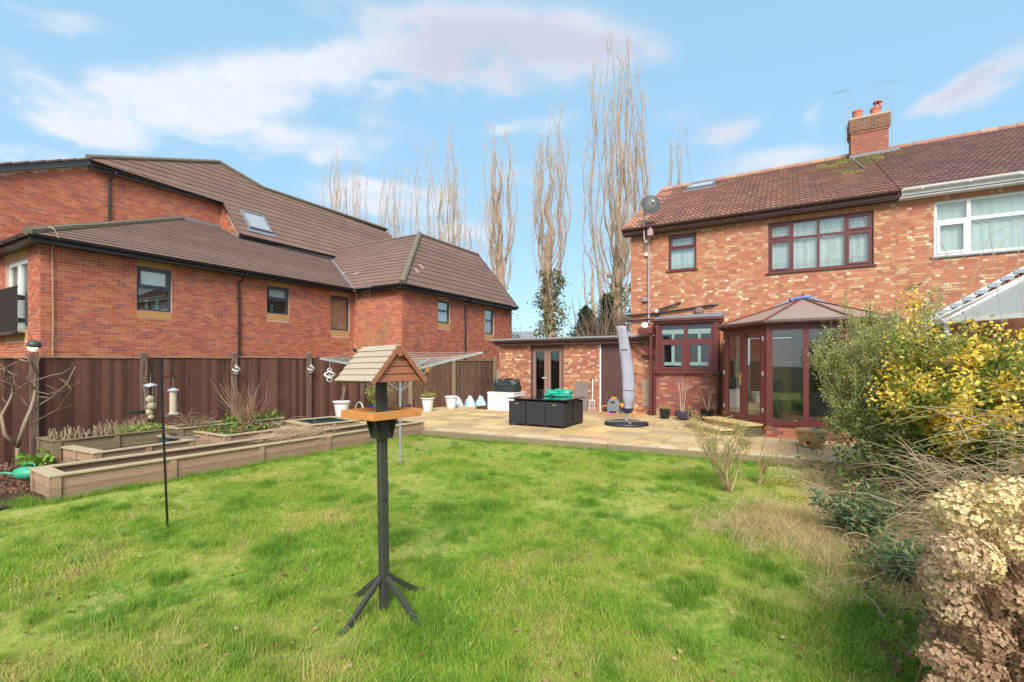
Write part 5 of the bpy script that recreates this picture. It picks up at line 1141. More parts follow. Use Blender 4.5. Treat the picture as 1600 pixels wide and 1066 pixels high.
c = offs(.38); MB().lathe(c, [(.07, -.06), (.12, 0), (.165, .08), (.16, .085)], 16, cap=False).build('hem', M['navy'], pr)
# hose reel
hr = thing('hose_reel', 'grey and orange wall hose reel standing on the patio beside the brown door', 'hose reel', (-5.0, 15.45, 0))
m = MB(); m.prism([(-5.2, 15.3, .08), (-4.82, 15.3, .08), (-4.80, 15.3, .32), (-4.9, 15.3, .50), (-5.12, 15.3, .50), (-5.22, 15.3, .34)], (0, .26, 0)); m.box(-5.22, -5.12, 15.3, 15.58, 0, .09); m.box(-4.9, -4.8, 15.3, 15.58, 0, .09); m.build('casing', M['grey_plastic'], hr, bevel=.03)
MB().box(-5.1, -4.92, 15.36, 15.5, .50, .56).build('carry_handle', M['orange_plastic'], hr, bevel=.02); MB().lathe((-4.72, 15.4, .30), [(.02, -.07), (.08, -.03), (.08, .03), (.02, .07)], 14).build('crank', M['orange_plastic'], hr)
MB().box(-5.06, -4.95, 15.292, 15.3, .36, .42).build('grip', M['black_plastic'], hr)
MB().tube([(-5.2, 15.4, .25), (-5.36, 15.35, .26), (-5.42, 15.3, .14), (-5.36, 15.25, .03), (-5.1, 15.2, .02), (-4.75, 15.22, .02)], .016, 8).build('hose', M['orange_plastic'], hr)
MB().tube([(-4.72, 15.3, .3), (-4.62, 15.22, .2), (-4.5, 15.2, .03), (-4.1, 15.15, .02), (-3.9, 15.25, .02), (-4.2, 15.3, .02)], .014, 8).build('hose', M['orange_plastic'], hr)
# fork and board against the wall
gf = thing('garden_fork', 'garden fork with white tines leaning against the outbuilding wall', 'garden fork', (-5.9, 15.75, 0))
MB().tube([(-5.88, 15.72, .42), (-5.9, 15.84, 1.15)], .016, 8).build('shaft', M['pvc_white'], gf); MB().bar((-5.96, 15.84, 1.17), (-5.84, 15.84, 1.17), .03, .03).build('grip', M['black_plastic'], gf)
m = MB(); m.bar((-5.99, 15.71, .40), (-5.77, 15.71, .40), .03, .03)
for k in range(4): m.bar((-5.98 + k * .067, 15.71, .40), (-5.99 + k * .072, 15.66, .03), .014, .02)
m.build('tines', M['pvc_white'], gf)
gb = thing('wooden_board', 'tall weathered grey board leaning on the brick wall beside the garden fork', 'board', (-6.3, 15.7, 0))
for k in range(3): MB().hexa([(-6.56 + k * .17, 15.62, .0), (-6.395 + k * .17, 15.62, .0), (-6.395 + k * .17, 15.645, .0), (-6.56 + k * .17, 15.645, .0), (-6.56 + k * .17, 15.84, 1.02), (-6.395 + k * .17, 15.84, 1.02), (-6.395 + k * .17, 15.865, 1.02), (-6.56 + k * .17, 15.865, 1.02)]).build('plank', M['greywood'], gb)
# sacks by the fence
for k, (x, y, w_, c_) in enumerate(((-11.1, 14.95, .9, 'leftmost'), (-10.78, 15.3, 1, 'middle'), (-10.4, 15.5, 1, 'rightmost'))):
    n = 14; vs = []; fs = []
    for j in range(7):
        f = j / 6
        for q in range(n): t = 2 * math.pi * q / n; r = (1 - .75 * f ** 2.2) * (1 + .12 * noise.noise(V3((math.cos(t) * 2, math.sin(t) * 2, f * 3 + k * 5)))); vs.append((.24 * w_ * r * math.cos(t), .16 * r * math.sin(t), .36 * w_ * f + (.06 * math.sin(q * 2.1) if j == 6 else 0)))
    for j in range(6):
        for q in range(n): q2 = (q + 1) % n; fs.append((j * n + q, j * n + q2, (j + 1) * n + q2, (j + 1) * n + q))
    fs += [tuple(range(n))[::-1], tuple(6 * n + q for q in range(n))]
    o = MB().add(vs, fs).build('compost_sack', M['sack_blue'], None, local=True); o.location = (x, y, 0); tag(o, c_ + ' of three blue and white compost sacks standing by the fence', 'sack', 'blue and white sacks by the fence')
pl = thing('paving_stack', 'low stack of dark slabs on the patio between the sacks and white box', 'slabs', (-9.6, 14.9, 0))
for k in range(2): MB().box(-10.0 + .03 * k, -9.45, 14.55, 15.0, .002 + k * .05, .046 + k * .05).build('slab', M['pvc_brown'], pl)
# ------------------------------------------------------------------ pots
def pot(label, loc, r0, r1, h, m, ribs=0, rim=.02, soil=True, grp=None, square=False, name='plant_pot'):
    t = thing(name, label, 'plant pot', loc, group=grp); prof = [(r0 * .96, 0), (r0, .01)]
    if ribs:
        for k in range(1, ribs * 2 + 1): f = k / (ribs * 2 + 1); prof.append((r0 + (r1 - r0) * f + (.006 if k % 2 else 0), h * f))
    else: prof += [(r0 + (r1 - r0) * .5, h * .5), (r0 + (r1 - r0) * .86, h * .86)]
    prof += [(r1 + rim, h * .9), (r1 + rim, h), (r1 - .01, h), (r1 - .03, h - .05), (.0, h - .05)]
    MB().lathe((0, 0, 0), prof, 4 if square else 28, cap=False).build('body', m, t, local=True, smooth=not square)
    if soil: MB().lathe((0, 0, h - .048), [(r1 - .02, 0), (.002, .01)], 20, cap=False).build('soil', M['soil'], t, local=True)
    return t
pot('white ribbed pot with thin bare stems, behind the farthest raised bed', (-11.5, 9.7, 0), .14, .23, .56, M['white_plastic'], 5, grp='white ribbed plant pots')
pot('white ribbed pot with a clump of green leaves, at the patio corner', (-10.89, 12.9, 0), .14, .22, .48, M['white_plastic'], 5, grp='white ribbed plant pots')
pot('white ribbed pot without plants, beside the blue sacks', (-10.85, 14.2, 0), .15, .24, .46, M['white_plastic'], 5, grp='white ribbed plant pots')
pot('dark blue glazed pot with a yellow-green shrub, behind the bird table', (-11.4, 10.97, 0), .14, .22, .36, M['glaze_blue'])
pot('small purple glazed pot against the fence behind the dryer pole', (-11.35, 12.3, 0), .12, .18, .26, M['glaze_purple'])
pot('square black pot with small green plant, left end of the kitchen bay', (-3.22, 14.8, 0), .13, .155, .30, M['black_plastic'], square=True)
t_ = thing('plant_pot', 'round dark purple glazed bowl pot with bare stems, under the bay window', 'plant pot', (-2.68, 14.75, 0)); MB().lathe((0, 0, 0), [(.13, 0), (.2, .06), (.245, .16), (.225, .24), (.235, .27), (.22, .28), (.2, .24), (0, .235)], 28, cap=False).build('body', M['glaze_purple'], t_, local=True, smooth=True)
pot('square black pot with printed ivy leaf pattern, right end of the kitchen bay', (-2.04, 14.85, 0), .145, .175, .33, M['black_plastic'], square=True)
iv = [o for o in sc.objects if o.get('label', '').startswith('square black pot with printed')][0]
lf = MB()
for k in range(8): a, z = random.uniform(-.06, .09), random.uniform(.08, .28); lf.add([(a, -.127, z), (a + .02, -.128, z + .02), (a, -.127, z + .05), (a - .02, -.128, z + .02)], [(0, 1, 2, 3)], (.15, .25, .04))
lf.build('leaf_print', M['leaf'], iv, local=True, recalc=False)
t_ = thing('plant_pot', 'large rounded terracotta pot with dark holes on the patio beside the conservatory', 'plant pot', (.42, 11.25, 0))
MB().lathe((0, 0, 0), [(.155, 0), (.175, .02), (.24, .14), (.265, .27), (.26, .29), (.285, .31), (.285, .36), (.26, .365), (.25, .33), (0, .325)], 32, cap=False).build('body', M['terracotta'], t_, local=True, smooth=True)
for a, z in ((-1.9, .13), (-.9, .25)):
    o = MB().lathe((0, 0, 0), [(.045, 0), (.03, .004), (.0, .004)], 14, cap=False).build('planting_hole', M['soil'], t_, local=True, recalc=False); rr = .236 if z < .2 else .262; o.location = (rr * math.cos(a), rr * math.sin(a), z); o.rotation_euler = (R(90), 0, a + R(90))
MB().box(-.02, .14, -.1, .02, .33, .40).build('label_tin', M['silver'], t_, local=True)
wk = thing('wire_basket', 'small white wire basket handle standing beside the first white pot', 'basket', (-11.3, 10.2, 0)); MB().tube([(-11.3 + .18 * math.cos(t), 10.2, .2 + .3 * math.sin(t)) for t in np.linspace(0, math.pi, 10)], .012, 6).build('handle', M['pvc_white'], wk); MB().lathe((-11.3, 10.2, 0), [(.17, 0), (.2, .22), (.19, .22), (.16, .01)], 20).build('basket', M['greywood'], wk)
# ------------------------------------------------------------------ plants
def stems_obj(parent, name, paths, r0, r1, cols, n=4, m='stem'):
    mb = MB()
    for p in paths:
        k = len(p); mb.tube(p, [r0 + (r1 - r0) * i / (k - 1) for i in range(k)], n, col=random.choice(cols), cap=False)
    return mb.build(name, M[m], parent, recalc=False)
def grow(p, d, L_, depth, out, spread=.5, up=.15, kids=3, seg=4, shrink=.62, r=1.0):
    pts = [V3(p)]; d = V3(d).normalized()
    for i in range(seg):
        d = (d + V3((random.gauss(0, .12), random.gauss(0, .12), random.gauss(0, .08) + up))).normalized(); pts.append(pts[-1] + d * L_ / seg)
    out.append((pts, depth))
    if depth > 0:
        for k in range(kids):
            f = random.uniform(.25, 1); i = min(int(f * seg), seg - 1); q = pts[i] + (pts[i + 1] - pts[i]) * (f * seg - i)
            nd_ = (d + V3((random.gauss(0, spread), random.gauss(0, spread), random.gauss(0, spread * .5)))).normalized()
            grow(q, nd_, L_ * shrink * random.uniform(.75, 1.2), depth - 1, out, spread, up, kids, seg, shrink)
def shrub(name, label, cat, base, n0, L_, depth, spread, up, kids, r, cols, leaves=0, lcols=None, lsize=.03, d0=.35, loc=None, leaf_on=1, laspect=.5):
    t = thing(name, label, cat, base); out = []
    for k in range(n0):
        a = random.uniform(0, 6.28); grow(V3(base) + V3((random.gauss(0, .03), random.gauss(0, .03), 0)), (math.cos(a) * d0, math.sin(a) * d0, 1), L_ * random.uniform(.7, 1.15), depth, out, spread, up, kids)
    mb = MB()
    for pts, dp in out: rr = r * (.5 ** (depth - dp)); mb.tube(pts, [rr * (1 - .5 * i / (len(pts) - 1)) for i in range(len(pts))], 4 if dp else 3, col=random.choice(cols), cap=False)
    mb.build('stems', M['stem'], t, recalc=False)
    if leaves:
        tips = [p for pts, dp in out if dp <= leaf_on for p in pts[1:]]; P = np.array([tips[random.randrange(len(tips))] for _ in range(leaves)]) + NR.normal(0, lsize * .6, (leaves, 3))
        V, F = leaves_np(P, lsize, laspect, .3); c = pal(leaves, lcols); np_obj('leaves', V, F, M['leaf'], t, np.concatenate([c, c]))
    return t, out
BRN = [(.20, .13, .08), (.26, .17, .10), (.16, .10, .07)]; TAN = [(.42, .31, .19), (.36, .26, .16), (.48, .37, .24)]; RED = [(.30, .12, .07), (.36, .17, .10), (.25, .10, .07)]
# poplars
def poplar(label, u, t, ztop, zsplit, rad, nl, seed, trunk_r=.45, ivy=0, ivytop=8, lean=0, twig=1.0, base_w=None):
    random.seed(seed); a = (u - 800) / 742; S_, C_ = math.sin(R(30.1)), math.cos(R(30.1)); x, y = (-S_ + a * C_) * t, (C_ + a * S_) * t
    T = thing('poplar_tree', label, 'tree', (x, y, -.3), group='bare poplars beyond the houses')
    tr = MB(); z = -.3; pts = []
    for k in range(8): f = k / 7; pts.append(V3((x + .25 * math.sin(f * 4 + seed) + lean * f * 2, y, -.3 + (zsplit + 2 + .3) * f)))
    tr.tube(pts, [trunk_r * (1.15 - .55 * k / 7) for k in range(8)], 9, col=(1, 1, 1)); topz = pts[-1]
    for b in range(10):                                   # burrs on the pollarded trunk
        q = pts[3 + b % 4] + V3((random.gauss(0, .3), random.gauss(0, .3), random.uniform(-.8, .8))); tr.lathe(q, [(.02, -.25), (.22, 0), (.02, .25)], 6)
    tr.build('trunk', M['bark'], T, smooth=True)
    lb = MB(); tw = MB(); limbs = []; ld = [pts[-1] + V3((.22 * math.sin(q * 1.3 + seed), .2 * math.cos(q * 1.1), (ztop * .8 - pts[-1].z) * q / 9)) for q in range(10)]; lb.tube(ld, [trunk_r * .48 * (1 - q / 9.3) ** 1.2 + .015 for q in range(10)], 6)
    for k in range(nl):
        th = random.uniform(0, 6.28); z0 = random.uniform(zsplit * .55, zsplit + 1.8); i = min(6, int((z0 + .3) / (zsplit + 2.3) * 7)); p = V3((pts[i].x, pts[i].y, z0 - random.uniform(0, 2.5)))
        H_ = (ztop - z0) * random.uniform(.5, .97); out_ = rad * random.uniform(.2, 1.08) ** .8; N_ = 12; L_ = []
        wob = random.uniform(0, 6)
        for j in range(N_ + 1):
            f = j / N_; o_ = out_ * (1 - (1 - min(1, f * 2.6)) ** 2) * (1 - .12 * max(0, f - .45) / .55); L_.append(V3((p.x + math.cos(th) * o_ + .13 * math.sin(f * 15 + wob) + lean * f, p.y + math.sin(th) * o_ + .11 * math.cos(f * 13 + wob), p.z + H_ * f ** .95)))
        r = (random.uniform(.085, .12) if k < 2 else random.uniform(.02, .048)) * trunk_r / .45
        lb.tube(L_, [r * (1 - f / N_) ** .7 + .010 for f in range(N_ + 1)], 5); limbs.append((L_, H_))
        for q in range(int(24 * twig)):
            f = random.uniform(.12, .98); i = min(int(f * N_), N_ - 1); s = L_[i] + (L_[i + 1] - L_[i]) * (f * N_ - i)
            l_ = random.uniform(.7, 2.3) * (1.25 - .6 * f); d = V3((random.gauss(0, .24), random.gauss(0, .24), 1)).normalized(); e = V3((random.gauss(0, .3), random.gauss(0, .3), 0)).normalized() * random.uniform(.1, .32) * l_ * .6
            m1 = s + d * l_ * .4 + e; m2 = s + d * l_ + e * 1.2; tw.tube([s, m1, m2], [.019, .013, .006], 3, cap=False)
            for w in range(2):
                g = random.uniform(.2, .9); b0 = s + (m1 - s) * g; d2 = V3((random.gauss(0, .35), random.gauss(0, .35), 1)).normalized(); tw.tube([b0, b0 + d2 * l_ * .5], [.012, .006], 3, cap=False)
    lb.build('limbs', M['bark'], T, recalc=False); tw.build('twigs', M['twig'], T, recalc=False)
    if ivy:
        n = ivy; zz = NR.uniform(0, 1, n) ** 1.1 * ivytop; th = NR.uniform(0, 6.28, n); rr = trunk_r * 1.1 + NR.exponential(.38, n) * (1.3 - zz / ivytop) + .1
        P = np.stack([x + rr * np.cos(th), y + rr * np.sin(th), zz], 1); P[:, 0] += .35 * np.sin(zz * 2.2 + seed)
        V, F = leaves_np(P, .22, .8); c = pal(n, [(.13, .15, .04), (.19, .20, .06), (.26, .25, .08), (.10, .12, .04), (.34, .29, .12), (.30, .22, .12)], .2); np_obj('ivy', V, F, M['leaf'], T, np.concatenate([c, c]))
    return T
poplar('leftmost bare poplar, a low fan of upright branches above the tall brown roof', 540, 58, 30, 11, 3.1, 32, 3, .42)
poplar('slender bare poplar between the leftmost fan and the roof peak', 614, 60, 30, 12, 2.2, 20, 4, .38)
poplar('broad bare poplar rising behind the peak of the near brown roof', 686, 56, 31, 11.5, 3.0, 30, 5, .44)
poplar('bare poplar with a thick lopped trunk, just beyond the sloping roof end', 781, 46, 27.5, 11, 2.1, 19, 6, .55, ivy=500, ivytop=9)
poplar('bare poplar with bushy yellow-green ivy covering its lower trunk', 860, 40, 26, 10.5, 1.9, 19, 8, .5, ivy=3200, ivytop=9.5)
poplar('tallest and thickest bare poplar, just left of the brick house', 968, 37, 28.5, 10, 2.5, 34, 9, .58, ivy=1500, ivytop=8)
poplar('faint bare poplar showing above the left end of the tiled house roof', 1056, 52, 31, 12, 1.3, 12, 11, .3)
poplar('thin bare poplar between the ivy-clad tree and the tallest poplar', 925, 60, 24, 10, 1.6, 6, 12, .3, twig=.8)
poplar('short bare poplar seen between the lopped trunk and ivy-clad tree', 735, 60, 25, 10, 1.7, 9, 13, .3, twig=.8)
random.seed(21)
# spreading low branches of the ivy tree, dark evergreens
def wpos(u, t): a = (u - 800) / 742; S_, C_ = math.sin(R(30.1)), math.cos(R(30.1)); return (-S_ + a * C_) * t, (C_ + a * S_) * t
for (u, t, h, w, lab) in ((915, 33, 5.6, 1.9, 'dark evergreen conifer behind the outbuilding roof, left one'), (948, 34, 6.6, 1.8, 'dark evergreen beside the base of the tallest poplar'), (885, 36, 3.6, 1.8, 'low dark evergreen between the ivy tree and the conifer')):
    x, y = wpos(u, t); T = thing('conifer', lab, 'tree', (x, y, -.3)); MB().tube([(x, y, -.3), (x, y, h * .9)], [.18, .04], 7).build('trunk', M['bark'], T)
    n = 9000; zz = NR.uniform(.05, 1, n); r = w * (1 - zz) ** .6 * NR.uniform(.25, 1.05, n) * (1 + .25 * np.sin(zz * 21)); th = NR.uniform(0, 6.28, n); r *= 1 + .2 * np.sin(th * 5 + zz * 7)
    V, F = leaves_np(np.stack([x + r * np.cos(th), y + r * np.sin(th), zz * h], 1), .20, .35, -.2); c = pal(n, [(.030, .05, .028), (.045, .07, .035), (.06, .085, .04), (.08, .085, .045)], .25); np_obj('crown', V, F, M['leaf'], T, np.concatenate([c, c]))
T = thing('bare_thicket', 'brown leafless thicket behind the outbuilding, right of the conifers', 'shrub', (*wpos(968, 30), -.3)); out = []
for k in range(60): a, b = random.gauss(0, .9), random.gauss(0, .7); x, y = wpos(965, 30); grow((x + a, y + b, 0), (a * .12, b * .1, 1), random.uniform(2.6, 4.3), 1, out, .25, .12, 5)
stems_obj(T, 'stems', [p for p, d in out], .035, .01, [(.26, .17, .11), (.34, .23, .15), (.22, .14, .09)], 3)
# far roof
fr_ = thing('distant_house', 'distant grey-roofed house glimpsed low between the trees', 'house', (*wpos(812, 75), 0)); x, y = wpos(812, 75); MB().box(x - 4, x + 4, y - 3, y + 3, -.3, 4.6).build('wall', M['mortar_h'], fr_); MB().prism([(x - 4.4, y - 3.4, 4.5), (x + 4.4, y - 3.4, 4.5), (x + 3, y, 6.6), (x - 3, y, 6.6)], (0, 0, .1)).build('roof', M['slate'], fr_)
x, y = wpos(800, 66); T = thing('conifer', 'small dark shrub at the corner of the far brick wall', 'tree', (x, y, 0)); n = 1500; P = NR.normal(0, 1, (n, 3)) * [.9, .9, 1.2] + [x, y, 3.6]; V, F = leaves_np(P, .3, .5); c = pal(n, [(.05, .07, .04), (.07, .09, .05)]); np_obj('crown', V, F, M['leaf'], T, np.concatenate([c, c])); MB().tube([(x, y, 0), (x, y, 3.4)], .15, 6).build('trunk', M['bark'], T)

# left garden: small bare tree in front of the fence
T = thing('bare_tree', 'small leafless fruit tree with curving branches before the fence at far left', 'tree', (-11.0, 2.9, -.13)); mb = MB()
def W(u, v, t): a, b = (u - 800) / 742, (568 - v) / 742; S_, C_ = math.sin(R(30.1)), math.cos(R(30.1)); return V3(((-S_ + a * C_) * t, (C_ + a * S_) * t, 1.68 + b * t))
for pts, r in (([(28, 698), (8, 680), (2, 650), (12, 632), (20, 612), (12, 590), (8, 575)], .03), ([(28, 698), (36, 670), (48, 640), (55, 612), (58, 585), (50, 566), (30, 562)], .034), ([(20, 612), (40, 600), (70, 590), (96, 584), (110, 575)], .013), ([(48, 640), (30, 618), (0, 600)], .012),
               ([(55, 612), (45, 598), (20, 585), (0, 576)], .016), ([(55, 640), (80, 622), (105, 600), (118, 572)], .016), ([(55, 612), (75, 616), (95, 612)], .01), ([(58, 585), (62, 560), (75, 545), (95, 520)], .01), ([(50, 660), (90, 640), (112, 610)], .008), ([(5, 650), (0, 640), (-20, 620)], .01), ([(12, 590), (24, 600), (34, 606)], .006)):
    P = [W(u, v, 8.2 + .25 * math.sin(i * 1.3 + r * 100)) for i, (u, v) in enumerate(pts)]; P2 = []
    for i in range(len(P) - 1): P2 += [P[i], (P[i] + P[i + 1]) / 2 + V3((random.gauss(0, .012), random.gauss(0, .012), random.gauss(0, .012)))]
    P2.append(P[-1]); mb.tube(P2, [r * (1 - .55 * i / (len(P2) - 1)) for i in range(len(P2))], 6, col=(.27, .20, .14))
    for k in range(3):
        i = random.randrange(1, len(P)); d = V3((random.gauss(0, 1), random.gauss(0, .6), abs(random.gauss(.5, .5)))).normalized(); mb.tube([P[i], P[i] + d * random.uniform(.15, .4)], [r * .35, .003], 4, col=(.30, .23, .16))
mb.tube([W(28, 696, 8.2), V3((W(28, 698, 8.2).x, W(28, 698, 8.2).y, -.2))], .035, 7, col=(.27, .20, .14)); mb.build('branches', M['stem'], T, recalc=False, smooth=True)
def scatter_stems(name, label, cat, cx, cy, z, rx, ry, n, h, lean, r, cols, kind=None):
    T = thing(name, label, cat, (cx, cy, z)); ps = []
    for k in range(n):
        x, y = cx + random.uniform(-rx, rx), cy + random.uniform(-ry, ry); hh = random.uniform(.5, 1) * h; d = V3((random.gauss(0, lean), random.gauss(0, lean), 1)).normalized(); m_ = V3((random.gauss(0, lean * .1), random.gauss(0, lean * .1), 0)); ps.append([V3((x, y, z)), V3((x, y, z)) + d * hh * .5 + m_, V3((x, y, z)) + d * hh])
    stems_obj(T, 'stems', ps, r, r * .6, cols, 5); return T
scatter_stems('cut_stems', 'pale cut-back dead stems standing in the tall bed at far left', 'plant', -11.6, 3.75, .27, .28, .5, 60, .26, .18, .011, TAN)
scatter_stems('dead_stalks', 'pale seed-headed dead stalks at the back of the tall bed', 'plant', -11.7, 4.4, .27, .12, .4, 70, .34, .3, .005, TAN)
T, o = shrub('twig_heap', 'heap of dry brown prunings between the tall bed and the fence', 'twigs', (-11.5, 5.6, .26), 30, .42, 2, .9, -.12, 3, .006, BRN + TAN, d0=1.2)
T, o = shrub('twiggy_shrub', 'upright reddish twiggy shrub rising from the strawberry bed by the fence', 'shrub', (-10.9, 6.45, .16), 34, .85, 1, .22, .05, 3, .007, RED + TAN, d0=.55)
def low_leaves(name, label, cx, cy, z, rx, ry, n, size, cols, h=.08, cat='plant', kind='stuff', asp=.7, up=.5):
    P = np.stack([cx + NR.uniform(-rx, rx, n), cy + NR.uniform(-ry, ry, n), z + np.abs(NR.normal(0, h, n))], 1); V, F = leaves_np(P, size, asp, up); c = pal(n, cols, .2); o = np_obj(name, V, F, M['leaf'], None, np.concatenate([c, c])); tag(o, label, cat, kind=kind); return o
GRN = [(.13, .22, .04), (.20, .30, .06), (.08, .15, .035), (.28, .34, .08)]
low_leaves('strawberry_plants', 'low green strawberry leaves filling the middle raised bed', -10.68, 6.2, .17, .62, .66, 1900, .07, GRN + [(.35, .22, .08), (.07, .16, .07), (.3, .10, .06)], .05)
low_leaves('green_groundcover', 'pale green ground cover in the tall bed beside the cut stems', -11.5, 4.6, .29, .3, .4, 1100, .045, [(.30, .36, .10), (.38, .42, .14), (.22, .30, .07)], .06)
low_leaves('green_groundcover', 'green foliage behind the strawberry bed against the fence', -11.45, 7.0, .27, .25, .7, 900, .06, GRN, .07)
low_leaves('leafy_weeds', 'bright green leafy weed clump beside the watering can', -11.3, 3.0, -.12, .18, .2, 260, .10, [(.16, .30, .04), (.24, .38, .06)], .10)
T = thing('straw_heap', 'heap of dry straw-coloured grass lying across the far end of the longest bed', 'straw', (-8.7, 6.0, .22)); ps = []
for k in range(420):
    x, y = -8.66 + random.gauss(0, .17), 6.25 + random.gauss(0, .38); z = .18 + abs(random.gauss(0, .10)) * max(0, 1 - ((y - 6.3) / 1.1) ** 2); d = V3((random.gauss(.1, .5), random.gauss(-.7, .6), random.gauss(.1, .22))).normalized(); L_ = random.uniform(.15, .45); ps.append([V3((x, y, z)), V3((x, y, z)) + d * L_ * .5 + V3((0, 0, .02)), V3((x, y, z)) + d * L_ + V3((0, 0, -.03))])
stems_obj(T, 'straws', ps, .0035, .0015, [(.55, .40, .24), (.62, .48, .3), (.46, .31, .18), (.40, .26, .16)], 3)
shrub('potted_plant', 'bare thin stems growing from the first white pot', 'plant', (-11.5, 9.7, .5), 5, .55, 1, .3, .1, 2, .006, TAN, d0=.5)
shrub('sapling', 'thin bare sapling against the fence behind the first white pot', 'plant', (-11.75, 10.3, 0), 1, 1.5, 2, .3, .2, 3, .018, TAN, d0=.1)
shrub('potted_plant', 'yellow-green leafy shrub in the blue pot behind the bird table', 'shrub', (-11.4, 10.97, .3), 9, .55, 1, .5, .1, 3, .008, TAN, 900, [(.38, .38, .10), (.30, .34, .08), (.46, .42, .14), (.2, .25, .06)], .075, d0=.7)
shrub('potted_plant', 'small clump of yellow-green leaves in the white pot at the patio corner', 'plant', (-10.89, 12.9, .42), 9, .2, 1, .6, 0, 3, .005, TAN, 420, [(.35, .36, .10), (.28, .32, .08), (.45, .38, .15)], .06, d0=1)
shrub('potted_plant', 'small green shoots in the left square black pot', 'plant', (-3.22, 14.8, .25), 7, .16, 0, .5, 0, 0, .005, TAN, 90, [(.40, .42, .12), (.3, .36, .08)], .06, d0=.8, leaf_on=0)
shrub('potted_plant', 'bare pale forked sapling growing in the purple bowl pot', 'plant', (-2.68, 14.75, .22), 3, 1.0, 1, .5, .12, 3, .013, [(.50, .42, .33), (.56, .48, .38)], d0=.12)
shrub('potted_plant', 'bare pale stick plant in the right square black pot', 'plant', (-2.04, 14.85, .28), 3, .75, 1, .25, .2, 2, .01, [(.50, .42, .33)], d0=.1)
shrub('fence_sapling', 'thin yellowish bush rising behind the fence against the modern building', 'shrub', (-12.7, 12.2, .3), 7, 2.0, 2, .25, .15, 4, .012, [(.36, .28, .13), (.42, .34, .16)], 500, [(.32, .30, .10), (.38, .34, .14)], .05, d0=.25)
shrub('budding_shrub', 'sparse budding shrub standing in the lawn before the conservatory', 'shrub', (-.68, 7.35, -.15), 9, .74, 3, .45, .10, 3, .013, [(.33, .22, .12), (.40, .29, .16), (.28, .18, .10)], 2800, [(.38, .40, .12), (.30, .34, .09), (.46, .44, .16), (.45, .33, .16)], .026, d0=.65)
shrub('budding_shrub', 'small budding shrub just right of the sparse one, by the patio edge', 'shrub', (-.35, 8.0, -.13), 5, .42, 2, .35, .12, 3, .011, [(.33, .22, .12), (.40, .29, .16)], 700, [(.32, .34, .10), (.42, .40, .14)], .026, d0=.5)
# ------------------------------------------------------------------ right-hand border
# feathery green shrub by the conservatory
T = thing('feathery_shrub', 'tall feathery yellow-green shrub between the conservatory and the yellow bush', 'shrub', (1.1, 9.5, -.1)); out = []
for k in range(120):
    x, y = 1.38 + random.gauss(0, .27), 9.2 + random.gauss(0, .25); a = random.uniform(0, 6.28); grow((x, y, -.05), (math.cos(a) * .17, math.sin(a) * .17, 1), random.uniform(1.0, 2.2), 2, out, .30, .06, 6, shrink=.34)
stems_obj(T, 'stems', [p for p, d in out], .006, .0022, [(.32, .31, .13), (.42, .39, .2), (.25, .25, .1), (.46, .4, .24)], 3)
tips = [q for p, d in out for q in p[1:]]; n = 80000; P = np.array([tips[i] for i in NR.randint(0, len(tips), n)]) + NR.normal(0, .035, (n, 3)); V, F = leaves_np(P, .042, .35, .4); c = pal(n, [(.40, .42, .12), (.50, .50, .18), (.32, .36, .09), (.54, .52, .22), (.24, .27, .07)], .2); np_obj('leaves', V, F, M['leaf'], T, np.concatenate([c, c]))
# golden variegated bush
T = thing('golden_bush', 'large bush with bright yellow variegated leaves at the right edge', 'shrub', (2.0, 8.7, -.1)); out = []
for k in range(60):
    a = random.uniform(0, 6.28); grow((2.25 + random.gauss(0, .35), 8.5 + random.gauss(0, .3), .0), (math.cos(a) * .6, math.sin(a) * .6, 1), random.uniform(1.0, 1.55), 2, out, .55, .02, 5, shrink=.5)
stems_obj(T, 'stems', [p for p, d in out], .012, .003, [(.18, .14, .08), (.25, .2, .1)], 4)
tips = np.array([q for p, d in out if d < 2 for q in p[1:]]); tips = tips[tips[:, 2] > .35]
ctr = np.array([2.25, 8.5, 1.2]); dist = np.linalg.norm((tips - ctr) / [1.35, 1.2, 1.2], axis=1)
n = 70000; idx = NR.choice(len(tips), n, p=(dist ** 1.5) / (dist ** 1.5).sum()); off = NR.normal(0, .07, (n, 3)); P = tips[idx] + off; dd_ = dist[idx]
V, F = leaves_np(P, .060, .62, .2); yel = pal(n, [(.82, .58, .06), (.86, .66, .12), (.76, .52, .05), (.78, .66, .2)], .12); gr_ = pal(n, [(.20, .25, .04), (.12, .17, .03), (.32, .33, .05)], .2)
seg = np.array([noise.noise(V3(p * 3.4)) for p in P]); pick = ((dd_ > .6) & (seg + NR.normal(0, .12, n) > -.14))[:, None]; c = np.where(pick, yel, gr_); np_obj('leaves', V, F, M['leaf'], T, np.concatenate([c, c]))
# dark green under-shrub in the yellow bush
T = thing('bay_shrub', 'dark glossy green shrub below the golden bush', 'shrub', (1.55, 7.7, -.1)); n = 7000; P = NR.normal(0, 1, (n, 3)) * [.55, .42, .32] + [1.75, 8.0, .45]; P = P[P[:, 2] > -.1]; n = len(P)
V, F = leaves_np(P, .07, .5); c = pal(n, [(.05, .09, .03), (.09, .14, .04), (.15, .2, .05), (.22, .27, .07)], .2); np_obj('leaves', V, F, M['leaf'], T, np.concatenate([c, c])); stems_obj(T, 'stems', [[V3((1.7, 7.9, -.15)), V3((1.7 + random.gauss(0, .4), 7.9 + random.gauss(0, .3), random.uniform(.3, .9)))] for _ in range(30)], .01, .004, BRN, 4)
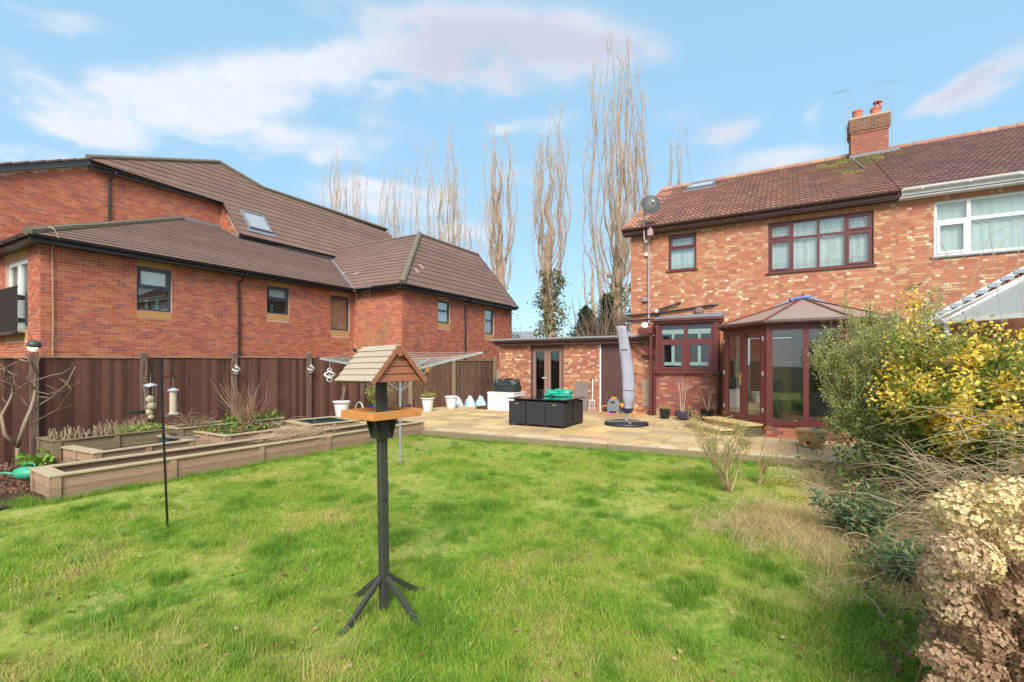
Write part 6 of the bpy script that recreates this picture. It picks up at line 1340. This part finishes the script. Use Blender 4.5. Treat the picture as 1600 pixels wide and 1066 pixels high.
# arching brown and green canes
def canes(name, label, n, box, tgt, r, cols, seed, seg=9, sag=.6, sub=2):
    random.seed(seed); T = thing(name, label, 'shrub', ((box[0] + box[1]) / 2, (box[2] + box[3]) / 2, -.1)); ps = []
    for k in range(n):
        p = V3((random.uniform(box[0], box[1]), random.uniform(box[2], box[3]), -.1)); h = random.uniform(tgt[2], tgt[3]); a = random.gauss(tgt[0], tgt[1]); L_ = random.uniform(.6, 1.5) * tgt[4]; d = V3((math.cos(a), math.sin(a), 0)); pts = []
        w1, w2 = random.uniform(0, 6), random.uniform(0, 6)
        for j in range(seg + 1): f = j / seg; pts.append(p + d * (L_ * f ** 1.3) + V3((.05 * math.sin(f * 6 + w1), .05 * math.sin(f * 5 + w2), h * (math.sin(min(f * 1.15, 1.0) * math.pi * .5) - sag * max(0, f - .45) ** 1.5))))
        ps.append(pts)
        for q in range(sub):
            i = random.randrange(3, seg); e = (d + V3((random.gauss(0, .6), random.gauss(0, .6), random.gauss(.2, .5)))).normalized(); l_ = random.uniform(.2, .6); ps.append([pts[i], pts[i] + e * l_ * .5 + V3((0, 0, .02)), pts[i] + e * l_ + V3((0, 0, -.04))])
    stems_obj(T, 'canes', ps, r, r * .35, cols, 4); return T, ps
T, ps = canes('arching_shrub', 'tangle of arching tan and green canes at the right edge', 230, (2.6, 4.6, 5.2, 8.0), (math.pi * .95, .55, .6, 1.75, 1.2), .0055, [(.50, .38, .25), (.42, .32, .2), (.32, .30, .14), (.24, .26, .11), (.56, .45, .32), (.36, .25, .17)], 31)
T2, ps2 = canes('arching_shrub', 'grey-brown twiggy undergrowth below the arching canes', 300, (1.5, 3.4, 4.6, 7.4), (math.pi * .9, .9, .25, .95, .8), .0042, [(.40, .29, .18), (.32, .22, .14), (.50, .38, .25), (.27, .21, .11)], 32, sub=3)
tips = np.array([q for p in ps for q in p[3:]]); n = 3500; P = tips[NR.randint(0, len(tips), n)] + NR.normal(0, .03, (n, 3)); V, F = leaves_np(P, .04, .3); c = pal(n, [(.25, .30, .07), (.35, .36, .12), (.42, .35, .2), (.2, .26, .08)]); np_obj('leaves', V, F, M['leaf'], T, np.concatenate([c, c]))
random.seed(33)
T = thing('thin_sapling', 'thin bare arching twigs crossing in front of the white window', 'shrub', (3.2, 7.6, 0)); ps = []
for (u0, v0, u1, v1, u2, v2) in ((1515, 450, 1545, 370, 1600, 345), (1500, 440, 1470, 380, 1466, 366), (1440, 480, 1530, 430, 1600, 340), (1560, 470, 1545, 350, 1530, 338), (1400, 470, 1490, 410, 1560, 380), (1590, 420, 1592, 380, 1590, 350), (1380, 440, 1460, 405, 1560, 378), (1600, 440, 1570, 470, 1500, 520)):
    a, b, c = W(u0, v0, 7.2), W(u1, v1, 7.3), W(u2, v2, 7.5); ps.append([a, (a + b) / 2 + V3((0, 0, .03)), b, (b + c) / 2 + V3((0, 0, .04)), c])
for p in ps[:]:
    q = p[0]; ps.append([V3((q.x + .3, q.y, -.1)), V3((q.x + .15, q.y, q.z * .5)), q])
stems_obj(T, 'twigs', ps, .006, .0035, [(.28, .26, .18), (.35, .3, .22)], 4)
# grey-green spurge
T, o = shrub('spurge_shrub', 'bluish-green leafy spurge at the lawn edge before the golden bush', 'shrub', (.62, 5.9, -.1), 22, .36, 1, .4, .06, 3, .007, [(.2, .22, .12), (.26, .2, .12)], 2300, [(.12, .19, .09), (.16, .22, .12), (.08, .12, .05), (.24, .29, .14), (.3, .3, .1)], .07, d0=.8, laspect=.3)
T, o = shrub('spurge_shrub', 'second, lower bluish-green spurge clump nearer the hydrangea', 'shrub', (.85, 4.9, -.1), 12, .28, 1, .4, .04, 3, .007, [(.3, .12, .1), (.26, .2, .12)], 800, [(.13, .2, .1), (.19, .26, .13), (.26, .31, .12)], .07, d0=.9, laspect=.3)
# leaf litter and dead twigs under the border
random.seed(41)
T = thing('dead_twigs', 'low brown dead twigs covering the border between lawn and shrubs', 'twigs', (.9, 6.5, -.12)); tag(T, kind='stuff'); ps = []
for k in range(1500):
    x, y = random.uniform(-.1, 3.2), random.uniform(4.0, 9.2)
    if x < .35 + .12 * (9.2 - y) * .5 + random.gauss(0, .15) and not (y > 7.8 and x > -.1): continue
    p = V3((x, y, lawn_z(x, y) + random.uniform(0, .22))); d = V3((random.gauss(0, 1), random.gauss(0, 1), random.gauss(.15, .35))).normalized(); L_ = random.uniform(.15, .5); ps.append([p, p + d * L_ * .5 + V3((0, 0, .03)), p + d * L_])
stems_obj(T, 'twigs', ps, .0035, .002, [(.36, .24, .14), (.46, .33, .20), (.29, .18, .11), (.55, .43, .26)], 3)
low_leaves('leaf_litter', 'brown and green leaf litter under the right-hand shrubs', 2.2, 6.3, -.12, 1.7, 3.2, 14000, .05, [(.24, .15, .08), (.32, .21, .11), (.16, .2, .06), (.14, .09, .05), (.22, .25, .07)], .07, cat='leaves', asp=.6, up=.1)
low_leaves('leaf_litter', 'brown leaf litter on the soil at far left, beside the watering can', -10.5, 2.2, -.11, 1.3, 1.3, 4500, .055, [(.26, .15, .09), (.34, .20, .12), (.14, .09, .06), (.30, .12, .08)], .015, cat='leaves', asp=.6, up=.05)
for cx, cy, r_ in ((.15, 7.4, .3), (.5, 7.0, .22), (-.25, 6.6, .2), (.45, 6.3, .2), (-.1, 8.3, .25)): low_leaves('moss_cushion', 'yellow-green moss cushions among the dead stems at the lawn edge', cx, cy, lawn_z(cx, cy) - .005, r_, r_ * .8, 900, .03, [(.42, .42, .06), (.34, .38, .05), (.50, .46, .10)], .018, cat='moss', asp=.7)
# dried hydrangea
random.seed(55)
hy = thing('dried_hydrangea', 'dried cream and brown hydrangea flower heads at the bottom right corner', 'shrub', (1.0, 3.0, -.1))
def head_mesh(i, R_, pal_):
    rs = np.random.RandomState(100 + i); n = 150; V = []; F = []; C = []
    for k in range(n):
        z = 1 - 1.55 * (k + .5) / n; th = k * 2.39996; rr = math.sqrt(max(0, 1 - z * z)); nrm = np.array([rr * math.cos(th), rr * math.sin(th), z]) + rs.normal(0, .12, 3); nrm /= np.linalg.norm(nrm); p = nrm * R_ * rs.uniform(.85, 1.08) * np.array([1, 1, .82])
        a = np.cross(nrm, rs.normal(size=3)); a /= np.linalg.norm(a); b = np.cross(nrm, a); cc = np.array(pal_[rs.randint(len(pal_))]) * rs.uniform(.8, 1.15)
        for q in range(4):
            t = q * math.pi / 2 + rs.uniform(-.2, .2); d = a * math.cos(t) + b * math.sin(t); w = -a * math.sin(t) + b * math.cos(t); s = rs.uniform(.0095, .0145); l = len(V)
            cup = rs.uniform(-.2, .9)
            V += [p, p + d * s * .6 + w * s * .55 + nrm * s * cup * .4, p + d * s * 1.25 + nrm * s * cup, p + d * s * .6 - w * s * .55 + nrm * s * cup * .4 + nrm * s * .15]; F += [(l, l + 1, l + 2), (l, l + 2, l + 3)]; C += [cc, cc]
    me = bpy.data.meshes.new('flower_head'); me.from_pydata([tuple(v) for v in V], [], F); at = me.color_attributes.new('Col', 'FLOAT_COLOR', 'CORNER'); arr = []
    for c in C: arr += [*np.clip(c, 0, 1), 1] * 3
    at.data.foreach_set('color', arr); me.materials.append(M['petal']); return me
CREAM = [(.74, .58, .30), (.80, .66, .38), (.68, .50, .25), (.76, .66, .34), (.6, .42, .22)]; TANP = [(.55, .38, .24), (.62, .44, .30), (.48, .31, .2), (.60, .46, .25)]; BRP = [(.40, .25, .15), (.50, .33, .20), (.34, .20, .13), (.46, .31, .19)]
HM = [[head_mesh(i + 10 * j, .078, p) for i in range(3)] for j, p in enumerate((CREAM, TANP, BRP))]; sp = []
heads = 0; hx = []
for k in range(900):
    u = random.uniform(1415, 1690); v = random.uniform(735, 1180); t = random.uniform(1.9, 2.9)
    top_ = 750 if u > 1495 else 750 + (1495 - u) * 1.0 + (60 if u < 1470 else 0)
    left = 1440 + max(0, (v - 850)) * .03
    if v < top_ + 22 or u < left + 20: continue
    if 915 < v and u < 1470: continue
    p = W(u, v, t)
    if p.z < .0 or any((p - q).length < .118 for q in hx): continue
    # heads go from cream at the top through tan to brown lower down
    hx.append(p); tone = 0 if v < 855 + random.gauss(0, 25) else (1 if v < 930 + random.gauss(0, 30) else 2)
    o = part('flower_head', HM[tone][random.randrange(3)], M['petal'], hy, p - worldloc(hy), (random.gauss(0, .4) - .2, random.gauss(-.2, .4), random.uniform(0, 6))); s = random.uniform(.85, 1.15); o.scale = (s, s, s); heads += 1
    g = V3((1.15 + random.gauss(0, .2), 3.2 + random.gauss(0, .2), -.12)); sp.append([g, g + (p - g) * .5 + V3((0, 0, .08)), p])
stems_obj(hy, 'stems', sp, .006, .003, [(.28, .17, .11), (.36, .24, .16)], 5)
n = 500; P = NR.normal(0, 1, (n, 3)) * [.25, .25, .25] + [1.15, 3.1, .25]; V, F = leaves_np(P, .06, .6); c = pal(n, [(.25, .13, .09), (.33, .2, .13), (.26, .33, .06)], .2); np_obj('dry_leaves', V, F, M['leaf'], hy, np.concatenate([c, c]))
# hellebore-like leaves at the very bottom right
low_leaves('low_leaves', 'green and purple leaves under the hydrangea at the bottom right', .95, 2.75, -.1, .3, .45, 260, .12, [(.12, .2, .05), (.2, .28, .07), (.22, .12, .12)], .06, asp=.45)

# ------------------------------------------------------------------ grass: tufts of real blades on points
def tuft_mesh(name, nb, h, spread, w, lean, seed):
    rs = random.Random(seed); mb = MB()
    for k in range(nb):
        a = rs.uniform(0, 6.28); x, y = rs.gauss(0, spread), rs.gauss(0, spread); hh = h * rs.uniform(.45, 1.1); l_ = lean * rs.uniform(.3, 1.4) * hh; dx, dy = math.cos(a), math.sin(a); px_, py_ = -dy * w / 2, dx * w / 2
        mb.add([(x - px_, y - py_, -.01), (x + px_, y + py_, -.01), (x + dx * l_ * .35 + px_ * .8, y + dy * l_ * .35 + py_ * .8, hh * .6), (x + dx * l_ * .35 - px_ * .8, y + dy * l_ * .35 - py_ * .8, hh * .6), (x + dx * l_, y + dy * l_, hh)], [(0, 1, 2, 3), (3, 2, 4)])
    return mb.mesh(name)
def grass_field(name, label, P, rz, sc_, idx, meshes, m, kind='stuff'):
    col = bpy.data.collections.new(name + '_blades')
    for i, me in enumerate(meshes): me.materials.append(m); o = bpy.data.objects.new('%s_tuft_%02d' % (name, i), me); col.objects.link(o)
    me = bpy.data.meshes.new(name); me.vertices.add(len(P)); me.vertices.foreach_set('co', np.asarray(P, dtype=np.float32).ravel())
    for nm, ty, key, dat in (('rot', 'FLOAT_VECTOR', 'vector', rz), ('scl', 'FLOAT', 'value', sc_), ('idx', 'INT', 'value', idx)):
        at = me.attributes.new(nm, ty, 'POINT'); at.data.foreach_set(key, np.asarray(dat, dtype=np.float32 if ty != 'INT' else np.int32).ravel())
    me.materials.append(m); ob = bpy.data.objects.new(name, me); sc.collection.objects.link(ob); tag(ob, label, 'grass', kind=kind)
    ng = bpy.data.node_groups.new(name, 'GeometryNodeTree'); ng.interface.new_socket('Geometry', in_out='INPUT', socket_type='NodeSocketGeometry'); ng.interface.new_socket('Geometry', in_out='OUTPUT', socket_type='NodeSocketGeometry')
    N = ng.nodes; l = ng.links.new; gi, go = N.new('NodeGroupInput'), N.new('NodeGroupOutput'); ip = N.new('GeometryNodeInstanceOnPoints'); ci = N.new('GeometryNodeCollectionInfo'); ci.inputs[0].default_value = col; ci.inputs[1].default_value = True; ci.inputs[2].default_value = True
    ip.inputs['Pick Instance'].default_value = True; l(gi.outputs[0], ip.inputs['Points']); l(ci.outputs[0], ip.inputs['Instance'])
    for nm, ty, sk in (('rot', 'FLOAT_VECTOR', 'Rotation'), ('scl', 'FLOAT', 'Scale'), ('idx', 'INT', 'Instance Index')):
        na = N.new('GeometryNodeInputNamedAttribute'); na.data_type = ty; na.inputs[0].default_value = nm; l(na.outputs[0], ip.inputs[sk])
    l(ip.outputs[0], go.inputs[0]); md = ob.modifiers.new('g', 'NODES'); md.node_group = ng; return ob
def lawn_points(n, cond, dens=None):
    """more points near the camera, inside the lawn"""
    out = []
    while len(out) < n:
        k = 20000; x = NR.uniform(-12, 5, k); y = NR.uniform(-2.5, 9.9, k); d = np.hypot(x, y); p = np.clip(1.6 / d, .12, 1.0) ** 1.25
        dep = -x * .5015 + y * .8652; lat = (x * .8652 + y * .5015) / np.maximum(dep, .01); p = np.where((dep < 1.2) | (np.abs(lat) > 1.25), p * .12, p)
        ok = NR.uniform(0, 1, k) < p
        for a, b in zip(x[ok], y[ok]):
            if cond(a, b): out.append((a, b))
    return np.array(out[:n])
def in_lawn(a, b):
    if b > patio_edge(a) - .07 or b < -2.4: return False
    if a < bed_edge(b) + .04 and b > 2.3: return False
    if b <= 2.3 and a < -8.8 + .25 * noise.noise(V3((b * 2, 0, 0))): return False
    rb_ = .45 + .22 * noise.noise(V3((b * 1.3, 4, 0)))
    if b > 3.6 and a > rb_ + .2: return False
    if b > 6.5 and a > rb_ - .3 - (b - 6.5) * .2: return False
    return True
SHORT = [tuft_mesh('short', 18, .036, .030, .0030, .9, i) for i in range(6)]; LONG = [tuft_mesh('long', 28, .088, .030, .0030, .8, 20 + i) for i in range(6)]; STR = [tuft_mesh('straw', 22, .12, .05, .003, 1.6, 40 + i) for i in range(4)]
P2 = lawn_points(72000, in_lawn); Z = np.array([lawn_z(a, b) for a, b in P2]); n = len(P2)
big = np.array([noise.noise(V3((a * .8, b * .8, 9))) for a, b in P2]); scl = np.clip(.95 + .9 * big + NR.normal(0, .18, n), .45, 1.8)
rot = np.stack([NR.normal(0, .22, n), NR.normal(0, .22, n), NR.uniform(0, 6.28, n)], 1)
grass_field('lawn_grass', 'short uneven grass covering the whole lawn', np.column_stack([P2, Z]), rot, scl, NR.randint(0, 6, n), SHORT, M['grass'])
cl_ = []
P3 = lawn_points(4500, lambda a, b: in_lawn(a, b) and noise.noise(V3((a * 2.5, b * 2.5, 2))) + .55 * noise.noise(V3((a * 5.1, b * 5.1, 6))) > .22)
ed = [(bed_edge(y) + random.uniform(.03, .12), y) for y in np.linspace(2.3, 9.4, 330)] + [(x, patio_edge(x) - random.uniform(.08, .16)) for x in np.linspace(-7.9, .4, 330)] + [(-8.9 + random.uniform(0, .6), 2.15 + random.gauss(0, .08)) for _ in range(60)]
for cx, cy in ((-2.58, 2.6), (-2.3, 2.75), (-2.75, 2.4), (-5.85, 2.6), (-6.02, 6.38)): ed += [(cx + random.gauss(0, .10), cy + random.gauss(0, .10)) for _ in range(26)]
for cx, cy in lawn_points(95, in_lawn):
    r_ = random.uniform(.05, .13); ed += [(cx + random.gauss(0, r_), cy + random.gauss(0, r_)) for _ in range(random.randint(14, 42))]
P3 = np.vstack([P3, np.array([e for e in ed if e[1] < patio_edge(e[0]) - .06])]); Z = np.array([lawn_z(a, b) for a, b in P3]); n = len(P3); scl = np.clip(NR.normal(.85, .25, n), .4, 1.5)
rot = np.stack([NR.normal(0, .2, n), NR.normal(0, .2, n), NR.uniform(0, 6.28, n)], 1)
grass_field('long_grass', 'darker longer grass tussocks scattered through the lawn', np.column_stack([P3, Z]), rot, scl, NR.randint(0, 6, n), LONG, M['grass_long'])
P4 = lawn_points(2600, in_lawn); n = len(P4); grass_field('tall_blades', 'single taller pale grass blades sticking up from the lawn', np.column_stack([P4, [lawn_z(a, b) for a, b in P4]]), np.stack([NR.normal(0, .3, n), NR.normal(0, .3, n), NR.uniform(0, 6.28, n)], 1), NR.uniform(.5, 1.15, n), NR.randint(0, 4, n), [tuft_mesh('blade', 4, .13, .03, .0042, .9, 60 + i) for i in range(4)], M['grass'])
def dry(a, b): return math.exp(-((a + .1) / .6) ** 2 - ((b - 6.0) / .8) ** 2)
pd = []
while len(pd) < 2000:
    a, b = random.uniform(-1.8, 1.6), random.uniform(4.2, 9.3)
    w_ = dry(a, b) + (.5 if a > .2 and b < 9.3 else 0)
    if random.random() < w_ ** 1.6 and b < patio_edge(a) - .1: pd.append((a, b, lawn_z(a, b) + .05 * dry(a, b)))
pd = np.array(pd); n = len(pd)
grass_field('dry_grass', 'mound of pale dry grass on the lawn before the spurge', pd, np.stack([NR.normal(0, .5, n), NR.normal(0, .5, n), NR.uniform(0, 6.28, n)], 1), NR.uniform(.5, 1.2, n), NR.randint(0, 4, n), STR, M['straw'])
# fallen leaves on the lawn
n = 1100; Pq = lawn_points(n, in_lawn); P = np.column_stack([Pq, [lawn_z(a, b) + random.uniform(.015, .04) for a, b in Pq]]); V, F = leaves_np(P, .052, .7, 0, curl=.9); V[:, 2] = np.repeat(P[:, 2], 4) + (V[:, 2] - np.repeat(P[:, 2], 4)) * .35; c = pal(n, [(.30, .17, .09), (.24, .12, .06), (.42, .27, .14), (.16, .08, .05), (.50, .36, .2)], .2); tag(np_obj('fallen_leaves', V, F, M['petal'], None, np.concatenate([c, c])), 'small brown fallen leaves scattered over the lawn', 'leaves', kind='stuff')
P = np.column_stack([NR.uniform(-10.5, 2.5, 160), NR.uniform(10, 15.4, 160), np.full(160, .006)]); V, F = leaves_np(P, .03, .6, 0); V[:, 2] = .006 + np.abs(V[:, 2] - .006) * .3; c = pal(160, [(.22, .2, .06), (.25, .15, .08)]); tag(np_obj('patio_leaves', V, F, M['petal'], None, np.concatenate([c, c])), 'scraps of leaf and moss lying on the patio slabs', 'leaves', kind='stuff')
tw_ = MB(); tw_.tube([W(936, 932, 3.75), W(955, 934, 3.72), W(978, 938, 3.66)], .006, 5, col=(.45, .35, .2)); o = tw_.build('fallen_twig', M['stem'], None); tag(o, 'thin pale twig lying on the lawn right of centre', 'twig')
